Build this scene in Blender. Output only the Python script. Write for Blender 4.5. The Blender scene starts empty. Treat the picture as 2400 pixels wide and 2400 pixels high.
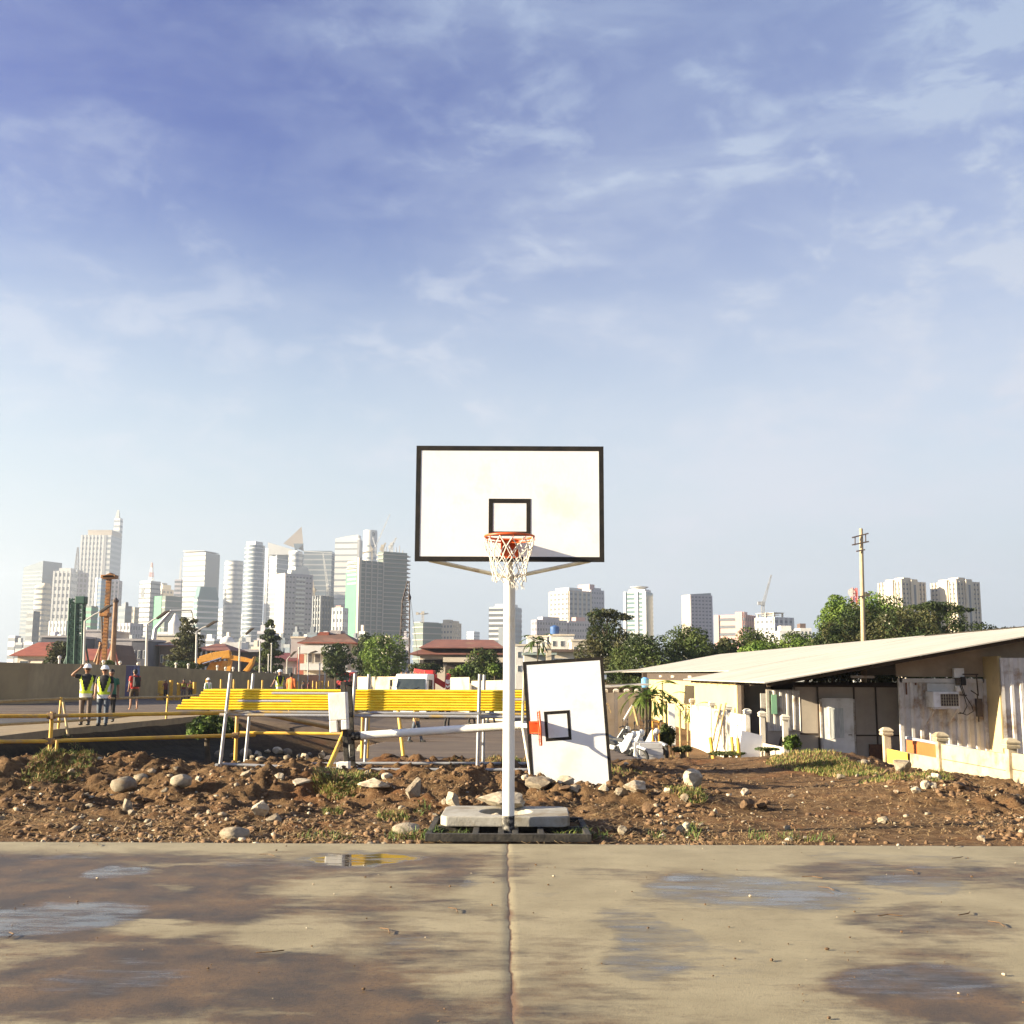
import bpy, math, random
import numpy as np
from mathutils import Vector, Matrix
S = bpy.context.scene
COL = S.collection
R = math.radians
PI = math.pi
random.seed(7)
rng = np.random.default_rng(11)

# ------------------------------------------------------------------ camera
F = 2560.0                      # focal length in photo pixels (photo is 2400 wide)
EYE = 1.6
cam = bpy.data.cameras.new('camera')
cam.sensor_width = 36
cam.lens = F / 2400 * 36
cam.clip_start = 0.1
cam.clip_end = 9000
camo = bpy.data.objects.new('camera', cam)
COL.objects.link(camo)
CM = Matrix.Translation((0, 0, EYE)) @ Matrix.Rotation(R(98.4), 4, 'X') @ Matrix.Rotation(R(.25), 4, 'Z')
camo.matrix_world = CM
S.camera = camo

# ------------------------------------------------------------------ sun, sky, exposure
SUN_EL, SUN_ROT = 15.2, 258.2
sx = math.sin(R(SUN_ROT)) * math.cos(R(SUN_EL)); sy = math.cos(R(SUN_ROT)) * math.cos(R(SUN_EL)); sz = math.sin(R(SUN_EL))
sun = bpy.data.lights.new('sun', 'SUN')
sun.energy = 5.0
sun.angle = R(.53)
sun.color = (1.0, .865, .62)
suno = bpy.data.objects.new('sun', sun)
COL.objects.link(suno)
suno.rotation_euler = Vector((sx, sy, sz)).to_track_quat('Z', 'Y').to_euler()
suno.location = (-40, -10, 40)

S.view_settings.view_transform = 'Standard'
S.view_settings.look = 'None'
S.view_settings.gamma = 1
S.view_settings.exposure = 2.1
HAZE = .00023                  # per metre, used by the haze box at the end
W = bpy.data.worlds.new('World')
S.world = W
W.use_nodes = True
wt = W.node_tree
wt.nodes.clear()
def wn(t, **kw):
    n = wt.nodes.new(t)
    for k, v in kw.items():
        if k.startswith('i_'):
            n.inputs[k[2:].replace('_', ' ')].default_value = v
        else:
            setattr(n, k, v)
    return n
def wl(a, b): wt.links.new(a, b)
def wm(op, a, b=None, c=None, clamp=False):
    n = wt.nodes.new('ShaderNodeMath'); n.operation = op; n.use_clamp = clamp
    for i, v in enumerate((a, b, c)):
        if v is None: continue
        if isinstance(v, (int, float)): n.inputs[i].default_value = v
        else: wl(v, n.inputs[i])
    return n.outputs[0]
SKY_LOW, CLOUD_LOW, CLOUD_HIGH = (3.3, 3.75, 4.05), (3.7, 3.9, 4.35), (1.9, 2.4, 3.35)
sky = wn('ShaderNodeTexSky', sky_type='NISHITA', sun_disc=False)
sky.sun_elevation = R(SUN_EL); sky.sun_rotation = R(SUN_ROT)
sky.altitude = 0; sky.air_density = 1.0; sky.dust_density = 1.0; sky.ozone_density = 3.0
tcw = wn('ShaderNodeTexCoord')
sep = wn('ShaderNodeSeparateXYZ'); wl(tcw.outputs['Generated'], sep.inputs[0])
def cloud(scale, rot, stretch, detail, rough, lo, hi, dist=.6, off=(0, 0, 0)):
    mp = wn('ShaderNodeMapping'); wl(tcw.outputs['Generated'], mp.inputs[0])
    mp.inputs['Rotation'].default_value = (0, R(rot), 0); mp.inputs['Scale'].default_value = stretch; mp.inputs['Location'].default_value = off
    nz = wn('ShaderNodeTexNoise'); wl(mp.outputs[0], nz.inputs['Vector'])
    nz.inputs['Scale'].default_value = scale; nz.inputs['Detail'].default_value = detail; nz.inputs['Roughness'].default_value = rough; nz.inputs['Distortion'].default_value = dist
    mr = wn('ShaderNodeMapRange', interpolation_type='SMOOTHSTEP'); wl(nz.outputs[0], mr.inputs[0])
    mr.inputs[1].default_value = lo; mr.inputs[2].default_value = hi
    return mr.outputs[0]
c_big = cloud(3.2, 0, (1, 1, 1.9), 7, .58, .40, .64, .35, (1.7, .3, 0))
c_fine = cloud(15, 20, (.85, .85, 1.7), 9, .60, .47, .68, .35, (.4, 2.2, 0))
c_streak = cloud(5.0, -22, (.7, .7, 2.6), 9, .60, .43, .72, .4, (3.1, 5.0, 0))
def wmr(v, a, b_, c, e):
    n = wn('ShaderNodeMapRange', interpolation_type='SMOOTHSTEP'); wl(v, n.inputs[0])
    for i_, q in zip((1, 2, 3, 4), (a, b_, c, e)): n.inputs[i_].default_value = q
    return n.outputs[0]
veil = wmr(sep.outputs[0], -.30, .22, .0, .44)                 # thin veil of cloud thickening to the right
cl = wm('ADD', veil, wm('ADD', wm('MULTIPLY', c_big, .20), wm('ADD', wm('MULTIPLY', c_fine, wm('ADD', wm('MULTIPLY', c_big, .50), .12)), wm('MULTIPLY', c_streak, .34))), clamp=True)
cl = wm('MULTIPLY', cl, wm('MULTIPLY', wmr(sep.outputs[2], .02, .22, .55, 1.0), wmr(sep.outputs[0], -.30, .12, .62, 1.0)), clamp=True)
def wmix(f, a, c):
    n = wn('ShaderNodeMix', data_type='RGBA'); wl(f, n.inputs[0])
    for i_, q in ((6, a), (7, c)):
        if isinstance(q, tuple): n.inputs[i_].default_value = (*q, 1)
        else: wl(q, n.inputs[i_])
    return n.outputs[2]
low_ = wmr(sep.outputs[2], .03, .44, .96, .0)                     # pale air near the horizon
tint = wn('ShaderNodeMix', data_type='RGBA', blend_type='MULTIPLY'); tint.inputs[0].default_value = 1
wl(sky.outputs[0], tint.inputs[6]); wl(wmix(wmr(sep.outputs[2], .12, .52, 0, 1), (1.15, 1.12, 1.05), (.29, .38, .84)), tint.inputs[7])
skyc = wmix(low_, tint.outputs[2], SKY_LOW)
class _o: pass
mixc = _o(); mixc.outputs = {2: wmix(cl, skyc, wmix(wmr(sep.outputs[2], .12, .55, 0, 1), CLOUD_LOW, CLOUD_HIGH))}
bg = wn('ShaderNodeBackground'); bg.inputs[1].default_value = .05
wl(mixc.outputs[2], bg.inputs[0])
wo = wn('ShaderNodeOutputWorld'); wl(bg.outputs[0], wo.inputs[0])

# ------------------------------------------------------------------ pixel -> place
def ray(px, py):
    return (CM.to_3x3() @ Vector(((px - 1200) / F, (1200 - py) / F, -1)))
def at(px, py, Y):
    d = ray(px, py); t = Y / d.y
    return Vector((d.x * t, Y, EYE + d.z * t))
def on_z(px, py, z):
    d = ray(px, py); t = (z - EYE) / d.z
    return Vector((d.x * t, d.y * t, z))
def mpp(Y): return Y / F          # metres per photo pixel at depth Y

# ------------------------------------------------------------------ tags
def tag(o, label, cat, group=None, kind=None):
    if label: o['label'] = label
    if cat: o['category'] = cat
    if group: o['group'] = group
    if kind: o['kind'] = kind
    return o
def thing(name, label, cat, loc=(0, 0, 0), rz=0, group=None):
    o = bpy.data.objects.new(name, None)
    o.empty_display_size = .2
    COL.objects.link(o)
    o.location = loc; o.rotation_euler = (0, 0, rz)
    return tag(o, label, cat, group)
def dup(root, loc=None, rz=None, label=None, group=None, scale=None):
    r = root.copy(); COL.objects.link(r)
    if loc is not None: r.location = loc
    if rz is not None: r.rotation_euler = (0, 0, rz)
    if scale is not None: r.scale = (scale,) * 3 if isinstance(scale, (int, float)) else scale
    if label: r['label'] = label
    if group: r['group'] = group
    for ch in list(root.children):
        c = ch.copy(); COL.objects.link(c); c.parent = r
        for g in list(ch.children):
            d = g.copy(); COL.objects.link(d); d.parent = c
    return r

# ------------------------------------------------------------------ mesh collector
class MB:
    def __init__(s): s.v = []; s.f = []; s.m = []
    def quadv(s, pts, m=0):
        n = len(s.v); s.v += [tuple(p) for p in pts]; s.f.append(tuple(range(n, n + len(pts)))); s.m.append(m); return s
    def box(s, c, d, m=0, rz=0, M=None):
        x, y, z = d[0] / 2, d[1] / 2, d[2] / 2
        T = Matrix.Translation(c) @ (Matrix.Rotation(rz, 4, 'Z') if M is None else M.to_4x4())
        n = len(s.v)
        for a, b, e in ((-x, -y, -z), (x, -y, -z), (x, y, -z), (-x, y, -z), (-x, -y, z), (x, -y, z), (x, y, z), (-x, y, z)):
            s.v.append(tuple(T @ Vector((a, b, e))))
        for q in ((0, 3, 2, 1), (4, 5, 6, 7), (0, 1, 5, 4), (1, 2, 6, 5), (2, 3, 7, 6), (3, 0, 4, 7)):
            s.f.append(tuple(n + i for i in q)); s.m.append(m)
        return s
    def bx(s, x0, x1, y0, y1, z0, z1, m=0):
        return s.box(((x0 + x1) / 2, (y0 + y1) / 2, (z0 + z1) / 2), (x1 - x0, y1 - y0, z1 - z0), m)
    def beam(s, p, q, w, h=None, m=0):
        p = Vector(p); q = Vector(q); d = q - p
        Q = d.to_track_quat('Z', 'Y').to_matrix()
        return s.box((p + q) / 2, (w, h or w, d.length), m, M=Q)
    def tube(s, pts, r, n=8, m=0, cap=True, closed=False):
        pts = [Vector(p) for p in pts]; k = len(pts)
        rr = r if isinstance(r, (list, tuple)) else [r] * k
        up = None; base = len(s.v)
        for i in range(k):
            if closed: t = pts[(i + 1) % k] - pts[i - 1]
            else: t = pts[min(i + 1, k - 1)] - pts[max(i - 1, 0)]
            t = t.normalized() if t.length > 1e-9 else Vector((0, 0, 1))
            if up is None:
                up = t.orthogonal().normalized()
            else:
                up = (up - t * up.dot(t))
                up = up.normalized() if up.length > 1e-6 else t.orthogonal().normalized()
            w = t.cross(up)
            for j in range(n):
                a = 2 * PI * j / n
                s.v.append(tuple(pts[i] + (up * math.cos(a) + w * math.sin(a)) * rr[i]))
        for i in range(k if closed else k - 1):
            i2 = (i + 1) % k
            for j in range(n):
                j2 = (j + 1) % n
                s.f.append((base + i * n + j, base + i * n + j2, base + i2 * n + j2, base + i2 * n + j)); s.m.append(m)
        if cap and not closed:
            s.f.append(tuple(base + j for j in range(n))[::-1]); s.m.append(m)
            s.f.append(tuple(base + (k - 1) * n + j for j in range(n))); s.m.append(m)
        return s
    def lathe(s, prof, n=16, c=(0, 0, 0), m=0, M=None):
        base = len(s.v); k = len(prof)
        T = Matrix.Translation(c) @ (M.to_4x4() if M is not None else Matrix.Identity(4))
        for r, z in prof:
            for j in range(n):
                a = 2 * PI * j / n
                s.v.append(tuple(T @ Vector((r * math.cos(a), r * math.sin(a), z))))
        for i in range(k - 1):
            for j in range(n):
                j2 = (j + 1) % n
                s.f.append((base + i * n + j, base + i * n + j2, base + (i + 1) * n + j2, base + (i + 1) * n + j)); s.m.append(m)
        s.f.append(tuple(base + j for j in range(n))[::-1]); s.m.append(m)
        s.f.append(tuple(base + (k - 1) * n + j for j in range(n))); s.m.append(m)
        return s
    def prism(s, poly, a, b, axis='y', m=0):
        n = len(poly); base = len(s.v)
        def P(u, v, w):
            return {'y': (u, w, v), 'x': (w, u, v), 'z': (u, v, w)}[axis]
        for u, v in poly: s.v.append(P(u, v, a))
        for u, v in poly: s.v.append(P(u, v, b))
        for i in range(n):
            j = (i + 1) % n
            s.f.append((base + i, base + j, base + n + j, base + n + i)); s.m.append(m)
        s.f.append(tuple(base + i for i in range(n))[::-1]); s.m.append(m)
        s.f.append(tuple(base + n + i for i in range(n))); s.m.append(m)
        return s
    def blob(s, c, r, n=10, k=6, m=0, M=None):
        prof = [(max(1e-3, math.sin(PI * i / k)), -math.cos(PI * i / k)) for i in range(k + 1)]
        base = len(s.v); s.lathe(prof, n, (0, 0, 0), m)
        T = Matrix.Translation(c) @ (M.to_4x4() if M is not None else Matrix.Identity(4)) @ Matrix.Diagonal((r[0], r[1], r[2], 1))
        for i in range(base, len(s.v)): s.v[i] = tuple(T @ Vector(s.v[i]))
        return s
    def build(s, name, mats, parent=None, smooth=False, bevel=0, loc=None, angle=35):
        me = bpy.data.meshes.new(name)
        me.from_pydata(s.v, [], s.f)
        mats = mats if isinstance(mats, (list, tuple)) else [mats]
        for q in mats: me.materials.append(q)
        if len(mats) > 1: me.polygons.foreach_set('material_index', s.m)
        fix(me)
        if smooth:
            me.shade_smooth(); me.set_sharp_from_angle(angle=R(angle))
        o = bpy.data.objects.new(name, me); COL.objects.link(o)
        if parent is not None: o.parent = parent
        if loc is not None: o.location = loc
        if bevel:
            b = o.modifiers.new('bevel', 'BEVEL'); b.width = bevel; b.segments = 2; b.limit_method = 'ANGLE'; b.angle_limit = R(40)
        return o
import bmesh
def fix(me):
    bm = bmesh.new(); bm.from_mesh(me)
    bmesh.ops.recalc_face_normals(bm, faces=bm.faces[:])
    bm.to_mesh(me); bm.free(); me.update()
def npmesh(name, V, Fq, mats, parent=None, mi=None, smooth=False, loc=None):
    """numpy mesh: V (n,3), Fq (m,k) equal-sided faces"""
    me = bpy.data.meshes.new(name)
    V = np.asarray(V, np.float32); Fq = np.asarray(Fq, np.int32); m, k = Fq.shape
    me.vertices.add(len(V)); me.vertices.foreach_set('co', V.ravel())
    me.loops.add(m * k); me.loops.foreach_set('vertex_index', Fq.ravel())
    me.polygons.add(m); me.polygons.foreach_set('loop_start', np.arange(0, m * k, k, dtype=np.int32))
    try: me.polygons.foreach_set('loop_total', np.full(m, k, np.int32))
    except Exception: pass
    for q in (mats if isinstance(mats, (list, tuple)) else [mats]): me.materials.append(q)
    if mi is not None: me.polygons.foreach_set('material_index', np.asarray(mi, np.int32))
    me.update(calc_edges=True); me.validate()
    if smooth: me.shade_smooth()
    o = bpy.data.objects.new(name, me); COL.objects.link(o)
    if parent is not None: o.parent = parent
    if loc is not None: o.location = loc
    return o

# ------------------------------------------------------------------ numpy noise
_P = rng.permutation(4096)
_G = rng.random(4096)
def vnoise(x, y, z=0.0):
    x = np.asarray(x, float); y = np.asarray(y, float); z = np.asarray(z, float) + 0 * x
    xi = np.floor(x).astype(int); yi = np.floor(y).astype(int); zi = np.floor(z).astype(int)
    fx = x - xi; fy = y - yi; fz = z - zi
    fx = fx * fx * (3 - 2 * fx); fy = fy * fy * (3 - 2 * fy); fz = fz * fz * (3 - 2 * fz)
    def h(a, b, c): return _G[_P[(_P[(_P[a & 4095] + b) & 4095] + c) & 4095]]
    r = 0
    for dz, wz in ((0, 1 - fz), (1, fz)):
        r = r + wz * ((h(xi, yi, zi + dz) * (1 - fx) + h(xi + 1, yi, zi + dz) * fx) * (1 - fy) + (h(xi, yi + 1, zi + dz) * (1 - fx) + h(xi + 1, yi + 1, zi + dz) * fx) * fy)
    return r * 2 - 1
def fbm(x, y, z=0.0, o=4, g=.5):
    r = 0; a = 1; t = 0
    for i in range(o):
        r = r + a * vnoise(np.asarray(x) * 2 ** i + 17.3 * i, np.asarray(y) * 2 ** i + 5.1 * i, np.asarray(z) * 2 ** i); t += a; a *= g
    return r / t
def sstep(a, b, x):
    t = np.clip((np.asarray(x, float) - a) / (b - a), 0, 1); return t * t * (3 - 2 * t)

# ------------------------------------------------------------------ materials
_M = {}
def pm(name, c1, c2=None, scale=4, rough=.8, bump=0, bscale=None, metal=0, spec=.4, detail=5, c3=None, s3=1.0, lo=.35, hi=.65, stretch=(1, 1, 1), rand=0.0, trans=0, coat=0):
    """procedural material: two-tone noise, optional large third-colour patches, bump"""
    if name in _M: return _M[name]
    mt = bpy.data.materials.new(name); mt.use_nodes = True
    t = mt.node_tree; b = t.nodes['Principled BSDF']; L = t.links.new
    b.inputs['Roughness'].default_value = rough; b.inputs['Metallic'].default_value = metal
    b.inputs['Specular IOR Level'].default_value = spec
    if trans: b.inputs['Transmission Weight'].default_value = trans
    if coat: b.inputs['Coat Weight'].default_value = coat
    c2 = c2 or tuple(x * .82 for x in c1)
    tc = t.nodes.new('ShaderNodeTexCoord'); mp = t.nodes.new('ShaderNodeMapping'); mp.inputs['Scale'].default_value = stretch
    L(tc.outputs['Object'], mp.inputs[0])
    nz = t.nodes.new('ShaderNodeTexNoise'); nz.inputs['Scale'].default_value = scale; nz.inputs['Detail'].default_value = detail; nz.inputs['Roughness'].default_value = .6
    vec = mp.outputs[0]
    if rand:
        oi = t.nodes.new('ShaderNodeObjectInfo'); va = t.nodes.new('ShaderNodeVectorMath'); va.operation = 'MULTIPLY_ADD'
        L(oi.outputs['Random'], va.inputs[0]); va.inputs[1].default_value = (31, 17, 23); L(mp.outputs[0], va.inputs[2]); vec = va.outputs[0]
    L(vec, nz.inputs['Vector'])
    mr = t.nodes.new('ShaderNodeMapRange'); mr.inputs[1].default_value = lo; mr.inputs[2].default_value = hi; L(nz.outputs[0], mr.inputs[0])
    mx = t.nodes.new('ShaderNodeMix'); mx.data_type = 'RGBA'; L(mr.outputs[0], mx.inputs[0])
    mx.inputs[6].default_value = (*c1, 1); mx.inputs[7].default_value = (*c2, 1)
    out = mx.outputs[2]
    if c3:
        n3 = t.nodes.new('ShaderNodeTexNoise'); n3.inputs['Scale'].default_value = s3; n3.inputs['Detail'].default_value = 6; n3.inputs['Roughness'].default_value = .65
        L(vec, n3.inputs['Vector'])
        m3 = t.nodes.new('ShaderNodeMapRange'); m3.inputs[1].default_value = .52; m3.inputs[2].default_value = .66; L(n3.outputs[0], m3.inputs[0])
        x3 = t.nodes.new('ShaderNodeMix'); x3.data_type = 'RGBA'; L(m3.outputs[0], x3.inputs[0]); L(out, x3.inputs[6]); x3.inputs[7].default_value = (*c3, 1); out = x3.outputs[2]
    if rand:
        hv = t.nodes.new('ShaderNodeHueSaturation'); L(out, hv.inputs['Color'])
        ma = t.nodes.new('ShaderNodeMath'); ma.operation = 'MULTIPLY_ADD'; L(oi.outputs['Random'], ma.inputs[0]); ma.inputs[1].default_value = 2 * rand; ma.inputs[2].default_value = 1 - rand
        L(ma.outputs[0], hv.inputs['Value']); out = hv.outputs[0]
    L(out, b.inputs['Base Color'])
    if bump:
        nb = t.nodes.new('ShaderNodeTexNoise'); nb.inputs['Scale'].default_value = bscale or scale * 4; nb.inputs['Detail'].default_value = 6; L(vec, nb.inputs['Vector'])
        bp = t.nodes.new('ShaderNodeBump'); bp.inputs['Strength'].default_value = bump; bp.inputs['Distance'].default_value = .02; L(nb.outputs[0], bp.inputs['Height']); L(bp.outputs[0], b.inputs['Normal'])
    _M[name] = mt
    return mt
m_white = pm('white_paint', (.82, .80, .76), (.70, .67, .60), 3, .45, c3=(.58, .50, .38), s3=2.2)
m_board = pm('board_white', (.84, .83, .81), (.80, .785, .76), 2, .5, .05, 30, c3=(.73, .70, .65), s3=1.7)
m_black = pm('black_paint', (.007, .006, .005), (.022, .017, .012), 9, .6, .1, 40, spec=.3)
m_orange = pm('orange_paint', (.62, .10, .015), (.48, .065, .012), 8, .45)
m_cord = pm('net_cord', (.72, .68, .60), (.55, .50, .42), 40, .9)
m_yellow = pm('yellow_pipe_paint', (.75, .42, .012), (.68, .33, .010), 2.5, .42, rand=.10)
m_yellow2 = pm('faded_yellow_paint', (.72, .44, .05), (.58, .32, .04), 4, .5, c3=(.40, .26, .12), s3=3, rand=.08)
m_steel = pm('galvanised_steel', (.42, .42, .43), (.32, .32, .32), 9, .45, metal=.35)
m_rust = pm('rusty_steel', (.16, .07, .035), (.09, .045, .03), 12, .8, .1)
m_conc = pm('concrete', (.36, .34, .30), (.26, .24, .20), 6, .9, .25, 60, c3=(.19, .15, .10), s3=2)
m_wconc = pm('white_painted_concrete', (.78, .76, .72), (.66, .63, .57), 5, .8, .15, 30)
m_rock = pm('pale_rock', (.30, .25, .18), (.19, .155, .11), 5, .92, .5, 14, c3=(.20, .14, .09), s3=1.6, rand=.22)
m_rockw = pm('limestone', (.50, .43, .32), (.33, .27, .19), 5, .92, .45, 14, c3=(.30, .22, .14), s3=1.5, rand=.1)
m_clod = pm('soil_clod', (.088, .050, .025), (.168, .100, .052), 5, .96, .5, 20, rand=.18)
m_tyre = pm('tyre_rubber', (.02, .02, .02), (.035, .033, .03), 10, .85)
m_glassd = pm('dark_glass', (.03, .04, .045), (.05, .06, .06), 2, .12, spec=.7)
m_chrome = pm('bright_metal', (.55, .55, .55), (.45, .45, .45), 8, .25, metal=.9)
m_red = pm('red_paint', (.42, .025, .02), (.33, .02, .018), 4, .45)
m_bamboo = pm('bamboo', (.42, .30, .13), (.30, .20, .09), 8, .7)
# ================================================================== GROUND
MOUNDS = [(-5.4, 15.6, 1.7, .75, .36), (-7.6, 15.0, 1.2, .8, .30), (-3.2, 14.6, 1.1, .8, .27), (-1.9, 15.2, .8, .6, .20), (-1.1, 14.2, .7, .6, .24),
          (-.2, 14.9, .8, .5, .22), (.9, 14.3, 1.0, .4, .10), (2.0, 13.8, .8, .6, .16), (5.5, 19.6, 1.1, 1.0, .26), (4.3, 20.6, 1.4, .7, .10), (5.2, 14.8, 1.6, .9, .14),
          (6.3, 16.4, 1.0, 1.0, .14), (-2.7, 12.6, .9, .6, .08), (-6.5, 12.7, 1.3, .6, .07), (.95, 15.6, .75, .55, -.14)]
def plane_z(y): return -.012 * np.clip(np.asarray(y, float) - 30, 0, 140)
def gplane(x, y):
    x = np.asarray(x, float); y = np.asarray(y, float)
    w = sstep(-12.2, -6.5, x) * (1 - sstep(110, 170, y))
    return plane_z(y) * (1 - w) - 1.22 * w * np.clip((y - 20) / 26, 0, 1)
def gzf(x, y): return float(gplane(x, y))
def H(x, y, fine=True):
    x = np.asarray(x, float); y = np.asarray(y, float)
    z = gplane(x, y) - .02
    near = sstep(10.7, 11.6, y) * (1 - sstep(20, 26, y))
    for mx, my, ax, ay, h in MOUNDS:
        z = z + h * np.exp(-((x - mx) / ax) ** 2 - ((y - my) / ay) ** 2)
    dit = sstep(18.0, 20.0, y) * (1 - sstep(43, 46, y)) * sstep(-12.7, -11.6, x) * (1 - sstep(-5.4, -4.1, x))
    z = z - dit * (.85 + .2 * fbm(x * .5, y * .5))
    low = sstep(1.8, 4.6, x) * sstep(21.6, 27.5, y) * (1 - sstep(90, 120, y))
    z = z * (1 - low) + low * (-1.02)
    low2 = sstep(7.0, 8.2, x) * sstep(13, 24, y) * (1 - sstep(90, 120, y))
    z = z * (1 - low2) + low2 * np.where(y > 24, -1.22, -1.22)
    slo = sstep(5.6, 7.4, x) * sstep(15, 21, y) * (1 - sstep(24, 28, y)) * (1 - low2)
    z = z - .16 * slo
    # flat sheets that lie on the ground keep the soil below them
    lot = (1 - sstep(2.2, 3.0, x)) * sstep(19.8, 20.4, y) * sstep(-4.2, -3.6, x + .05 * (y - 20)) + (y > 46) * (x < 3.4) * (x > -80) * (y < 172)
    z = z - .10 * np.clip(lot, 0, 1)
    rd = (x < -12.45) * (x > -36) * (y > 18) * (y < 47)
    z = np.where(rd, plane_z(y) - .12, z)
    z = np.where(y < 10.72, -.16, z)
    if fine:
        tr = np.exp(-((x - (3.5 + .12 * (y - 12))) / 1.5) ** 4)          # trodden, smoother track on the right
        rough = near * (1 - .80 * tr) * (1 - .3 * sstep(.5, 2.5, x)) * (.55 + .7 * sstep(12.2, 14, y))
        z = z + rough * (.13 * fbm(x * 1.1, y * 1.3, 3, 4) + .15 * np.abs(fbm(x * 3.1, y * 3.9, 7, 4)) + .055 * np.abs(fbm(x * 8, y * 9, 27, 3)) + .03 * fbm(x * 15, y * 16, 1, 3))
        z = z + near * .012 * fbm(x * 9, y * 9, 5, 2)
        z = z + (1 - near) * (y > 19) * (np.abs(x) < 40) * .05 * fbm(x * .7, y * .7, 9, 3) * (1 - np.clip(lot, 0, 1))
    return z
def Hs(x, y): return float(H(np.array([x]), np.array([y]))[0])
def hit(px, py, lo=10.75, hi=60):
    """place on the ground seen through a photo pixel"""
    d = ray(px, py); Y = np.arange(lo, hi, .03); t = Y / d.y
    xx = d.x * t; zz = EYE + d.z * t
    k = np.nonzero(zz <= H(xx, Y))[0]
    i = k[0] if len(k) else len(Y) - 1
    return Vector((xx[i], Y[i], float(zz[i])))

def seg(*a):
    out = []
    for lo, hi, st in a: out += list(np.arange(lo, hi - 1e-6, st))
    return np.array(out)
gx = seg((-2600, -600, 250), (-600, -100, 50), (-100, -30, 10), (-30, -9.6, .3), (-9.6, 9.6, .045), (9.6, 30, .4), (30, 100, 10), (100, 600, 50), (600, 2601, 250))
gy = seg((-60, 10, 7), (10.0, 10.66, .11), (10.70, 18.5, .04), (18.5, 26, .09), (26, 48, .4), (48, 180, 6), (180, 600, 60), (600, 3001, 300))
X, Y = np.meshgrid(gx, gy); Z = H(X, Y)
nx, ny = len(gx), len(gy)
idx = np.arange(nx * ny).reshape(ny, nx)
Fq = np.stack([idx[:-1, :-1], idx[:-1, 1:], idx[1:, 1:], idx[1:, :-1]], -1).reshape(-1, 4)
# --- soil material
def soil_mat():
    mt = bpy.data.materials.new('soil'); mt.use_nodes = True
    t = mt.node_tree; b = t.nodes['Principled BSDF']; L = t.links.new
    tc = t.nodes.new('ShaderNodeTexCoord')
    def nz(s, d=6, r=.62):
        n = t.nodes.new('ShaderNodeTexNoise'); n.inputs['Scale'].default_value = s; n.inputs['Detail'].default_value = d; n.inputs['Roughness'].default_value = r; L(tc.outputs['Object'], n.inputs['Vector']); return n.outputs[0]
    def mr(v, a, c):
        n = t.nodes.new('ShaderNodeMapRange'); n.inputs[1].default_value = a; n.inputs[2].default_value = c; L(v, n.inputs[0]); return n.outputs[0]
    def mix(f, a, c):
        n = t.nodes.new('ShaderNodeMix'); n.data_type = 'RGBA'; L(f, n.inputs[0])
        for i, q in ((6, a), (7, c)):
            if isinstance(q, tuple): n.inputs[i].default_value = (*q, 1)
            else: L(q, n.inputs[i])
        return n.outputs[2]
    c = mix(mr(nz(1.1), .38, .62), (.088, .049, .023), (.162, .093, .045))
    c = mix(mr(nz(7), .45, .7), c, (.225, .140, .070))
    c = mix(mr(nz(30, 4), .56, .72), c, (.042, .021, .011))
    c = mix(mr(nz(55, 3), .66, .76), c, (.30, .24, .17))
    c = mix(mr(nz(.7, 4), .54, .66), c, (.158, .075, .032))
    # town ground far away: dull grey green
    g = t.nodes.new('ShaderNodeSeparateXYZ'); L(tc.outputs['Object'], g.inputs[0])
    c = mix(mr(g.outputs[1], 70, 160), c, mix(mr(nz(.05, 5), .4, .6), (.10, .085, .06), (.06, .075, .035)))
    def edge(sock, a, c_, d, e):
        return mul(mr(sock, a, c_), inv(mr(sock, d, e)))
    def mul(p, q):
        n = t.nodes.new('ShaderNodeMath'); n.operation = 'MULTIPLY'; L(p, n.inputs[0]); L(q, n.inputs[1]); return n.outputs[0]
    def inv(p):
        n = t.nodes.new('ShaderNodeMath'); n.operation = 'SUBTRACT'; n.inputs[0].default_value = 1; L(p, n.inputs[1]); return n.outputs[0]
    c = mix(mul(edge(g.outputs[0], -13.2, -12.2, -5.2, -3.6), edge(g.outputs[1], 17.6, 19.2, 43, 47)), c, mix(mr(nz(3), .4, .6), (.016, .012, .008), (.030, .024, .013)))   # dark pit soil, with the shade of the pit painted into its colour
    L(c, b.inputs['Base Color']); b.inputs['Roughness'].default_value = .97; b.inputs['Specular IOR Level'].default_value = .15
    bp = t.nodes.new('ShaderNodeBump'); bp.inputs['Strength'].default_value = 1.0; bp.inputs['Distance'].default_value = .05
    L(nz(30, 8, .75), bp.inputs['Height']); L(bp.outputs[0], b.inputs['Normal'])
    return mt
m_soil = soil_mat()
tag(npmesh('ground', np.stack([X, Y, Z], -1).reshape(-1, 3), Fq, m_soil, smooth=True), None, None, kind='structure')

# --- court slab: one concrete sheet, a groove down the middle, wet and stained patches kept as attributes
jx = lambda y: -.03 + (10.7 - y) * .008
cxs = np.unique(np.concatenate([seg((-14, -7, .5), (-7, -.06, .03)), [-.012, -.004, .004, .012], seg((.06, 7, .03), (7, 14.1, .5))]))
cys = np.concatenate([seg((-16, 4.4, 1.0), (4.4, 10.66, .03)), [10.68, 10.70]])
X, Y = np.meshgrid(cxs, cys)
Xj = X + jx(Y) * np.exp(-(X / .5) ** 2) + (np.abs(X) < .05) * .016 * fbm(Y * 7, Y * 0, 2, 4)
Z = .004 * fbm(X * .5, Y * .5, 2, 3) - (np.abs(X) < .006) * .003
edge = Y > 10.69
Yd = Y + edge * (.012 * fbm(X * 5, X * 0, 1, 4))
V = np.stack([Xj, Yd, Z], -1).reshape(-1, 3)
nx, ny = len(cxs), len(cys)
idx = np.arange(nx * ny).reshape(ny, nx)
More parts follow.
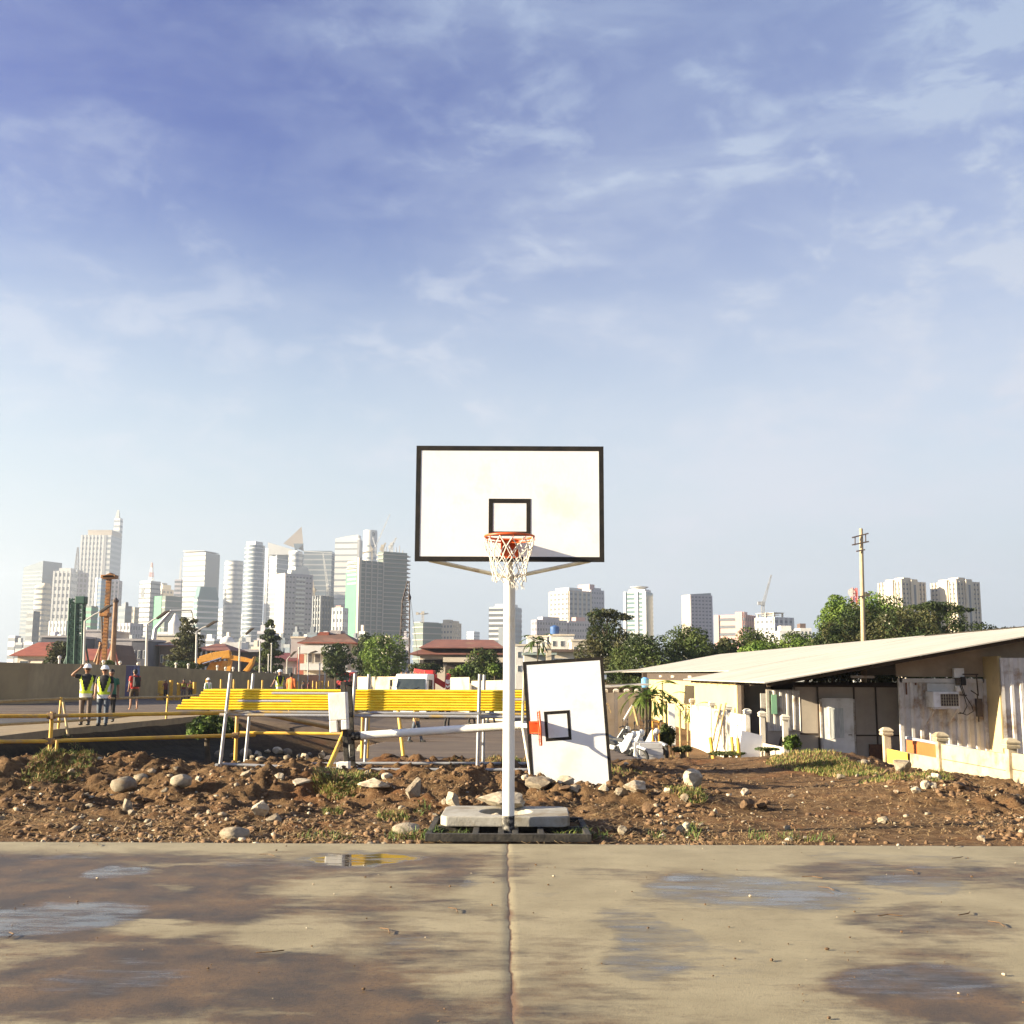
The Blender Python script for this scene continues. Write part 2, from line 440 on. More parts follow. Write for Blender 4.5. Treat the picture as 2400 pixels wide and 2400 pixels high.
Fq = np.stack([idx[:-1, :-1], idx[:-1, 1:], idx[1:, 1:], idx[1:, :-1]], -1).reshape(-1, 4)
sk = V[idx[-1]].copy(); sk[:, 2] = -.3
V2 = np.concatenate([V, sk]); b0 = len(V)
Fs = np.stack([idx[-1, :-1], idx[-1, 1:], b0 + np.arange(1, nx), b0 + np.arange(nx - 1)], -1)
def blobs(lst, wob=.35):
    m = np.zeros_like(X)
    wx = X + .22 * fbm(X * 1.6, Y * 1.6, 4, 4) + .05 * fbm(X * 9, Y * 14, 4, 3); wy = Y + .30 * fbm(X * 1.4 + 9, Y * 1.6, 6, 4) + .06 * fbm(X * 8, Y * 12, 8, 3)
    for px0, px1, py0, py1, s in lst:
        a = on_z(px0, (py0 + py1) / 2, 0); c = on_z(px1, (py0 + py1) / 2, 0); n_ = on_z((px0 + px1) / 2, py1, 0); f_ = on_z((px0 + px1) / 2, py0, 0)
        X0 = (a.x + c.x) / 2; rx = abs(c.x - a.x) / 2; Y0 = (n_.y + f_.y) / 2; ry = abs(f_.y - n_.y) / 2
        d = np.sqrt(((wx - X0) / rx) ** 2 + ((wy - Y0) / ry) ** 2)
        m = np.maximum(m, s * (1 - sstep(1 - wob, 1 + wob, d)))
    return m
stain = np.clip(.18 + .62 * (1 - sstep(-.6, .5, X)) + .5 * sstep(2.6, 4.6, X + .5 * fbm(X, Y, 2)) * (1 - .7 * sstep(9, 10.3, Y)) + .75 * fbm(X * .9, Y * 1.2, 12, 5), 0, 1)
stain = np.maximum(stain, blobs([(1960, 2420, 2255, 2420, 1), (1820, 2360, 2020, 2072, .7), (1960, 2380, 2120, 2200, .6), (1400, 1620, 2130, 2300, .45), (1440, 1640, 2050, 2080, .55), (1240, 1420, 2190, 2330, .35), (-100, 520, 2010, 2120, .8), (-100, 900, 2200, 2420, 1)]))
dry = np.maximum(sstep(9.85, 10.45, Y + .18 * fbm(X * 1.2, Y, 3)) * .95, blobs([(550, 800, 2152, 2222, 1), (265, 545, 2163, 2205, .95), (600, 925, 2052, 2098, .85), (975, 1200, 2140, 2182, .9), (985, 1210, 2262, 2345, .9), (1480, 2000, 2130, 2260, .9), (1205, 1480, 2040, 2130, .9), (1100, 1210, 2030, 2110, .6), (230, 600, 2020, 2033, .4), (355, 470, 2076, 2090, .5), (330, 430, 2153, 2165, 1)], .6))
stain = np.clip(stain * (1 - .92 * dry), 0, 1)
wet = blobs([(690, 985, 1995, 2023, 1.0), (190, 400, 2033, 2062, .75), (-120, 345, 2114, 2210, .72), (1075, 1150, 2056, 2074, .6), (1510, 2040, 2055, 2135, .75), (1410, 1640, 2125, 2290, .55), (60, 230, 2000, 2022, .4), (935, 1070, 2192, 2225, .35), (480, 800, 2012, 2040, .35), (1900, 2330, 2000, 2030, .4), (1500, 1800, 2215, 2285, .3), (1960, 2400, 2262, 2345, .42), (2030, 2260, 2050, 2095, .6), (1240, 1330, 2080, 2110, .3), (120, 460, 2240, 2330, .35)], .22)
wet = np.clip(wet * (.85 + .5 * fbm(X * 3, Y * 5, 15, 4)), 0, 1)
crack = np.exp(-np.abs(X) / (.010 + .05 * np.clip(fbm(Y * 3, Y * 0, 4, 4) + .1, 0, 1)))
co = npmesh('court', V2, np.concatenate([Fq, Fs]), bpy.data.materials.new('court_concrete'), smooth=False)
for nm, arr in (('stain', stain), ('wet', wet), ('crack', crack)):
    at_ = co.data.attributes.new(nm, 'FLOAT', 'POINT'); full = np.zeros(len(V2), np.float32); full[:b0] = arr.ravel(); at_.data.foreach_set('value', full)
tag(co, None, None, kind='structure')
mt = co.data.materials[0]; mt.use_nodes = True; t = mt.node_tree; b = t.nodes['Principled BSDF']; L = t.links.new
tc = t.nodes.new('ShaderNodeTexCoord')
def _att(n):
    a = t.nodes.new('ShaderNodeAttribute'); a.attribute_name = n; return a.outputs['Fac']
def _nz(s, d=6, r=.62, st=(1, 1, 1)):
    mp = t.nodes.new('ShaderNodeMapping'); mp.inputs['Scale'].default_value = st; L(tc.outputs['Object'], mp.inputs[0])
    n = t.nodes.new('ShaderNodeTexNoise'); n.inputs['Scale'].default_value = s; n.inputs['Detail'].default_value = d; n.inputs['Roughness'].default_value = r; L(mp.outputs[0], n.inputs['Vector']); return n.outputs[0]
def _mr(v, a, c, lo=0, hi=1):
    n = t.nodes.new('ShaderNodeMapRange'); n.inputs[1].default_value = a; n.inputs[2].default_value = c; n.inputs[3].default_value = lo; n.inputs[4].default_value = hi; L(v, n.inputs[0]); return n.outputs[0]
def _mix(f, a, c):
    n = t.nodes.new('ShaderNodeMix'); n.data_type = 'RGBA'; L(f, n.inputs[0])
    for i, q in ((6, a), (7, c)):
        if isinstance(q, tuple): n.inputs[i].default_value = (*q, 1)
        else: L(q, n.inputs[i])
    return n.outputs[2]
def _ma(op, a, c, clamp=False):
    n = t.nodes.new('ShaderNodeMath'); n.operation = op; n.use_clamp = clamp
    for i, q in enumerate((a, c)):
        if isinstance(q, (int, float)): n.inputs[i].default_value = q
        else: L(q, n.inputs[i])
    return n.outputs[0]
dryc = _mix(_mr(_nz(1.6), .35, .65), (.290, .245, .150), (.215, .178, .105))
dryc = _mix(_mr(_nz(26, 5, .7), .55, .75), dryc, (.18, .135, .08))
brown = _mix(_mr(_nz(2.2, 6, .65), .38, .64), (.044, .031, .018), (.130, .076, .030))
brown = _mix(_mr(_nz(40, 4, .7), .5, .72), brown, (.030, .021, .014))
brk = _ma('ADD', _att('stain'), _ma('MULTIPLY', _ma('SUBTRACT', _mr(_nz(5, 13, .74, (.5, 1.4, 1)), .34, .66), .5), .75))
sf = _mr(brk, .18, .82)
colr = _mix(sf, dryc, brown)
spk = _mr(_nz(120, 3, .6), .72, .78)
colr = _mix(spk, colr, (.05, .035, .025))
wbrk = _ma('ADD', _att('wet'), _ma('MULTIPLY', _ma('SUBTRACT', _mr(_nz(5, 12, .72, (.5, 1.8, 1)), .34, .66), .5), .55))
wf = _mr(wbrk, .22, .90)
colr = _mix(_ma('MULTIPLY', wf, .75), colr, (.035, .030, .028))
ck = _mr(_ma('ADD', _att('crack'), _ma('MULTIPLY', _ma('SUBTRACT', _nz(20, 6, .7), .5), .6)), .35, .75)
colr = _mix(ck, colr, (.125, .072, .038))
L(colr, b.inputs['Base Color'])
rg = _ma('SUBTRACT', _mr(sf, 0, 1, .80, .52), _ma('MULTIPLY', wf, .62))
L(_ma('MAXIMUM', rg, .03), b.inputs['Roughness'])
b.inputs['Specular IOR Level'].default_value = .5
bp = t.nodes.new('ShaderNodeBump'); bp.inputs['Distance'].default_value = .012
L(_ma('MULTIPLY', _ma('SUBTRACT', 1.0, wf), .30, True), bp.inputs['Strength'])
L(_nz(70, 7, .7), bp.inputs['Height']); L(bp.outputs[0], b.inputs['Normal'])

# --- asphalt lot, road, pavement beside the pit
m_asph = pm('asphalt', (.115, .078, .050), (.066, .045, .031), 1.2, .8, .3, 60, c3=(.16, .115, .075), s3=.5, stretch=(.6, 1.5, 1))
m_asph2 = pm('worn_asphalt', (.040, .036, .038), (.062, .055, .052), 1.5, .8, .3, 60)
m_path = pm('path_concrete', (.27, .205, .12), (.20, .15, .09), 2, .9, .2, 40)
def sheet(name, left, right, ys, z, mat, skirt=.25, NC=7):
    V = []; Fc = []
    for y in ys:
        for f in np.linspace(0, 1, NC):
            xx = left(y) + (right(y) - left(y)) * f; V.append((xx, y, gzf(xx, y) + z))
    n = len(ys)
    for i in range(n - 1):
        for j in range(NC - 1): a = i * NC + j; Fc.append((a, a + 1, a + NC + 1, a + NC))
    mb = MB(); mb.v = V[:]; mb.f = Fc; mb.m = [0] * len(Fc)
    for side in (0, NC - 1):
        for i in range(n - 1):
            a = V[i * NC + side]; c = V[(i + 1) * NC + side]
            mb.quadv([a, c, (c[0], c[1], c[2] - skirt), (a[0], a[1], a[2] - skirt)])
    for j in range(NC - 1):
        a, c = V[j], V[j + 1]; mb.quadv([a, c, (c[0], c[1], c[2] - skirt), (a[0], a[1], a[2] - skirt)])
    return tag(mb.build(name, mat), None, None, kind='structure')
wob = lambda y: .12 * float(vnoise(y * 1.7, 3.0))
sheet('asphalt_lot', lambda y: (-3.75 - .055 * (y - 19.6)) + wob(y) if y < 46 else -5.2 - (y - 46) * 8 if y < 52 else -78, lambda y: 2.5 + .03 * min(y - 19, 30) + wob(y + 9), list(np.arange(19.7, 46, .6)) + [46, 47, 49, 52, 56, 60, 70, 80, 90, 100, 110, 120, 130, 140, 150, 160, 170], .004, m_asph, .2, 60)
sheet('road', lambda y: -34, lambda y: -15.4, [16, 24, 30, 38, 46.2], 0.0, m_asph2)
sheet('pavement', lambda y: -15.4, lambda y: -12.5, [16, 24, 30, 38, 46.2], .03, m_path, .5)

# --- grit, twigs and crumbs lying on the court
g = np.random.default_rng(9); mb = MB()
for i in range(130):
    y = 5.2 + 5.4 * g.random(); x = (g.random() - .5) * .98 * y; s_ = .004 + .008 * g.random() ** 3
    if i % 9 == 0:
        a = g.random() * 3.1; mb.tube([(x, y, .012), (x + .09 * math.cos(a), y + .09 * math.sin(a), .016), (x + .16 * math.cos(a + .3), y + .16 * math.sin(a + .3), .012)], .0035, 5, 0)
    else: mb.blob((x, y, .004 + s_ * .5), (s_ * 1.3, s_, s_ * .7), 6, 4, 1 if i % 4 == 0 else 0, Matrix.Rotation(g.random() * 3, 3, 'Z'))
tag(mb.build('court_grit', [m_clod, m_rockw]), 'small specks of grit, crumbs and twigs strewn on the concrete court', 'grit', kind='stuff')
# ================================================================== BASKETBALL HOOPS
def frame_rect(mb, x0, x1, z0, z1, w, y0, y1, m=0):
    mb.bx(x0, x1, y0, y1, z1 - w, z1, m); mb.bx(x0, x1, y0, y1, z0, z0 + w, m)
    mb.bx(x0, x0 + w, y0, y1, z0 + w, z1 - w, m); mb.bx(x1 - w, x1, y0, y1, z0 + w, z1 - w, m)
def hoop(root, net=True, back=.86):
    # base: welded angle-iron grid
    b = MB()
    for y in (-.36, back): b.bx(-.80, .80, y - .03, y + .03, .0, .075)
    for x in (-.77, -.32, -.07, .07, .32, .77): b.bx(x - .03, x + .03, -.33, back - .03, .0, .068)
    if back > .5: b.bx(-.74, .74, .22, .28, 0, .062)
    b.build('base_frame', m_basefr, root, bevel=.006)
    MB().tube([(0, 0, .02), (0, 0, .20), (0, 0, .20)], .0615, 24).build('pole_foot', m_foot, root, True)
    MB().tube([(0, 0, .20), (0, 0, 2.56), (0, -.02, 2.62)], [.060, .060, .055], 24).build('pole', m_pole, root, True)
    a = MB().tube([(0, -.01, 2.54), (0, -.30, 2.66), (0, -.70, 2.80), (0, -.765, 2.80)], .035, 12)
    a.tube([(0, -.03, 2.50), (0, -.40, 2.95), (0, -.765, 3.30)], .03, 12); a.build('arm', m_pole, root, True)
    for s in (-1, 1):
        MB().tube([(s * .02, -.02, 2.575), (s * .77, -.755, 2.672), (s * .78, -.765, 2.70)], .02, 10).build('brace', m_brace, root, True)
    # board
    bw, z0, z1, yf = 1.81, 2.66, 3.78, -.80
    bd = MB().bx(-bw / 2, bw / 2, yf, yf + .03, z0, z1); bo = bd.build('backboard', m_board, root, bevel=.004)
    e = MB(); g = .0025; w = .046
    frame_rect(e, -bw / 2 - g, bw / 2 + g, z0 - g, z1 + g, w, yf - g, yf + .03 + g); e.build('border', m_black, bo)
    q = MB(); frame_rect(q, -.2025, .2025, 2.905, 3.265, .042, yf - g, yf + .004); q.build('target_square', m_black, bo)
    k = MB().bx(-.86, .86, yf + .034, yf + .06, 2.76, 2.80); k.bx(-.86, .86, yf + .034, yf + .06, 3.62, 3.66); k.bx(-.86, -.82, yf + .034, yf + .06, 2.80, 3.62); k.bx(.82, .86, yf + .034, yf + .06, 2.80, 3.62); k.build('rear_frame', m_brace, bo)
    # rim
    rz, rc, rr = 2.85, yf - .385, .226
    r = MB().tube([(rr * math.cos(2 * PI * i / 40), rc + rr * math.sin(2 * PI * i / 40), rz) for i in range(40)], .0105, 10, closed=True)
    r.tube([(rr * .99 * math.cos(a), rc + rr * .99 * math.sin(a), rz - .030) for a in [R(20 + 140 * i / 16) for i in range(17)]], .007, 8)
    for i in range(12):
        a = 2 * PI * i / 12 + .13
        p = Vector((rr * math.cos(a), rc + rr * math.sin(a), rz - .008)); r.tube([p + Vector((0, 0, 0)), p + Vector((.012, 0, -.018)), p + Vector((0, .0, -.026)), p + Vector((-.01, 0, -.018))], .0035, 6)
    ro = r.build('rim', m_orange, root, True)
    p = MB().bx(-.085, .085, yf - .012, yf - .003, 2.69, 2.86); p.bx(-.085, .085, yf - .18, yf - .012, 2.846, 2.856)
    for s in (-1, 1): p.prism([(yf - .012, 2.71), (yf - .012, 2.846), (yf - .17, 2.846)], s * .075 - .004, s * .075 + .004, 'x')
    p.build('bracket', m_orange, ro)
    if net:
        n = MB(); rows = 5; N = 12; rl = random.Random(3)
        zs = [0, -.10, -.185, -.265, -.335, -.395]; rs = [rr, .205, .178, .160, .150, .150]
        P = {}
        for k_ in range(rows + 1):
            for i in range(N):
                a = 2 * PI * (i + (k_ % 2) * .5) / N + .13
                torn = (k_ >= 4 and i in (9, 10))
                P[k_, i] = Vector((rs[k_] * math.cos(a) + rl.gauss(0, .005), rc + rs[k_] * math.sin(a) + rl.gauss(0, .005), rz - .02 + zs[k_] + rl.gauss(0, .007) - (.015 if torn else 0)))
        for k_ in range(rows):
            for i in range(N):
                j1 = i if k_ % 2 == 0 else (i + 1) % N; j0 = (i - 1) % N if k_ % 2 == 0 else i
                for j in (j0, j1):
                    a_, b_ = P[k_, i], P[k_ + 1, j]; m_ = (a_ + b_) / 2; m_ += Vector((m_.x, m_.y - rc, 0)).normalized() * .004
                    n.tube([a_, m_, b_], .0048 if k_ else .0056, 6)
        for k_ in range(1, rows):
            for i in range(N): n.blob(P[k_, i], (.009, .009, .009), 6, 4)
        for i in (9, 10):
            for q_ in range(7):
                s_ = P[5, i] + Vector((rl.gauss(0, .012), rl.gauss(0, .012), 0)); n.tube([s_, s_ + Vector((rl.gauss(0, .015), 0, -.025)), s_ + Vector((rl.gauss(.01, .015), 0, -.045 - rl.random() * .03))], .0022, 5)
        n.build('net', m_cord, ro, True)
    return root
m_pole = pm('pole_paint', (.80, .78, .73), (.74, .71, .64), 2, .4, .04, 20, c3=(.66, .56, .34), s3=1.1)
m_brace = pm('brace_paint', (.70, .66, .54), (.58, .53, .40), 5, .5, c3=(.30, .18, .09), s3=4)
m_foot = pm('chipped_black_paint', (.02, .018, .016), (.22, .20, .17), 22, .7, .2, 40, lo=.5, hi=.62)
m_basefr = pm('base_black_paint', (.012, .011, .010), (.05, .043, .034), 14, .8, .3, 40)
main = thing('basketball_hoop', 'upright white basketball hoop with orange rim and hanging net at the court edge', 'basketball hoop', (-.022, 11.2, .0))
hoop(main)
fallen = thing('basketball_hoop', 'toppled basketball hoop lying on its side with bare orange rim, behind the upright one', 'basketball hoop', (-2.40, 16.35, .67))
fallen.rotation_euler = (R(2.0), R(86.0), 0)
hoop(fallen, net=False, back=.12)
# the cast weights stay fixed to the toppled base
c = MB().bx(-.65, -.26, -.46, -.28, -.17, .085); c.bx(-.26, -.09, -.46, -.28, -.17, -.055); c.bx(-.26, -.12, -.46, -.28, .0, .085)
c.build('counterweight', m_wconc, fallen, bevel=.012)
c = MB().bx(.33, .69, -.46, -.28, -.09, .085); c.build('counterweight', m_wconc, fallen, bevel=.012)

# weight slab on the upright hoop's base, and the stones on it
def slab_with_hole():
    bm = bmesh.new(); n = 40; hx, hy, r = .655, .43, .27; T = .10
    def outer(i):
        a = 2 * PI * i / n; c_, s_ = math.cos(a), math.sin(a); k = min(hx / abs(c_) if abs(c_) > 1e-6 else 9, hy / abs(s_) if abs(s_) > 1e-6 else 9); return (c_ * k, s_ * k)
    rings = []
    for z in (0, T):
        rings.append([bm.verts.new((*outer(i), z)) for i in range(n)]); rings.append([bm.verts.new((r * math.cos(2 * PI * i / n) - .0, r * math.sin(2 * PI * i / n) - .02, z)) for i in range(n)])
    ob, ib, ot, it = rings
    for i in range(n):
        j = (i + 1) % n
        for q in ((ob[i], ob[j], ot[j], ot[i]), (it[i], it[j], ib[j], ib[i]), (ot[i], ot[j], it[j], it[i]), (ib[i], ib[j], ob[j], ob[i])): bm.faces.new(q)
    bmesh.ops.recalc_face_normals(bm, faces=bm.faces[:])
    me = bpy.data.meshes.new('concrete_slab'); bm.to_mesh(me); bm.free(); me.materials.append(m_conc)
    o = bpy.data.objects.new('concrete_slab', me); COL.objects.link(o)
    b = o.modifiers.new('bevel', 'BEVEL'); b.width = .012; b.segments = 2; b.limit_method = 'ANGLE'; b.angle_limit = R(50)
    return o
so = slab_with_hole(); so.location = (-.05, 11.74, .076); so.rotation_euler = (R(.4), 0, R(-1))
tag(so, 'thick grey concrete slab with a round hole, weighing down the upright hoop base', 'concrete slab')
# ================================================================== STONES AND RUBBLE
def rock_mesh(name, seed, mat, facet=.35, sub=4, amp=.25):
    """broken stone: a rough ball cut by random flat breaks, then pitted"""
    bm = bmesh.new(); bmesh.ops.create_icosphere(bm, subdivisions=sub, radius=1)
    r_ = random.Random(seed); smooth = facet < .2
    planes = [(Vector((r_.gauss(0, 1), r_.gauss(0, 1), r_.gauss(0, 1))).normalized(), r_.uniform(.42, .80) if not smooth else r_.uniform(.72, .95)) for _ in range(13)]
    P = np.array([v.co[:] for v in bm.verts])
    P *= (1 + amp * fbm(P[:, 0] * 1.2 + seed * 7, P[:, 1] * 1.2, P[:, 2] * 1.2 + seed, 2))[:, None]
    for n, d in planes:
        k = P @ np.array(n) - d; P -= np.outer(np.where(k > 0, k * (.96 if not smooth else .75), 0), np.array(n))
    nn = fbm(P[:, 0] * 4 + seed, P[:, 1] * 4, P[:, 2] * 4, 3) * (.05 if smooth else .11) + np.abs(fbm(P[:, 0] * 9, P[:, 1] * 9 + seed, P[:, 2] * 9, 3)) * (.03 if smooth else .07)
    P *= (1 + nn)[:, None]
    mn, mx = P.min(0), P.max(0); P = (P - (mn + mx) / 2) / (mx - mn); P[:, 2] += .5
    for v, p in zip(bm.verts, P): v.co = p
    me = bpy.data.meshes.new(name); bm.to_mesh(me); bm.free(); me.materials.append(mat)
    me.shade_smooth(); me.set_sharp_from_angle(angle=R(32 if smooth else 20))
    return me
MR = [rock_mesh('rock', i, m_rock) for i in range(7)]
MW = [rock_mesh('rock', 20 + i, m_rockw, amp=.32) for i in range(6)]
MC = [rock_mesh('clod', 40 + i, m_clod, amp=.4) for i in range(5)]
MRD = [rock_mesh('boulder', 60 + i, m_rock, facet=.1, amp=.12) for i in range(3)]
def rock(name, me, px, py, w, h, label, group=None, cat='rock', rz=None, z=None, tilt=0, depth=.8, Y=None, sink=.18):
    p = hit(px, py) if z is None else at(px, py, Y)
    if z is not None: p.z = z
    k = mpp(p.y); W_, H_ = w * k, h * k
    o = bpy.data.objects.new(name, me); COL.objects.link(o)
    o.scale = (W_, W_ * depth, H_ * (1 + sink) * 1.05); o.location = (p.x, p.y + (W_ * depth * .3 if z is None else 0), p.z - H_ * sink)
    o.rotation_euler = (tilt, 0, random.uniform(-.4, .4) if rz is None else rz)
    return tag(o, label, cat, group)
big = [
 ('boulder', MRD[0], 546, 1970, 70, 28, 'smooth rounded grey boulder lying at the far edge of the court, left of the hoop'),
 ('boulder', MRD[1], 284, 1858, 64, 34, 'large domed tan boulder in the dirt below the yellow railing'),
 ('boulder', MRD[2], 420, 1843, 48, 25, 'angular grey boulder right of the large domed tan boulder'),
 ('rock', MRD[1], 327, 1832, 36, 17, 'tan rock just behind and right of the domed boulder'),
 ('rock', MRD[2], 354, 1815, 24, 13, 'greenish grey rock behind the tan rock near the domed boulder'),
 ('rock', MW[0], 465, 1834, 18, 13, 'small white rock between the grey boulder and the steel pipe rack'),
 ('rock', MR[0], 386, 1860, 18, 13, 'upright pale stone in front of the grey boulder'),
 ('rock', MR[1], 298, 1902, 22, 27, 'pointed orange tan stone standing on the dirt slope at left'),
 ('rock', MR[2], 305, 1912, 18, 13, 'flat chip of stone below the pointed orange tan stone'),
 ('rock', MR[3], 208, 1893, 22, 9, 'flat pale stone alone on the bare dirt at far left'),
 ('rock', MR[4], 347, 1940, 18, 13, 'cream broken stone alone on the dirt near the court edge at left'),
 ('rock', MR[5], 166, 1817, 18, 14, 'cream stone on the left mound under the railing post'),
 ('rock', MR[6], 197, 1868, 26, 9, 'flat greenish stone beside a weed at far left'),
 ('rock', MW[1], 607, 1915, 42, 34, 'big pale chunk half covered with dry straw left of centre'),
 ('rock', MR[0], 640, 1928, 34, 18, 'grey stone to the right of the straw covered chunk'),
 ('rock', MW[2], 1626, 1842, 46, 36, 'tall bright white limestone chunk alone on the trodden dirt at right'),
 ('rock', MW[3], 1490, 1857, 56, 25, 'wide flat topped pale rock right of the toppled backboard'),
 ('rock', MR[1], 1458, 1868, 30, 20, 'brown grey rock wedged under the wide flat topped rock'),
 ('rock', MR[2], 1264, 1851, 66, 27, 'long brown rock at the lower left corner of the toppled backboard'),
 ('rock', MW[4], 1325, 1842, 44, 21, 'pale curved rock at the foot of the toppled backboard'),
 ('rock', MR[3], 1345, 1858, 32, 17, 'tan rock in front of the toppled backboard'),
 ('rock', MW[5], 1416, 1855, 26, 17, 'cream rock at the lower right corner of the toppled backboard'),
 ('rock', MR[4], 966, 1872, 38, 44, 'tall angular tan boulder standing in the dirt left of the hoop pole'),
 ('rock', MW[0], 1061, 1892, 36, 32, 'lumpy white rock between the tall tan boulder and the hoop pole'),
 ('rock', MW[1], 1040, 1888, 13, 16, 'small white stone touching the lumpy white rock'),
 ('rock', MW[5], 875, 1846, 78, 20, 'long white broken rock beside the grass patch'),
 ('rock', MW[2], 906, 1827, 28, 14, 'white stone on the rise behind the long white broken rock'),
 ('rock', MW[4], 705, 1840, 50, 13, 'low white rock left of the grass patch'),
 ('rock', MW[3], 653, 1828, 24, 15, 'bright stone under the middle of the pipe rack'),
 ('rock', MR[6], 575, 1822, 30, 15, 'grey stone in front of the left rack post'),
 ('rock', MR[5], 2122, 1812, 42, 28, 'round white boulder leaning on the low concrete fence at right'),
 ('rock', MW[0], 2198, 1830, 26, 16, 'pale rock at the foot of the second low fence post'),
 ('rock', MW[1], 2149, 1862, 24, 17, 'bright angular rock in front of the low concrete fence'),
 ('rock', MW[2], 2172, 1850, 24, 19, 'white rock behind the bright angular rock near the low fence'),
 ('rock', MW[3], 2188, 1850, 20, 15, 'white rock at the right of the rock group by the low fence'),
 ('rock', MR[1], 1974, 1826, 22, 11, 'flat white stone on the grass in front of the white door'),
 ('rock', MC[0], 2252, 1852, 30, 17, 'brown clod in front of the low concrete fence near the right edge'),
 ('rock', MC[1], 1754, 1899, 34, 24, 'large brown earth clod on the smooth dirt at right'),
 ('rock', MC[2], 1786, 1897, 30, 24, 'reddish earth clod touching the large brown clod'),
 ('rock', MW[4], 1748, 1864, 20, 15, 'little pale rock on the smooth dirt behind the large brown clod'),
 ('rock', MC[3], 1685, 1860, 15, 10, 'small dark clod right of the tall white limestone chunk'),
 ('rock', MC[4], 1519, 1910, 28, 26, 'tan clod standing among the straw right of the hoop base'),
 ('rock', MR[2], 1460, 1957, 22, 19, 'tan stone near the court edge right of the hoop base'),
 ('rock', MW[5], 1676, 1909, 14, 13, 'tiny white stone in the middle of the bare dirt at right'),
 ('rock', MR[3], 1605, 1880, 20, 18, 'pale stone beside the low weeds at right'),
 ('rock', MW[0], 1568, 1860, 22, 12, 'white stone left of the low weeds at right'),
 ('rock', MR[0], 1858, 1870, 22, 8, 'flat grey stone on the trodden path at right'),
]
for n_, me, px, py, w, h, lb in big: rock(n_, me, px, py, w, h, lb)
# flat flagstone, and stones on the hoop slab
rock('flat_stone', MRD[2], 950, 1952, 64, 18, 'flat grey flagstone leaning in the dirt left of the hoop base', cat='rock', tilt=R(14))
rock('rock', MW[3], 1174, 1896, 112, 36, 'long cream limestone block resting on the concrete slab behind the hoop pole', z=.176, Y=11.98, depth=.5, rz=.05, sink=0)
rock('rock', MW[1], 1161, 1903, 32, 15, 'small cream rock inside the hole of the concrete slab', z=.10, Y=11.62, sink=0)
# the row of river stones beyond the pipe rack
row = [(512, 1777, 22, 17), (546, 1776, 18, 11), (573, 1773, 28, 18), (604, 1774, 20, 13), (626, 1766, 14, 9), (648, 1767, 25, 15), (672, 1770, 22, 15), (672, 1781, 18, 11), (701, 1776, 12, 8), (714, 1781, 20, 14), (753, 1778, 16, 17), (610, 1783, 24, 9), (725, 1771, 10, 7), (590, 1786, 14, 8), (560, 1790, 10, 6)]
for i, (px, py, w, h) in enumerate(row):
    rock('river_stone', (MRD + MW[:3])[i % 6], px, py, w, h, 'white rounded river stone in the row on the soil under the pipe rack', 'river stones in a row under the pipe rack')
rock('boulder', MRD[0], 849, 1772, 28, 27, 'dark rounded boulder on the asphalt edge beyond the middle rack post')
# scattered stones: individually placed
rs = random.Random(21); k = 0
while k < 150:
    Y_ = 10.9 + 8.2 * rs.random() ** 1.1; X_ = rs.uniform(-.5, .5) * .98 * Y_
    tr = abs(X_ - (3.4 + .1 * (Y_ - 12))) < 1.2
    if tr and rs.random() < .75: continue
    if abs(X_) < .9 and Y_ < 12.6: continue
    s = .035 + .10 * rs.random() ** 2.4
    pale = rs.random() < .34
    me = rs.choice(MW + MR) if pale else rs.choice(MC + MR)
    o = bpy.data.objects.new('stone', me); COL.objects.link(o)
    o.scale = (s * rs.uniform(.8, 1.5), s * rs.uniform(.7, 1.2), s * rs.uniform(.5, .95)); o.rotation_euler = (rs.uniform(-.3, .3), rs.uniform(-.3, .3), rs.uniform(0, 6))
    o.location = (X_, Y_, Hs(X_, Y_) - s * .12)
    tag(o, 'small loose stone scattered on the churned brown dirt beyond the court', 'stone', 'small stones scattered over the dirt'); k += 1

# countless crumbs of soil and gravel
def crumbs(name, n, mats, area, smin, smax, seed, weights):
    g = np.random.default_rng(seed)
    ico = bmesh.new(); bmesh.ops.create_icosphere(ico, subdivisions=1, radius=.5); bv = np.array([v.co[:] for v in ico.verts]); bf = np.array([[v.index for v in f.verts] for f in ico.faces]); ico.free()
    y = area[0] + (area[1] - area[0]) * g.random(n) ** 1.25; x = (g.random(n) - .5) * 1.02 * y + 0
    keep = ~((np.abs(x) < .85) & (y < 12.2)) & ~((np.abs(x - (3.5 + .12 * (y - 12))) < 1.4) & (g.random(n) < .8))
    dens = fbm(x * .9, y * 1.1, 33, 3); keep &= (dens + .75 * g.random(n)) > .12
    x, y = x[keep], y[keep]; n = len(x)
    s = smin + (smax - smin) * g.random(n) ** 3
    V = bv[None] * (1 + 1.0 * (g.random((n, len(bv), 1)) - .5)) * (s[:, None, None] * (.7 + .6 * g.random((n, 1, 3)))) * np.array([1.2, 1, .75])
    a = g.random(n) * 6.28; c_, s_ = np.cos(a), np.sin(a)
    Vx = V[:, :, 0] * c_[:, None] - V[:, :, 1] * s_[:, None]; Vy = V[:, :, 0] * s_[:, None] + V[:, :, 1] * c_[:, None]
    z = H(x, y)
    V = np.stack([Vx + x[:, None], Vy + y[:, None], V[:, :, 2] + z[:, None] + .1 * s[:, None]], -1).reshape(-1, 3)
    Fq = (bf[None] + (np.arange(n) * len(bv))[:, None, None]).reshape(-1, 3)
    mi = np.repeat(g.choice(len(mats), n, p=weights), len(bf))
    return tag(npmesh(name, V, Fq, mats, mi=mi, smooth=False), 'countless crumbs of brown soil and pale gravel strewn over the dirt', 'rubble', kind='stuff')
crumbs('soil_crumbs', 14000, [m_clod, m_rock, m_rockw], (10.74, 19.5), .012, .085, 5, [.90, .07, .03])
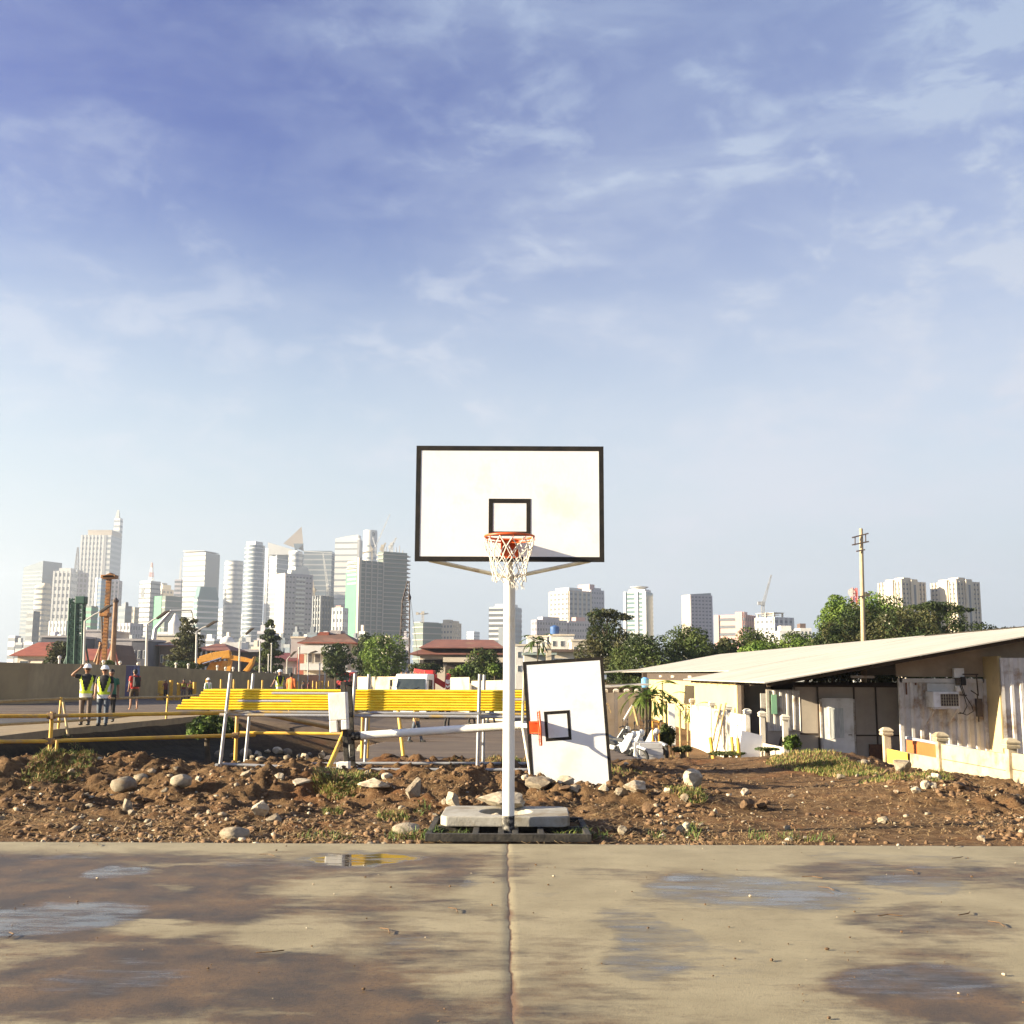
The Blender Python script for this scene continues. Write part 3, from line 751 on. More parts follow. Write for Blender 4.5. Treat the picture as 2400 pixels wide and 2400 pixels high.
crumbs('fine_gravel', 9000, [m_clod, m_rock, m_rockw], (10.72, 14.5), .008, .035, 6, [.80, .12, .08])

# ------------------------------------------------------------------ grass, straw, weeds
m_grass = pm('grass_blade', (.075, .125, .018), (.17, .18, .034), 3, .7)
m_straw = pm('straw', (.42, .29, .13), (.30, .18, .075), 6, .85)
m_leaf = pm('weed_leaf', (.06, .11, .025), (.11, .15, .04), 4, .6)
def blades(pts, hgt, width, lean, seed):
    """pts (n,3), per-blade height"""
    g = np.random.default_rng(seed); n = len(pts); a = g.random(n) * 6.28; b = a + PI / 2 + g.normal(0, .5, n)
    h = hgt * (.5 + .8 * g.random(n)); L_ = lean * (.3 + g.random(n)) * h
    dx, dy = np.cos(a), np.sin(a); ex, ey = np.cos(b), np.sin(b); w = width * (.6 + .8 * g.random(n))
    P = np.asarray(pts); V = np.zeros((n, 6, 3))
    for i, (f, hh, ww) in enumerate(((0, 0, 1), (.35, .6, .8), (1, 1, .12))):
        cx = P[:, 0] + dx * L_ * f; cy = P[:, 1] + dy * L_ * f; cz = P[:, 2] + h * hh * (1 - .25 * lean * f)
        V[:, 2 * i] = np.stack([cx - ex * w * ww, cy - ey * w * ww, cz], -1); V[:, 2 * i + 1] = np.stack([cx + ex * w * ww, cy + ey * w * ww, cz], -1)
    i0 = (np.arange(n) * 6)[:, None]
    Fq = np.concatenate([i0 + np.array([[0, 1, 3, 2]]), i0 + np.array([[2, 3, 5, 4]])])
    return V.reshape(-1, 3), Fq
def patch(lst, hgt, width, lean, seed, name, label, cat, mats):
    g = np.random.default_rng(seed); pts = []
    for px, py, rx, ry, n in lst:
        p = hit(px, py); q = rx * mpp(p.y)
        a = g.random(n) * 6.28; r_ = np.sqrt(g.random(n)); x = p.x + np.cos(a) * r_ * q; y = p.y + np.sin(a) * r_ * ry
        y = np.maximum(y, 10.76); pts.append(np.stack([x, y, H(x, y)], -1))
    V, Fq = blades(np.concatenate(pts), hgt, width, lean, seed)
    mi = np.random.default_rng(seed + 1).integers(0, len(mats), len(Fq))
    return tag(npmesh(name, V, Fq, mats, mi=mi), label, cat, kind='stuff')
patch([(790, 1835, 55, .45, 1500), (810, 1855, 45, .3, 700), (850, 1822, 40, .3, 400), (150, 1790, 70, .5, 1100), (190, 1765, 50, .4, 700), (100, 1815, 40, .4, 500), (1890, 1780, 90, .9, 1800), (1985, 1812, 90, .8, 1800), (1930, 1800, 60, .5, 900), (2080, 1822, 60, .5, 800), (2190, 1822, 40, .4, 400), (1600, 1852, 45, .35, 500), (1625, 1870, 30, .2, 250), (1430, 1808, 80, .3, 300), (240, 1668, 30, .3, 0), (1170, 1782, 120, .25, 700), (780, 1905, 24, .2, 160), (920, 1920, 40, .2, 260)],
      .075, .004, .9, 31, 'grass_patch', 'short green and yellow grass growing in patches on the dirt', 'grass', [m_grass, m_grass, m_straw])
patch([(x, 1965, 26, .12, 26) for x in (970, 1010, 1075, 1085, 1330, 1365, 1380, 1405, 1540, 1625, 1780, 1850)] + [(1622, 1945, 16, .15, 60), (1040, 1930, 18, .15, 40), (990, 1900, 16, .2, 40), (990, 1968, 30, .08, 60), (930, 1968, 30, .08, 50), (760, 1968, 60, .08, 60), (1900, 1972, 60, .08, 60)],
      .11, .0035, 1.1, 33, 'weed_tufts', 'thin green blades sprouting along the court edge and round the hoop base', 'weeds', [m_grass, m_leaf])
gs = np.random.default_rng(44); n = 9000
y = 10.8 + 6.5 * gs.random(n) ** 1.3; x = (gs.random(n) - .5) * .98 * y
kp = (fbm(x * .8, y * 1.0, 55, 3) + .5 * gs.random(n)) > .05
x, y = x[kp], y[kp]
V, Fq = blades(np.stack([x, y, H(x, y) + .015], -1), .05, .0042, 4.5, 45)
tag(npmesh('dry_straw', V, Fq, m_straw), 'dry yellow straw and roots littering the dirt', 'straw', kind='stuff')
# ================================================================== PIPE RACK
gz = .05
def P3(x, y, z): return Vector((x, y, z))
rack = thing('pipe_rack', 'grey steel rack of upright poles holding the long yellow pipes', 'pipe rack', (-2.52, 18.2, 0))
def rl_(x, y, z): return (x + 2.52, y - 18.2, z)
fy, ry = 17.55, 18.85
fx = [(-4.46, -4.58), (-2.48, -2.55), (-.50, -.53)]; rx = [(-4.40, -4.50), (-2.43, -2.47), (-.46, -.47)]
for (xt, xb) in fx: MB().tube([rl_(xb, fy, Hs(xb, fy) - .15), rl_(xt, fy, 1.585)], .027, 14).build('post', m_steel, rack, True)
for (xt, xb) in rx: MB().tube([rl_(xb, ry, Hs(xb, ry) - .15), rl_(xt, ry, 1.575)], .027, 14).build('post', m_steel, rack, True)
m_railgrey = pm('rail_grey_yellow', (.40, .40, .42), (.36, .36, .37), 6, .45, metal=.3, c3=(.62, .38, .03), s3=1.3)
for y, s in ((fy + .055, 1), (ry - .055, -1)):
    MB().tube([rl_(-4.62, y, .93), rl_(-1.2, y, .918), rl_(.95, y, .91)], .026, 14).build('rail', m_railgrey, rack, True)
for y in (fy + .05, ry - .05):
    MB().tube([rl_(-4.6, y, Hs(-4.6, y) + .05), rl_(-2.5, y, .09), rl_(.9, y, .10)], .026, 12).build('ground_rail', m_steel, rack, True)
for xt, xb in fx:
    MB().tube([rl_(xt - .02, fy - .12, .975 - .003), rl_(xt + .02, ry + .12, .972)], .026, 12).build('cross_rail', m_steel, rack, True)
    MB().tube([rl_(xb - .02, fy - .1, Hs(xb, fy) + .06), rl_(xb + .02, ry + .1, Hs(xb, ry) + .06)], .026, 12).build('ground_cross_rail', m_steel, rack, True)
m_pipe = _M.get('pipe') or bpy.data.materials.new('yellow_pipe_worn'); m_pipe.use_nodes = True
t = m_pipe.node_tree; b = t.nodes['Principled BSDF']; L = t.links.new
tc = t.nodes.new('ShaderNodeTexCoord'); oi = t.nodes.new('ShaderNodeObjectInfo'); va = t.nodes.new('ShaderNodeVectorMath'); va.operation = 'MULTIPLY_ADD'
mp = t.nodes.new('ShaderNodeMapping'); mp.inputs['Scale'].default_value = (1, .6, .6); L(tc.outputs['Object'], mp.inputs[0])
L(oi.outputs['Random'], va.inputs[0]); va.inputs[1].default_value = (71, 37, 53); L(mp.outputs[0], va.inputs[2])
nz = t.nodes.new('ShaderNodeTexNoise'); nz.inputs['Scale'].default_value = .55; nz.inputs['Detail'].default_value = 2; L(va.outputs[0], nz.inputs['Vector'])
mr = t.nodes.new('ShaderNodeMapRange'); mr.inputs[1].default_value = .665; mr.inputs[2].default_value = .675; L(nz.outputs[0], mr.inputs[0])
n2 = t.nodes.new('ShaderNodeTexNoise'); n2.inputs['Scale'].default_value = 5; n2.inputs['Detail'].default_value = 5; L(va.outputs[0], n2.inputs['Vector'])
m2 = t.nodes.new('ShaderNodeMapRange'); m2.inputs[1].default_value = .4; m2.inputs[2].default_value = .7; L(n2.outputs[0], m2.inputs[0])
x1 = t.nodes.new('ShaderNodeMix'); x1.data_type = 'RGBA'; L(m2.outputs[0], x1.inputs[0]); x1.inputs[6].default_value = (.88, .64, .04, 1); x1.inputs[7].default_value = (.82, .50, .012, 1)
x2 = t.nodes.new('ShaderNodeMix'); x2.data_type = 'RGBA'; L(mr.outputs[0], x2.inputs[0]); L(x1.outputs[2], x2.inputs[6]); x2.inputs[7].default_value = (.45, .43, .43, 1)
L(x2.outputs[2], b.inputs['Base Color']); b.inputs['Roughness'].default_value = .4
# every pipe is 6 m long; its bore is left open at both ends
pr = .0206
pmsh = MB().tube([(-3, 0, 0), (3, 0, 0)], pr, 14, cap=False)
pmsh.tube([(-3, 0, 0), (3, 0, 0)], pr * .86, 14, cap=False)
for e in (-3, 3):
    n0 = len(pmsh.v)
    for q in (pr, pr * .86): pmsh.tube([(e, 0, 0), (e + .0001, 0, 0)], q, 14, cap=False)
pipe0 = pmsh.build('scaffold_pipe', m_pipe, None, True)
rp = random.Random(5)
left_x = [-5.42, -5.40, -5.34, -5.33, -5.20, -5.06, -5.04, -5.00]
pz0 = .975 + .027 + pr
for r_ in range(8):
    for c_ in range(8):
        o = pipe0 if (r_ == 0 and c_ == 0) else pipe0.copy()
        if o is not pipe0: COL.objects.link(o)
        lx = left_x[r_] + .10 + (0 if c_ == 0 else rp.uniform(-.05, .35))
        o.location = (lx + 3, fy + .09 + c_ * .0435, pz0 + r_ * .0412); o.rotation_euler = (rp.uniform(0, 6), rp.uniform(-.0006, .0006), rp.uniform(-.0004, .0004))
        tag(o, 'long yellow steel scaffold pipe lying in the stack on the grey rack', 'pipe', 'yellow pipes stacked on the rack')

# ================================================================== YELLOW PIPE BARRIER BY THE PIT
m_coupler = pm('coupler_rust', (.30, .19, .08), (.18, .10, .05), 20, .7)
def barrier(name, label, cat, pts, posts, zs, rad, mat, overs=.15, extra=None, tilt=0):
    o0 = Vector((*pts[0], 0))
    root = thing(name, label, cat, o0)
    for (x, y, z0, z1) in posts:
        MB().tube([Vector((x, y, z0)) - o0, Vector((x + tilt, y, z1)) - o0], rad, 10).build('post', mat, root, True)
        for z in zs:
            if z[0] < z1 + .1: MB().box(Vector((x, y - .02, z[1](x, y))) - o0, (rad * 3.4, rad * 4, rad * 3.2)).build('coupler', m_coupler, root, bevel=.01)
    for z in zs:
        q = [Vector((x, y - rad * 1.6, z[1](x, y))) - o0 for x, y in pts]
        d0 = (q[0] - q[1]).normalized(); d1 = (q[-1] - q[-2]).normalized()
        q[0] = q[0] + d0 * overs; q[-1] = q[-1] + d1 * overs
        MB().tube(q, rad, 10).build('rail', mat, root, True)
    if extra: extra(root, o0)
    return root
ptsA = [(-11.5, 18.6), (-8.02, 19.4), (-5.28, 21.4)]
def exA(root, o0):
    MB().tube([Vector((-7.88, 19.28, Hs(-7.88, 19.28) - .1)) - o0, Vector((-7.86, 19.30, .42)) - o0], .026, 10).build('stake', m_yellow2, root, True)
barrier('pipe_barrier', 'yellow steel pipe barrier with two rails along the pit at left', 'barrier', ptsA,
        [(-8.02, 19.4, Hs(-8.02, 19.4) - .15, .90), (-5.28, 21.4, Hs(-5.28, 21.4) - .2, .86)], [(.83, lambda x, y: .83 + .0 * x), (.40, lambda x, y: .40)], .034, m_yellow2, .4, exA)
ptsB = [(-5.20, 21.6), (-1.9, 21.2)]
def exB(root, o0):
    MB().tube([Vector((-1.98, 20.9, Hs(-1.98, 20.9) - .1)) - o0, Vector((-2.16, 21.15, .95)) - o0], .034, 10).build('post', m_yellow2, root, True)
barrier('pipe_barrier', 'yellow pipe rail running level behind the stacked pipes', 'barrier', ptsB, [], [(.44, lambda x, y: .44)], .03, m_yellow2, .05, exB)
# diagonal yellow prop and rusty post beside the toppled base
pp = hit(752, 1825); tag(MB().tube([(pp.x, pp.y, pp.z - .1), at(818, 1690, 16.9)[:], (at(826, 1676, 16.95))[:]], .034, 12).build('pipe_prop', m_yellow2, None, True), 'yellow pipe propped slanting against the toppled hoop base', 'pipe')
p0 = at(812, 1815, 16.9); tag(MB().tube([(p0.x, 16.95, Hs(p0.x, 16.95) - .1), (p0.x - .06, 16.95, 1.36)], .04, 8).build('stake', m_rust, None, True), 'rusty brown stake standing right behind the toppled hoop base', 'stake')
# ---- bamboo rail along the pavement edge
def bamboo(pts, zt, zl, label, posts, brace=False):
    o0 = Vector((*pts[0], 0)); root = thing('bamboo_railing', label, 'railing', o0)
    for z in (zt, zl):
        if z is None: continue
        q = []
        for i in range(len(pts) - 1):
            a, b_ = Vector((*pts[i], 0)), Vector((*pts[i + 1], 0))
            for f in (0, .33, .66): q.append(a.lerp(b_, f) + Vector((0, 0, z + float(plane_z(a.lerp(b_, f).y)) + rp.uniform(-.03, .03))) - o0)
        q.append(Vector((*pts[-1], z + float(plane_z(pts[-1][1])))) - o0)
        MB().tube(q, .036, 8).build('rail', m_bamboo, root, True)
    for x, y in posts:
        g = float(plane_z(y)); MB().tube([Vector((x, y, g - .1)) - o0, Vector((x + .03, y, g + zt + .06)) - o0], .038, 8).build('post', m_yellow2, root, True)
    if brace:
        MB().tube([Vector((-12.05, 30.3, -.15)) - o0, Vector((-12.5, 30.9, .82)) - o0], .035, 8).build('brace', m_bamboo, root, True)
bamboo([(-13.6, 24.0), (-12.62, 31.0), (-12.58, 40.5), (-12.5, 46)], .83, .22, 'weathered bamboo railing along the pavement at the pit edge, in front of the two workers', [(-12.62, 31.0), (-12.58, 40.5), (-12.5, 45.8)], True)
bamboo([(-13.6, 57), (-11.6, 56), (-9.0, 55.5), (-7.0, 57)], .55, None, 'low bamboo rail in front of the red truck, behind the stacked pipes', [(-11.2, 55.9), (-9.0, 55.5), (-8.0, 56.2), (-7.2, 56.9)])
rp2 = Vector((-4.35, 22.4, 0))
rt = thing('bamboo_railing', 'slanting bamboo rail in the pit below the stacked pipes', 'railing', rp2)
MB().tube([Vector((-5.3, 21.9, .86)) - rp2, Vector((-3.2, 23.2, .38)) - rp2], .03, 8).build('rail', m_bamboo, rt, True)
MB().tube([Vector((-5.1, 22.1, .80)) - rp2, Vector((-3.1, 23.4, .30)) - rp2], .03, 8).build('rail', m_bamboo, rt, True)
for x in (-3.05, -2.93): MB().tube([Vector((x, 22.8, -.5)) - rp2, Vector((x, 22.8, .76)) - rp2], .03, 8).build('post', m_yellow2, rt, True)

# ================================================================== FAR WALL, BANNERS, BOLLARDS
m_wall = pm('site_wall_render', (.33, .245, .125), (.26, .19, .10), .8, .9, .15, 12, c3=(.38, .285, .15), s3=.25)
wpx = [(-140, 1548, 1655), (67, 1554, 1646), (310, 1559, 1636), (540, 1573, 1632), (790, 1585, 1620)]
wd = [66, 72, 100, 122, 166]
wb = []
for (px, t_, b_), d in zip(wpx, wd):
    a = at(px, t_, d); g = float(plane_z(d)); wb.append((a.x, d, g - .3, a.z))
mb = MB()
for i in range(len(wb) - 1):
    (x0, y0, b0_, t0), (x1, y1, b1, t1) = wb[i], wb[i + 1]
    n = 0.2
    for dy, fl in ((0, 1), (n, -1)): mb.quadv([(x0, y0 + dy, b0_), (x1, y1 + dy, b1), (x1, y1 + dy, t1), (x0, y0 + dy, t0)][::fl])
    mb.quadv([(x0, y0, t0), (x1, y1, t1), (x1, y1 + n, t1), (x0, y0 + n, t0)])
    mb.quadv([(x0, y0, b0_), (x1, y1, b1), (x1, y1 + n, b1), (x0, y0 + n, b0_)])
mb.quadv([(wb[0][0], wb[0][1], wb[0][2]), (wb[0][0], wb[0][1], wb[0][3]), (wb[0][0], wb[0][1] + .2, wb[0][3]), (wb[0][0], wb[0][1] + .2, wb[0][2])])
mb.quadv([(wb[-1][0], wb[-1][1], wb[-1][2]), (wb[-1][0], wb[-1][1], wb[-1][3]), (wb[-1][0], wb[-1][1] + .2, wb[-1][3]), (wb[-1][0], wb[-1][1] + .2, wb[-1][2])])
tag(mb.build('site_wall', m_wall), 'long olive brown perimeter wall behind the two workers', 'wall')
m_banner = pm('banner_blue', (.035, .03, .12), (.06, .03, .10), 1.2, .6, c3=(.10, .16, .36), s3=.9)
m_banner2 = pm('banner_print', (.25, .27, .42), (.30, .10, .20), 3, .6)
for (x0, x1, lb) in ((221, 252, 'dark blue printed banner on the wall behind the two workers'), (293, 328, 'dark blue printed banner on the wall behind the person in red')):
    def wallpt(px):
        for i in range(len(wb) - 1):
            (ax, ay, _, at0), (bx_, by, _, bt0) = wb[i], wb[i + 1]
            d = ray(px, 1578); k = d.x / d.y
            f = (k * ay - ax) / ((bx_ - ax) - k * (by - ay))
            if -.01 <= f <= 1.01: return ax + f * (bx_ - ax), ay + f * (by - ay), at0 + f * (bt0 - at0)
    a = wallpt(x0); c = wallpt(x1)
    o = thing('banner', lb, 'banner', (a[0], a[1] - .1, 0)); g = float(plane_z(a[1]))
    dv = Vector((c[0] - a[0], c[1] - a[1], 0)); zt = a[2] - .03
    MB().quadv([(0, 0, g + .25), (dv.x, dv.y, g + .25), (dv.x, dv.y, zt), (0, 0, zt)]).quadv([(0, .03, g + .25), (0, .03, zt), (dv.x, dv.y + .03, zt), (dv.x, dv.y + .03, g + .25)]).build('cloth', m_banner, o)
    pr_ = MB()
    for fx0, fx1, z0, z1 in ((.3, .62, .55, .72), (.25, .45, .40, .52), (.5, .75, .36, .44), (.2, .8, .12, .24)):
        H_ = zt - g - .25
        pr_.quadv([(dv.x * fx0, dv.y * fx0 - .012, g + .25 + H_ * z0), (dv.x * fx1, dv.y * fx1 - .012, g + .25 + H_ * z0), (dv.x * (fx1 - .1), dv.y * (fx1 - .1) - .012, g + .25 + H_ * z1), (dv.x * (fx0 + .04), dv.y * (fx0 + .04) - .012, g + .25 + H_ * z1)])
    pr_.build('print', m_banner2, o)
    MB().tube([(0, -.02, zt), (dv.x, dv.y - .02, zt)], .02, 8).build('batten', m_steel, o)
# bollards
m_ylw = pm('bollard_yellow', (.62, .33, .02), (.45, .24, .03), 5, .6)
def bollard(px, pyb, h, wbase, label, can=False, white=False):
    p = on_z(px, pyb, 0); d = 92; q = at(px, pyb, d); k = mpp(d)
    g = float(plane_z(d)); o = thing('bollard', label, 'bollard', (q.x, d, g)); hh = h * k; wb_ = wbase * k
    MB().prism([(-wb_ / 2, 0), (wb_ / 2, 0), (wb_ * .36, .42), (-wb_ * .36, .42)], -.3, .3).build('base', m_ylw, o)
    MB().tube([(0, 0, .4), (0, 0, hh)], .16 if not white else .07, 10).build('post', m_ylw, o, True)
    if can: MB().lathe([(.27, hh - 1.05), (.29, hh - .9), (.29, hh), (.25, hh + .04)], 14).build('cap', m_yellow2, o, True)
bollard(377, 1634, 44, 17, 'tall yellow bollard with a fat top by the wall', can=True)
bollard(400, 1634, 46, 16, 'yellow bollard between the workers by the wall')
bollard(418, 1633, 40, 10, 'thin yellow bollard left of the striped vests by the wall')
bollard(455, 1632, 42, 9, 'yellow bollard right of the striped vests by the wall')
def stake(px, d, y0, y1, lb, grp=None):
    a, c = at(px, y1, d), at(px, y0, d); g = gzf(a.x, d)
    o = thing('marker_stake', lb, 'stake', (a.x, d, g), group=grp)
    MB().tube([(0, 0, -.1), (0, 0, c.z - g - .7)], .045, 8).build('stem', m_ylw, o, True)
    MB().tube([(0, 0, c.z - g - .75), (0, 0, c.z - g)], .085, 10).build('sleeve', m_yellow2, o, True)
for i, px in enumerate((483, 517, 547, 582, 614)):
    stake(px, 96, (1591, 1592, 1592, 1594, 1594)[i], 1630, 'thin yellow and white marker stake standing before the olive wall above the pipes', 'marker stakes before the olive wall')
rk = random.Random(8)
for i, px in enumerate((697, 708, 733, 742, 748, 755, 762, 770)):
    stake(px, 120 + i * 3, 1597 + rk.uniform(-2, 2), 1622, 'far small marker stake beside the red truck', 'marker stakes beside the red truck')
# cream corrugated hoarding beyond
m_hoard = pm('cream_sheet', (.56, .47, .32), (.46, .38, .26), 1.5, .6, c3=(.40, .30, .18), s3=.4)
def hoarding(px0, px1, yt0, yt1, d0, d1, label, mat=None, pitch=.6):
    a, c = at(px0, yt0, d0), at(px1, yt1, d1); n = max(4, int((c - a).length / pitch * 2)); mb = MB()
    for side in (0, .05):
        for i in range(n):
            f0, f1 = i / n, (i + 1) / n
            o0, o1 = (.07 if i % 2 else 0), (.07 if i % 2 == 0 else 0)
            p, q = a.lerp(c, f0), a.lerp(c, f1)
            mb.quadv([(p.x, p.y + o0 + side, gzf(p.x, p.y) - .2), (q.x, q.y + o1 + side, gzf(q.x, q.y) - .2), (q.x, q.y + o1 + side, q.z), (p.x, p.y + o0 + side, p.z)])
    return tag(mb.build('hoarding', mat or m_hoard), label, 'fence')
hoarding(838, 940, 1586, 1586, 120, 112, 'cream corrugated sheet hoarding between the red truck and the white truck')
hoarding(1055, 1100, 1588, 1587, 85, 80, 'cream sheet fence right of the white truck')
hoarding(1105, 1182, 1596, 1594, 70, 66, 'pale panel fence behind the right rack post')
# ================================================================== PEOPLE
m_skin = pm('skin_brown', (.27, .135, .075), (.22, .105, .06), 6, .55)
m_skinl = pm('skin_tan', (.40, .22, .14), (.34, .18, .11), 6, .55)
m_hair = pm('black_hair', (.012, .010, .009), (.025, .02, .018), 30, .6)
m_shirtk = pm('black_shirt', (.016, .016, .018), (.03, .03, .032), 5, .85)
m_shirtr = pm('red_shirt', (.60, .05, .035), (.48, .035, .03), 4, .8)
m_shirto = pm('orange_suit', (.72, .20, .045), (.60, .14, .03), 4, .75)
m_shirty = pm('yellow_shirt', (.72, .47, .16), (.60, .38, .12), 4, .8)
m_shirtw = pm('white_cloth', (.74, .72, .68), (.62, .60, .56), 4, .8)
m_maroon = pm('maroon_shirt', (.16, .03, .025), (.11, .02, .02), 4, .8)
m_greent = pm('green_cloth', (.04, .16, .09), (.03, .11, .07), 4, .8)
m_vest = pm('hi_vis_yellow', (.60, .72, .04), (.50, .60, .03), 5, .6)
m_vestg = pm('hi_vis_green', (.30, .52, .05), (.24, .42, .04), 5, .6)
m_jean = pm('grey_blue_jeans', (.10, .12, .15), (.06, .07, .09), 5, .85)
m_khaki = pm('grey_trousers', (.17, .13, .11), (.12, .09, .075), 5, .85)
m_dark = pm('dark_trousers', (.022, .020, .022), (.035, .032, .03), 5, .85)
m_shorts = pm('brown_shorts', (.085, .06, .035), (.06, .04, .025), 5, .85)
m_boot = pm('black_boot', (.015, .013, .012), (.03, .027, .025), 8, .6)
m_helmet = pm('white_helmet', (.84, .83, .80), (.76, .75, .72), 4, .35)
m_lens = pm('sunglass_lens', (.008, .008, .008), (.012, .012, .012), 4, .15)
m_lip = pm('lips', (.20, .07, .055), (.16, .055, .045), 9, .5)
m_eye = pm('eye', (.10, .09, .085), (.02, .018, .016), 90, .3)
m_bag = pm('black_backpack', (.013, .014, .015), (.03, .03, .03), 9, .8)
def skin_body(name, chains, mat, parent):
    """chains: lists of (xyz, r); the first point of each later chain may repeat an earlier point to join there"""
    V = []; E = []; Rr = []; look = {}
    for ch in chains:
        prev = None
        for p, r in ch:
            key = tuple(round(c, 4) for c in p)
            if key not in look: look[key] = len(V); V.append(p); Rr.append(r)
            i = look[key]
            if prev is not None and prev != i: E.append((prev, i))
            prev = i
    me = bpy.data.meshes.new(name); me.from_pydata(V, E, []); me.materials.append(mat)
    o = bpy.data.objects.new(name, me); COL.objects.link(o); o.parent = parent
    sk = o.modifiers.new('skin', 'SKIN'); sk.use_smooth_shade = True; sk.branch_smoothing = .4
    for i, d in enumerate(me.skin_vertices[0].data):
        r = Rr[i]; d.radius = (r, r) if not isinstance(r, tuple) else r
        d.use_root = (i == 0)
    sb = o.modifiers.new('subsurf', 'SUBSURF'); sb.levels = 1; sb.render_levels = 2
    return o
def loft(mb, secs, n=20, m=0):
    """secs: (cx, cy, cz, rx, ry) rings stacked into a closed garment"""
    base = len(mb.v); k = len(secs)
    for cx, cy, cz, rx, ry in secs:
        for j in range(n):
            a = 2 * PI * j / n; c, s = math.cos(a), math.sin(a); e = 2.6
            q = (abs(c) ** e + abs(s) ** e) ** (-1 / e)
            mb.v.append((cx + rx * c * q, cy + ry * s * q, cz))
    for i in range(k - 1):
        for j in range(n):
            j2 = (j + 1) % n; mb.f.append((base + i * n + j, base + i * n + j2, base + (i + 1) * n + j2, base + (i + 1) * n + j)); mb.m.append(m)
    mb.f.append(tuple(base + j for j in range(n))[::-1]); mb.m.append(m); mb.f.append(tuple(base + (k - 1) * n + j for j in range(n))); mb.m.append(m)
def hand(ch, wrist, d, curl, rad=1.0):
    d = Vector(d).normalized(); pal = Vector(wrist) + d * .05
    s = d.orthogonal().normalized(); s = (Vector((1, 0, 0)) - d * d.x); s = s.normalized() if s.length > .2 else Vector((0, 1, 0)); c = d.cross(s) * curl
    ch.append([(tuple(wrist), .026), (tuple(pal), (.036))])
    tips = []
    for i, (off, ln) in enumerate(((-.030, .066), (-.011, .078), (.010, .074), (.029, .060))):
        a = pal + s * off + d * .02; b_ = a + d * ln * .55 + c * .012; e = b_ + d * ln * .4 + c * .028
        tips.append([(tuple(a), .0095), (tuple(b_), .0090), (tuple(e), .0075)])
    a = pal - d * .02 - s * .03; tips.append([(tuple(a), .012), (tuple(a - s * .022 + d * .028), .0105), (tuple(a - s * .028 + d * .055), .0085)])
    return tips
def person(label, loc, face, h=1.70, top=m_shirtk, legs=m_dark, skin=m_skin, helmet=None, vest=None, armL=None, armR=None, stride=.0, shorts=False, hair=True, glasses=False, backpack=False, shoes=True, sleeve='short', lean=0, bottom=None, group=None):
    """local frame: the figure looks towards -Y; +X is its left... arms given as (elbow, wrist) in local metres"""
    root = thing('person', label, 'person', loc, face, group)
    s = h / 1.72
    root.scale = (s, s, s)
    hipz, shz, hz = .90, 1.40, 1.585
    lx = .095
    def leg(sd, st):
        hip = (sd * lx, 0, hipz); kn = (sd * (lx + .01), -st * .5 - .02, .49); an = (sd * (lx + .012), -st + (.02), .085 + abs(st) * .05)
        return hip, kn, an
    LG = [leg(1, stride), leg(-1, -stride)]
    AR = []
    for sd, ar in ((1, armL), (-1, armR)):
        sh = (sd * .185, 0, shz)
        if ar is None: el, wr = (sd * .235, .02, 1.13), (sd * .235, -.05, .90)
        else: el, wr = ar
        AR.append((sh, el, wr))
    ch = [[((0, 0, hipz + .02), .105), ((0, .005, 1.06), .095), ((0, .005, 1.24), .105), ((0, .005, 1.39), .075), ((0, 0, 1.47), .05), ((0, -.005, 1.53), .052), ((0, -.014, 1.60), .082), ((0, -.004, 1.665), .082), ((0, .0, 1.705), .05)]]
    ch.append([((0, -.014, 1.60), .082), ((0, -.098, 1.595), .012)])            # nose
    for sd in (1, -1): ch.append([((0, -.014, 1.60), .082), ((sd * .088, .0, 1.605), .014)])   # ears
    extra = []
    for (hip, kn, an), sd in zip(LG, (1, -1)):
        ch.append([((0, 0, hipz + .02), .105), (hip, .082), ((hip[0], (hip[1] + kn[1]) / 2, (hipz + kn[2]) / 2), .068), (kn, .05), ((kn[0], (kn[1] + an[1]) / 2 + .02, .32), .050), (an, .036), ((an[0], an[1] - .07, an[2] - .045), .034), ((an[0], an[1] - .15, an[2] - .055), .026)])
    for (sh, el, wr), sd in zip(AR, (1, -1)):
        ch.append([((0, .005, 1.39), .075), (sh, .058), (tuple((Vector(sh) + Vector(el)) / 2), .045), (el, .038), (tuple(Vector(el).lerp(Vector(wr), .4)), .038), (wr, .026)])
        extra += hand(ch, wr, Vector(wr) - Vector(el), 1 if sd > 0 else -1)
    for c_ in extra:
        pal = None
        ch.append([ch[-1][0] if False else c_[0]] + c_[1:])
    # join every finger root to the nearest palm point so that the body is one surface
    palms = [(Vector(c_[1][0])) for c_ in ch if len(c_) == 2 and c_[0][1] == .026]
    for c_ in ch[-len(extra):]:
        q = min(palms, key=lambda v: (v - Vector(c_[0][0])).length); c_.insert(0, (tuple(q), .036))
    skin_body('body', ch, skin, root)
    # clothes
    tb = MB()
    loft(tb, [(0, 0, .86, .165, .115), (0, 0, .93, .172, .122), (0, 0, 1.05, .163, .115), (0, 0, 1.2, .178, .124), (0, 0, 1.33, .192, .122), (0, 0, 1.42, .165, .095), (0, .0, 1.47, .085, .07), (0, 0, 1.485, .06, .058)], 24)
    for sh, el, wr in AR:
        sh, el, wr = map(Vector, (sh, el, wr)); e_ = sh.lerp(el, .62)
        if sleeve == 'long': tb.tube([sh * .9 + Vector((0, 0, 1.40)) * .1, sh, sh.lerp(el, .5), el, wr], [.06, .068, .058, .052, .04], 12)
        else: tb.tube([sh * .85 + Vector((0, 0, 1.40)) * .15, sh, e_ * .5 + sh * .5, e_], [.06, .07, .064, .062], 12)
    tb.build('shirt', top, root, True)
    lb = MB()
    loft(lb, [(0, 0, .80, .168, .118), (0, 0, .87, .172, .122), (0, 0, .97, .166, .118), (0, 0, .985, .160, .112)], 24)
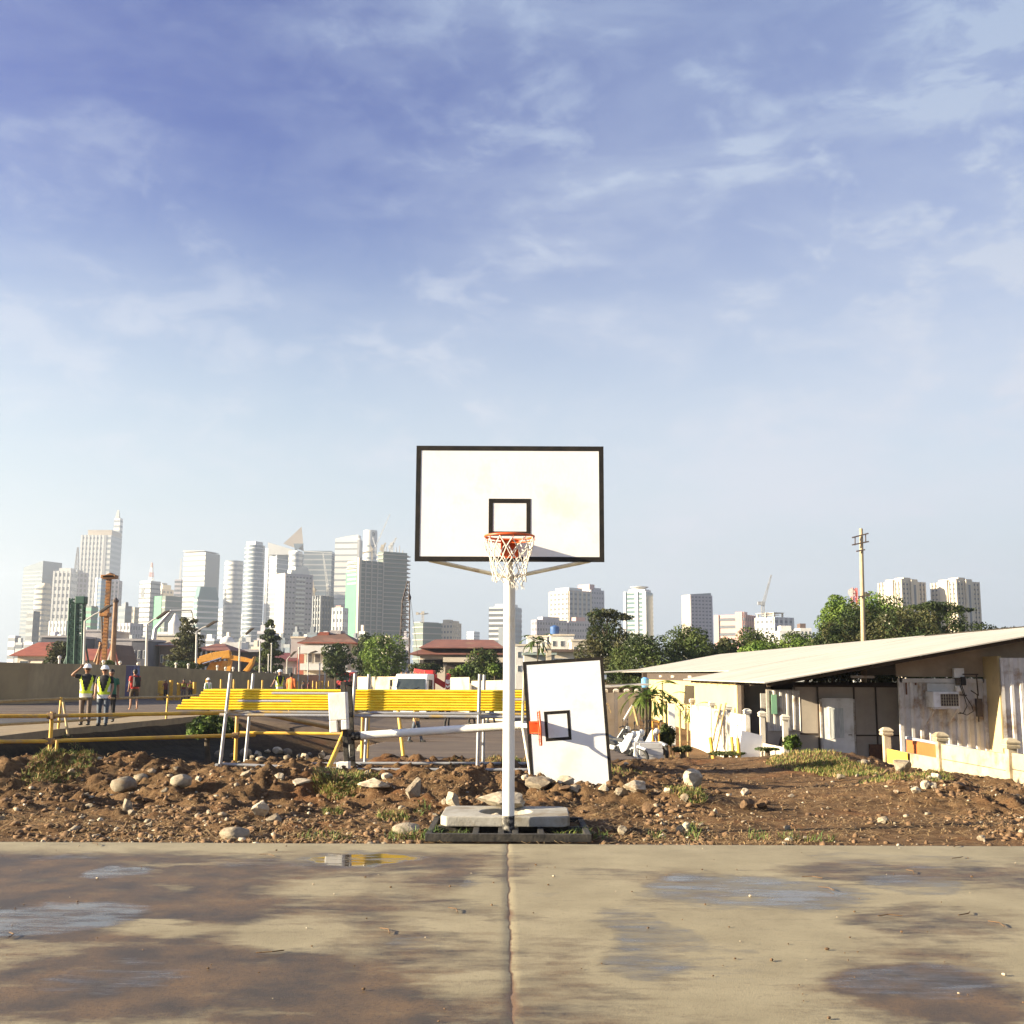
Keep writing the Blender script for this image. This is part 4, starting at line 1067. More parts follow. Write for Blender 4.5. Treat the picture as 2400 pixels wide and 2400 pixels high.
    for hip, kn, an in LG:
        hip, kn, an = map(Vector, (hip, kn, an))
        if shorts: lb.tube([hip, hip.lerp(kn, .5), hip.lerp(kn, .95)], [.094, .092, .088], 14)
        else: lb.tube([hip, hip.lerp(kn, .5), kn, kn.lerp(an, .5) + Vector((0, .015, 0)), an + Vector((0, 0, -.02))], [.096, .086, .068, .064, .056], 14)
    lb.build('trousers' if not shorts else 'shorts', legs, root, True)
    if shoes:
        for hip, kn, an in LG:
            MB().blob((an[0], an[1] - .05, an[2] - .045), (.05, .135, .055), 12, 8).box((an[0], an[1] - .05, an[2] - .075), (.085, .25, .025)).build('shoe', m_boot, root, True)
    # face
    for sd in (1, -1):
        MB().blob((sd * .034, -.083, 1.612), (.013, .008, .009), 10, 6).build('eye', m_eye, root, True)
    MB().blob((0, -.086, 1.553), (.024, .010, .008), 10, 6).build('mouth', m_lip, root, True)
    if glasses:
        g = MB()
        for sd in (1, -1): g.blob((sd * .036, -.094, 1.615), (.033, .010, .021), 12, 6); g.beam((sd * .066, -.088, 1.62), (sd * .092, .0, 1.61), .008, .008)
        g.beam((-.02, -.1, 1.62), (.02, -.1, 1.62), .008, .008); g.build('sunglasses', m_lens, root, True)
    if helmet:
        hm = MB(); pf = [(.118 * math.cos(a), .118 * math.sin(a) * 1.02) for a in [R(q) for q in range(0, 91, 10)]]
        hm.lathe([(.118, -.012), (.128, -.008), (.126, 0)] + pf[:-1] + [(.004, .121)], 24, (0, .0, 1.665)); 
        hm.prism([(-.09, -.095), (.09, -.095), (.075, -.17), (.03, -.185), (-.03, -.185), (-.075, -.17)], 1.655, 1.667, 'z'); hm.box((0, 0, 1.775), (.03, .17, .018))
        hm.build('hard_hat', helmet, root, True)
    elif hair:
        hm = MB(); hm.blob((0, .022, 1.665), (.098, .10, .095), 16, 10); hm.blob((0, .05, 1.61), (.088, .065, .08), 14, 8); hm.build('hair', m_hair, root, True)
    if vest:
        n, kz = 48, 24; v = []; f = []; mi = []
        for i in range(kz + 1):
            z = .80 + (1.462 - .80) * i / kz
            for j in range(n):
                a = 2 * PI * j / n; c, s_ = math.cos(a), math.sin(a); e = 2.6; q = (abs(c) ** e + abs(s_) ** e) ** (-1 / e)
                t_ = np.interp(z, [.80, .86, .93, 1.05, 1.2, 1.33, 1.42, 1.47], [0, 1, 2, 3, 4, 5, 6, 7]); RX = np.interp(t_, range(8), [.180, .18, .184, .177, .190, .202, .178, .10]); RY = np.interp(t_, range(8), [.130, .130, .134, .128, .137, .134, .107, .083])
                v.append((RX * c * q, RY * s_ * q, z))
        for i in range(kz):
            z = .80 + (1.462 - .80) * (i + .5) / kz
            for j in range(n):
                a = 2 * PI * (j + .5) / n; x = v[i * n + j][0] * .5 + v[i * n + (j + 1) % n][0] * .5; front = math.sin(a) < 0
                vv = .03 + .13 * (z - .98) / .45         # the V opening widens upwards
                if z < .90: k_ = 1
                elif z < .985: k_ = 0
                elif z < 1.25 and abs(x) > vv + .075: k_ = 1
                elif (z >= 1.25 and abs(x) > vv + .065): continue
                elif abs(x) < vv - .005: continue
                else: k_ = 0
                f.append((i * n + j, i * n + (j + 1) % n, (i + 1) * n + (j + 1) % n, (i + 1) * n + j)); mi.append(k_)
        npmesh('vest', v, f, [vest, m_shirtw], root, mi, True)
    if backpack:
        bp = MB().box((0, .20, 1.20), (.29, .17, .42)); bp.box((0, .30, 1.12), (.22, .05, .2)); bp.build('backpack', m_bag, root, bevel=.04)
        bs = MB()
        for sd in (1, -1): bs.tube([(sd * .11, .14, 1.40), (sd * .115, .02, 1.475), (sd * .12, -.115, 1.36), (sd * .13, -.12, 1.2), (sd * .15, .05, 1.05)], .018, 8)
        bs.build('strap', m_bag, root, True)
    return root
def spot(px, d, zf=None):
    p = at(px, 1578, d); return (p.x, d, (gzf(p.x, d) if zf is None else zf))
def facecam(px, turn=0): return math.atan((px - 1200) / F) * -1 + turn
person('person in white hard hat and sunglasses shading the eyes with one raised arm', spot(205, 33.0, .03), facecam(205, R(-8)), 1.74, m_shirtk, m_khaki, m_skin, m_helmet, m_vest, armR=((-.42, -.10, 1.44), (-.17, -.17, 1.66)), glasses=True, stride=.05)
person('person in white hard hat and hi-vis vest standing with both arms down', spot(246, 32.6, .03), facecam(246, R(-12)), 1.70, m_shirtk, m_jean, m_skinl, m_helmet, m_vest, armL=((.25, .02, 1.14), (.22, -.10, .90)), armR=((-.245, .02, 1.13), (-.22, -.12, .92)), glasses=True, stride=.04)
person('person in a green shirt half hidden behind the worker with both arms down', spot(262, 35.2, .03), facecam(262), 1.62, m_greent, m_dark, m_skin, stride=.05)
person('person in a red shirt and shorts walking away with a black backpack', spot(317, 46.8, .0), PI + facecam(317, R(25)), 1.68, m_shirtr, m_shorts, m_skinl, backpack=True, stride=.10, shorts=True, shoes=False)
person('person in dark maroon clothes reaching out beside a yellow bollard', spot(390, 92), facecam(390, R(40)), 1.66, m_maroon, m_dark, m_skin, armR=((-.40, -.12, 1.28), (-.55, -.28, 1.22)))
person('person in a maroon shirt with yellow reflective stripes, left one by the wall', spot(432, 92), facecam(432), 1.72, m_maroon, m_khaki, m_skin, vest=None)
person('person in a maroon shirt and black trousers, right of the pair by the wall', spot(448, 92), facecam(448, R(20)), 1.66, m_maroon, m_dark, m_skin)
person('person in a white hard hat and lime green vest behind the pipe stack at left', spot(489, 74), facecam(489, R(30)), 1.68, m_shirtw, m_dark, m_skin, m_helmet, m_vestg, sleeve='long')
person('person in a white hard hat and black shirt standing behind the yellow pipes', spot(656, 57, -.05), facecam(656, R(15)), 1.74, m_shirtk, m_dark, m_skinl, m_helmet, m_vest, armR=((-.30, -.05, 1.16), (-.42, -.18, 1.0)))
person('person in an all orange suit and hood beside the worker in black', spot(683, 56, -.10), PI + facecam(683, R(-30)), 1.66, m_shirto, m_shirto, m_skin, helmet=None, sleeve='long', hair=True)
person('far person in grey walking beyond the orange suited worker', spot(712, 92), facecam(712, R(60)), 1.62, m_khaki, m_dark, m_skin)
person('far person in a brown shirt near the red truck', spot(724, 92), facecam(724, R(80)), 1.66, m_maroon, m_dark, m_skin)
person('person in a yellow shirt walking on the asphalt below the pipe stack', spot(977, 45), facecam(977, R(70)), 1.60, m_shirty, m_jean, m_skin, stride=.26)
person('person in dark trousers walking behind the right end of the pipe rack', spot(1152, 63), facecam(1152, R(80)), 1.66, m_shirtw, m_jean, m_skin, stride=.2)
person('person in black trousers far behind the right part of the pipe stack', spot(1107, 62), facecam(1107, R(60)), 1.64, m_shirtk, m_dark, m_skin, stride=.14)
person('person far behind the middle of the pipe stack with one dark leg showing', spot(1049, 58), facecam(1049, R(60)), 1.62, m_maroon, m_dark, m_skin, stride=.06)
# reflective stripes of the striped shirt
for o in [o for o in S.objects if o.get('label', '').startswith('person in a maroon shirt')]:
    q = MB(); w_ = .187
    for z in (1.13, 1.24, 1.33): loft(q, [(0, 0, z, .186, .128), (0, 0, z + .035, .190, .129)], 20)
    q.build('stripe', m_vest, o, True)
# ================================================================== TRUCKS AND MACHINES
m_exc = pm('machine_orange', (.62, .30, .04), (.50, .22, .03), 3, .5)
m_greenp = pm('machine_green', (.03, .09, .06), (.02, .06, .045), 4, .55)
m_orr = pm('drill_orange', (.40, .17, .035), (.20, .085, .03), 2.5, .6, c3=(.12, .07, .045), s3=1.5)
m_mast = pm('rusty_mast', (.28, .17, .09), (.18, .10, .06), 2, .75)
m_lat = pm('lattice_brown', (.07, .05, .045), (.11, .08, .065), 2, .7)
m_lamp = pm('lamp_post_paint', (.56, .53, .47), (.46, .44, .40), 2, .5)
m_lamph = pm('lamp_head_dark', (.05, .035, .025), (.08, .06, .04), 6, .6)
m_hlight = pm('headlamp', (.7, .7, .66), (.6, .6, .58), 12, .15)
def wheels(root, spots, r=.48, w=.28):
    for x, y in spots:
        Q = Matrix.Rotation(R(90), 3, 'Y')
        t_ = MB().lathe([(r * .6, -w / 2), (r * .95, -w / 2), (r, -w * .35), (r, w * .35), (r * .95, w / 2), (r * .6, w / 2)], 20, (x, y, r), 0, Q).build('tyre', m_tyre, root, True)
        MB().lathe([(r * .12, -w * .52), (r * .58, -w * .45), (r * .58, w * .45), (r * .12, w * .52)], 16, (x, y, r), 0, Q).build('rim', m_chrome, t_, True)
def truck(px, d, w, h, label, paint, rz, cat='truck'):
    p = at(px, 1578, d); o = thing('truck', label, cat, (p.x, d, gzf(p.x, d)), rz)
    # cab nose points to -Y
    prof = [(-.05, .55), (-.10, 1.25), (.10, h * .93), (.28, h), (1.75, h), (1.85, h - .1), (1.85, .55)]
    cab = MB().prism(prof, -w / 2, w / 2, 'x').build('cab', paint, o, bevel=.07)
    z0, z1 = h - .98, h - .30
    def ny(z): return -.10 + (.20) * (z - 1.25) / (h * .93 - 1.25)
    MB().quadv([(-w * .44, ny(z0) - .03, z0), (w * .44, ny(z0) - .03, z0), (w * .42, ny(z1) - .03, z1), (-w * .42, ny(z1) - .03, z1)]).quadv([(-w * .44, ny(z0) + .02, z0), (-w * .42, ny(z1) + .02, z1), (w * .42, ny(z1) + .02, z1), (w * .44, ny(z0) + .02, z0)]).build('windscreen', m_glassd, cab)
    for s in (-1, 1):
        MB().bx(s * w / 2 - .015, s * w / 2 + .015, .35, 1.3, z0, z1 - .08).build('side_window', m_glassd, cab)
        MB().bx(s * w * .36 - .16, s * w * .36 + .16, -.14, -.02, .78, .95).build('headlight', m_hlight, o, bevel=.02)
        MB().beam((s * w * .48, .0, z1 - .1), (s * (w * .5 + .18), -.12, z1 - .05), .03).box((s * (w * .5 + .2), -.14, z1 - .25), (.16, .06, .38)).build('mirror', m_black, o, bevel=.01)
        MB().beam((s * .1, ny(z0) - .05, z0 + .02), (s * .5, ny(z0 + .2) - .05, z0 + .18), .02).build('wiper', m_black, cab)
    MB().bx(-w * .30, w * .30, -.115, -.06, 1.0, 1.25).build('grille', m_black, o)
    MB().bx(-w / 2 - .02, w / 2 + .02, -.22, .0, .42, .72).build('bumper', paint, o, bevel=.04)
    MB().bx(-w * .14, w * .14, -.235, -.222, .52, .66).build('number_plate', m_shirtw, o)
    MB().bx(-.42, .42, .2, 6.6, .55, .85).build('chassis', m_black, o)
    wheels(o, [(s * (w / 2 - .2), y) for s in (-1, 1) for y in (.85, 5.2, 6.2)])
    return o, w, h
tw, w_, h_ = truck(964, 68, 2.05, 2.76, 'white truck facing the camera with a folded red crane behind its cab', pm('truck_white', (.80, .79, .76), (.72, .70, .66), 3, .35), R(-9))
MB().bx(-1.0, 1.05, 2.1, 6.8, .85, 1.5).build('bed', m_red, tw, bevel=.04)
c = MB().bx(.35, .95, 1.95, 2.5, .9, 3.0); c.bx(.2, 1.1, 2.0, 2.4, 2.5, 2.75); c.beam((.65, 2.2, 2.8), (-.4, 2.4, 2.95), .25, .3); c.beam((.65, 2.2, 2.6), (1.6, 2.6, 2.0), .26, .34); c.beam((1.6, 2.6, 2.0), (1.75, 2.9, 2.75), .2, .26); c.build('crane', m_red, tw, bevel=.03)
for s, n_ in ((.78, 1), (1.9, -1)):
    c = MB(); c.box((s, 1.9, 1.9), (.3, .12, 1.0)); c.build('outrigger', m_white, tw, bevel=.03)
    c = MB()
    for i in range(3):
        c.quadv([(s - .13, 1.835, 1.62 + i * .24), (s, 1.835, 1.54 + i * .24), (s, 1.835, 1.64 + i * .24), (s - .13, 1.835, 1.72 + i * .24)]).quadv([(s, 1.835, 1.54 + i * .24), (s + .13, 1.835, 1.62 + i * .24), (s + .13, 1.835, 1.72 + i * .24), (s, 1.835, 1.64 + i * .24)])
    c.build('chevron', m_red, tw)
tw['label'] = 'white truck facing the camera with a folded red crane behind its cab'
for i in range(6): MB().blob((-.75 + .3 * i, .5, 2.80), (.05, .05, .07), 8, 6).build('roof_lamp', m_orr, tw, True)
rt_, _, _ = truck(803, 150, 2.2, 2.95, 'red dump truck facing the camera in front of the far wall', m_red, R(-14))
b_ = MB().prism([(2.0, 1.1), (6.9, 1.1), (7.2, 2.6), (1.95, 2.9), (1.3, 3.05), (1.3, 2.95), (1.9, 2.75)], -1.2, 1.2, 'x'); b_.build('dump_body', m_red, rt_, bevel=.03)
MB().bx(-.6, 1.5, 2.0, 4.4, 3.05, 3.3).build('load', m_shirtw, rt_, bevel=.08)

# ---- excavator beyond the wall: boom, stick and bucket show above it
def flatarm(mb, pts, wid, th):
    for i in range(len(pts) - 1):
        (x0, z0, a), (x1, z1, c) = pts[i], pts[i + 1]; dx, dz = x1 - x0, z1 - z0; l = math.hypot(dx, dz); nx_, nz_ = -dz / l, dx / l
        mb.prism([(x0 + nx_ * a / 2, z0 + nz_ * a / 2), (x0 - nx_ * a / 2, z0 - nz_ * a / 2), (x1 - nx_ * c / 2, z1 - nz_ * c / 2), (x1 + nx_ * c / 2, z1 + nz_ * c / 2)], -th / 2 + .002 * i, th / 2 + .002 * i, 'y')
de = 132; pe = at(470, 1578, de); k = mpp(de); ge = gzf(pe.x, de)
ex = thing('excavator', 'orange yellow excavator behind the wall, its bent boom showing above it', 'excavator', (pe.x, de, ge))
def xz(px, py): q = at(px, py, de); return (q.x - pe.x, q.z - ge)
A = lambda px, py, w: (*xz(px, py), w)
mb = MB(); flatarm(mb, [A(443, 1580, .6), A(470, 1546, .75), A(500, 1538, .9), A(540, 1533, .95)], 0, .7); mb.build('boom', m_exc, ex, bevel=.04)
mb = MB(); flatarm(mb, [A(535, 1540, .6), A(575, 1546, .55), A(590, 1549, .4)], 0, .5); mb.build('stick', m_exc, ex, bevel=.03)
mb = MB(); flatarm(mb, [A(537, 1528, .5), A(540, 1548, .5), A(535, 1578, .45)], 0, .4); mb.build('link', m_exc, ex, bevel=.03)
mb = MB(); mb.prism([xz(572, 1572), xz(584, 1558), xz(598, 1538), xz(594, 1556), xz(582, 1574)], -.6, .6, 'y'); mb.build('bucket', m_exc, ex, bevel=.03)
MB().tube([(*xz(478, 1556)[:1], -.5, xz(478, 1556)[1]), (*xz(522, 1542)[:1], -.5, xz(522, 1542)[1])], .12, 8).build('hydraulic_ram', m_chrome, ex, True)
b1, b2 = xz(478, 1574), xz(520, 1548)
MB().prism([xz(474, 1578), xz(490, 1553), xz(521, 1548), xz(508, 1578)], .6, 3.4, 'y').build('cabin', m_exc, ex, bevel=.06)
MB().bx(xz(440, 1560)[0], xz(520, 1560)[0], .4, 3.6, .9, 2.2).build('body', m_exc, ex, bevel=.05)
for y in (.3, 3.1): MB().prism([(xz(445, 1560)[0], .0), (xz(520, 1560)[0], .0), (xz(526, 1560)[0], .5), (xz(518, 1560)[0], .95), (xz(447, 1560)[0], .95), (xz(439, 1560)[0], .5)], y, y + .6, 'y').build('track', m_tyre, ex, bevel=.05)

# ---- lattice helper
def lattice(mb, p, q, w0, w1, n, r=.05, seg_=5):
    p, q = Vector(p), Vector(q); t_ = (q - p).normalized(); u = t_.cross(Vector((0, 1, 0))); u = u.normalized() if u.length > .1 else Vector((1, 0, 0)); v = t_.cross(u)
    C_ = []
    for i in range(n + 1):
        f = i / n; w = (w0 + (w1 - w0) * f) / 2; c = p.lerp(q, f); C_.append([c + u * w + v * w, c - u * w + v * w, c - u * w - v * w, c + u * w - v * w])
    for j in range(4): mb.tube([C_[0][j], C_[-1][j]], r, seg_)
    for i in range(n):
        for j in range(4):
            j2 = (j + 1) % 4; mb.tube([C_[i][j], C_[i + 1][j2]] if (i + j) % 2 else [C_[i][j2], C_[i + 1][j]], r * .6, 4, cap=False)
        mb.tube([C_[i][0], C_[i][1], C_[i][2], C_[i][3], C_[i][0]], r * .6, 4, cap=False)
    return mb
def px3(px, py, d): return at(px, py, d)
# crawler crane at the right of the construction tower
d = 150; base = px3(946, 1590, d); base.z = gzf(base.x, d)
cr = thing('crawler_crane', 'dark lattice boom crane standing upright right of the netted tower', 'crane', base)
r0 = px3(945, 1575, d) - base; r1 = px3(952, 1400, d) - base; r2 = px3(957, 1362, d) - base
lattice(MB(), (0, 0, 1.4), r0.lerp(r1, .96), 1.5, 1.0, 13, .055).build('boom', m_lat, cr)
lattice(MB(), r0.lerp(r1, .96), r2, .9, .2, 4, .06).build('boom_tip', m_lat, cr)
MB().tube([r2 + Vector((.1, 0, 0)), r2 + Vector((.2, 0, -2.2))], .09, 6).lathe([(.2, 0), (.25, .4), (.1, .8)], 10, r2 + Vector((.2, 0, -2.6))).build('hook', m_lat, cr)
MB().tube([r2, (2.2, 1.5, 2.2)], .03, 4).build('stay_cable', m_lat, cr)
MB().bx(-1.6, 2.6, .4, 3.4, 1.0, 2.9).build('cabin', m_red, cr, bevel=.08)
for y in (.2, 3.0): MB().bx(-2.4, 2.8, y, y + .8, 0, 1.0).build('track', m_tyre, cr, bevel=.2)
# green piling rig: two masts and stays
d = 118; base = px3(182, 1578, d); base.z = gzf(base.x, d)
o = thing('piling_rig', 'dark green piling rig with two tall masts beyond the wall at left', 'piling rig', base)
Q = lambda px, py: px3(px, py, d) - base
lattice(MB(), Q(168, 1570), Q(174, 1402), .75, .7, 18, .1).bx(Q(170, 1500).x - .2, Q(170, 1500).x + .35, -.25, .25, 0, Q(174, 1410).z).build('mast', m_greenp, o)
lattice(MB(), Q(186, 1570), Q(190, 1405), .7, .65, 18, .1).bx(Q(187, 1500).x - .2, Q(187, 1500).x + .4, -.2, .3, 0, Q(190, 1490).z).build('mast', m_greenp, o)
MB().bx(Q(173, 1500).x, Q(197, 1500).x, -.5, .5, Q(200, 1416).z, Q(200, 1398).z).build('mast_head', m_greenp, o, bevel=.1)
for a_, b_ in (((150, 1555), (164, 1520)), ((193, 1470), (208, 1553)), ((160, 1530), (147, 1575)), ((172, 1530), (176, 1572))): MB().tube([Q(*a_), Q(*b_)], .1, 6).build('stay', m_greenp, o, True)
MB().bx(-2.2, 2.4, .2, 3.4, .8, 2.6).build('cabin', m_greenp, o, bevel=.1)
# orange drill rig
d = 112; base = px3(246, 1578, d); base.z = gzf(base.x, d)
o = thing('drill_rig', 'orange drilling rig with a tall riveted mast and T shaped head', 'drill rig', base)
Q = lambda px, py: px3(px, py, d) - base
m_ = MB().beam(Q(243, 1560), Q(256, 1352), .36, .42)
for i in range(26):
    f = (i + .5) / 26; c_ = Q(243, 1560).lerp(Q(256, 1352), f); m_.box(c_ + Vector((0, -.20, 0)), (.50, .10, .14))
m_.build('mast', m_orr, o)
MB().box((Q(257, 1352).x, 0, Q(257, 1352).z), (1.5, 1.0, .35)).prism([(Q(243, 1352).x, Q(243, 1358).z), (Q(275, 1352).x, Q(275, 1356).z), (Q(272, 1352).x, Q(272, 1350).z), (Q(262, 1352).x, Q(262, 1343).z), (Q(244, 1352).x, Q(244, 1351).z)], -.5, .5, 'y').build('mast_head', m_orr, o, bevel=.05)
MB().bx(Q(237, 1440).x, Q(258, 1440).x, -.6, .5, Q(200, 1445).z, Q(200, 1436).z).build('rotary_head', m_orr, o, bevel=.06)
for a_, b_ in (((237, 1510), (222, 1552)), ((236, 1505), (228, 1560))): MB().tube([Q(*a_), Q(*b_)], .16, 8).build('stay', m_orr, o, True)
MB().bx(-2.5, 1.5, .6, 3.6, .8, 2.8).build('cabin', m_orr, o, bevel=.1)
MB().tube([Q(238, 1440), Q(241, 1555)], .1, 8).build('drill_string', m_lat, o, True)
d = 116; base = px3(265, 1578, d); base.z = gzf(base.x, d); Q = lambda px, py: px3(px, py, d) - base
o = thing('mast_pole', 'plain rusty brown mast standing right of the orange drilling rig', 'mast', base)
MB().tube([Q(263, 1570), Q(271, 1412)], [.3, .22], 10).build('pole', m_mast, o, True); MB().lathe([(.3, 0), (.34, .2), (.1, .5)], 10, Q(271, 1412)).build('cap', m_lat, o, True)
# concrete pump boom
d = 210; base = px3(356, 1578, d); base.z = gzf(base.x, d); Q = lambda px, py: px3(px, py, d) - base
o = thing('pump_boom', 'folded grey concrete pump boom reaching over the dark conifer', 'pump', base)
MB().tube([Q(353, 1578), Q(355, 1535), Q(364, 1474)], [.7, .5, .45], 8).build('lower_arm', m_steel, o, True)
MB().tube([Q(364, 1474), Q(402, 1431)], [.4, .3], 8).build('middle_arm', m_steel, o, True)
MB().tube([Q(402, 1431), Q(448, 1430)], [.18, .14], 8).build('upper_arm', m_steel, o, True); MB().tube([Q(448, 1430), Q(453, 1448), Q(454, 1466)], .1, 6).build('hose', m_lamph, o, True)
MB().bx(-4, 6, .5, 3.2, .4, 2.4).build('body', m_steel, o, bevel=.1)

# ---- street lamps along the road beyond the wall
def lamp(px, ybot, ytop, hx, hy, d, label, rad=.11):
    b_ = px3(px, ybot, d); t_ = px3(px, ytop, d); base = Vector((b_.x, d, gzf(b_.x, d))); o = thing('street_lamp', label, 'street lamp', base)
    q = px3(hx, hy, d) - base; tt = Vector((t_.x - base.x, 0, t_.z - base.z))
    MB().tube([(0, 0, 0), tt], [rad, rad * .7], 10).build('pole', m_lamp, o, True)
    MB().tube([tt, tt.lerp(q, .5) + Vector((0, 0, .1)), q], rad * .45, 8).build('arm', m_lamp, o, True)
    dr = (q - tt); dr.y = 0; dr.normalize(); n_ = Vector((-dr.z, 0, dr.x))
    L_ = rad * 8; MB().prism([(q.x - dr.x * .3 + n_.x * .1, q.z - dr.z * .3 + n_.z * .1), (q.x + dr.x * L_ * .6 + n_.x * .22, q.z + dr.z * L_ * .6 + n_.z * .22), (q.x + dr.x * L_, q.z + dr.z * L_), (q.x - dr.x * .3 - n_.x * .12, q.z - dr.z * .3 - n_.z * .12)], -.22, .22, 'y').build('lamp_head', m_lamph, o, bevel=.03)
lamp(199, 1560, 1455, 241, 1431, 108, 'tall white street lamp between the green rig and the orange drilling rig', .14)
lamp(345, 1560, 1463, 374, 1446, 112, 'white street lamp left of the dark conifer', .16)
lamp(461, 1570, 1480, 490, 1466, 120, 'white street lamp right of the dark conifer above the excavator', .14)
lamp(562, 1572, 1497, 581, 1483, 130, 'thin street lamp behind the excavator bucket', .12)
lamp(673, 1580, 1545, 685, 1535, 150, 'short street lamp before the house with the brown tiled roof', .10)
lamp(722, 1582, 1532, 732, 1530, 150, 'grey street lamp with a curved arm before the balconies of the tiled house', .10)
def pole(px, yb, yt, d, label, r=.09, grp=None):
    b_ = px3(px, yb, d); base = Vector((b_.x, d, gzf(b_.x, d))); tp = px3(px + .6, yt, d) - base; o = thing('flag_pole', label, 'pole', base, group=grp)
    MB().tube([(0, 0, 0), tp], [r, r * .7], 8).build('shaft', m_lamp, o, True); MB().blob(tp, (r * 1.3,) * 3, 8, 6).build('finial', m_lamp, o, True)
for px, yt in ((609, 1505), (636, 1509), (700, 1519), (629, 1535), (762, 1527), (749, 1556)):
    pole(px, 1580, yt, 138, 'slim pale pole rising above the far wall right of the excavator', .10, 'slim poles above the far wall')
for i, px in enumerate((139, 242, 281, 323, 412, 441, 509, 528, 546)):
    pole(px, 1575, (1541, 1551, 1553, 1556, 1556, 1558, 1562, 1566, 1566)[i], (90, 98, 104, 108, 116, 118, 126, 128, 130)[i], 'short white post sticking up behind the olive wall', .13, 'short posts behind the olive wall')
# ---- utility pole on the right
d = 75; base = px3(2023, 1578, d); base.z = -1.2; Q = lambda px, py: px3(px, py, d) - base
m_pole2 = pm('concrete_pole', (.42, .33, .20), (.33, .25, .15), 3, .8)
o = thing('utility_pole', 'tall bare utility pole with steel cross arms rising from the trees at right', 'utility pole', base)
tp = Q(2018, 1239); MB().tube([(0, 0, 0), tp], [.19, .12], 12).build('pole', m_pole2, o, True)
def arm(x0, y0, x1, y1, n='cross_arm'): MB().beam(Q(x0, y0) + Vector((0, -.2, 0)), Q(x1, y1) + Vector((0, -.2, 0)), .09).build(n, m_lat, o)
arm(1995, 1261, 2033, 1251); arm(1995, 1278, 2034, 1270); arm(2005, 1293, 2025, 1289); arm(2010, 1399, 2037, 1396)
MB().beam(Q(2002, 1259) + Vector((0, -.2, 0)), Q(2002, 1279) + Vector((0, -.2, 0)), .06).beam(Q(2026.5, 1253) + Vector((0, -.2, 0)), Q(2027, 1273) + Vector((0, -.2, 0)), .06).build('arm_strut', m_lat, o)
MB().beam(Q(2027, 1388) + Vector((0, -.2, 0)), Q(2037, 1396) + Vector((0, -.2, 0)), .06).beam(Q(2027, 1388) + Vector((0, -.2, 0)), Q(2027, 1397) + Vector((0, -.2, 0)), .06).build('arm_strut', m_lat, o)
# ================================================================== TREES
m_bark = pm('bark', (.10, .075, .05), (.06, .045, .03), 5, .95, .4, 20)
def leafmat(name, a, b, s=.9):
    m = pm(name, a, b, s, .65, lo=.40, hi=.60, rand=.08, spec=.25, c3=tuple((x + y) * .42 for x, y in zip(a, b)), s3=s * 3.2)
    t = m.node_tree; p = t.nodes['Principled BSDF']; out = t.nodes['Material Output']
    tr = t.nodes.new('ShaderNodeBsdfTranslucent'); mx = t.nodes.new('ShaderNodeMixShader'); mx.inputs[0].default_value = .22
    src = p.inputs['Base Color'].links[0].from_socket
    t.links.new(src, tr.inputs[0]); t.links.new(p.outputs[0], mx.inputs[1]); t.links.new(tr.outputs[0], mx.inputs[2]); t.links.new(mx.outputs[0], out.inputs[0])
    return m
LF = {'dark': leafmat('leaf_dark', (.022, .038, .012), (.050, .066, .018)), 'mid': leafmat('leaf_mid', (.040, .066, .015), (.085, .105, .024)),
      'light': leafmat('leaf_light', (.085, .145, .024), (.155, .215, .036)), 'olive': leafmat('leaf_olive', (.045, .052, .018), (.095, .088, .030))}
def leaves(clumps, n, size, seed, droop=.2, shell=.62):
    g = np.random.default_rng(seed); vol = np.array([c[3] * c[4] * c[5] for c in clumps]) ** .67; k = g.choice(len(clumps), n, p=vol / vol.sum())
    C_ = np.array(clumps)[k]; d = g.normal(size=(n, 3)); d /= np.linalg.norm(d, axis=1)[:, None]; r = shell + (1.06 - shell) * g.random(n) ** .6
    r = r * (1 + .18 * fbm(d[:, 0] * 2.2 + k * 3.1, d[:, 1] * 2.2, d[:, 2] * 2.2, 2))
    P = C_[:, :3] + d * r[:, None] * C_[:, 3:6]
    nrm = d + g.normal(size=(n, 3)) * .75 + np.array([0, 0, .25]); nrm /= np.linalg.norm(nrm, axis=1)[:, None]
    a = np.cross(nrm, g.normal(size=(n, 3))); a /= np.linalg.norm(a, axis=1)[:, None]; b = np.cross(nrm, a)
    s = size * (.5 + .9 * g.random(n))[:, None]
    V = np.stack([P - a * s, P + b * s * .45 + nrm * s * .1, P + a * s - np.array([0, 0, droop]) * s, P - b * s * .45 + nrm * s * .1], 1).reshape(-1, 3)
    return V, np.arange(n * 4).reshape(-1, 4)
TN = 0
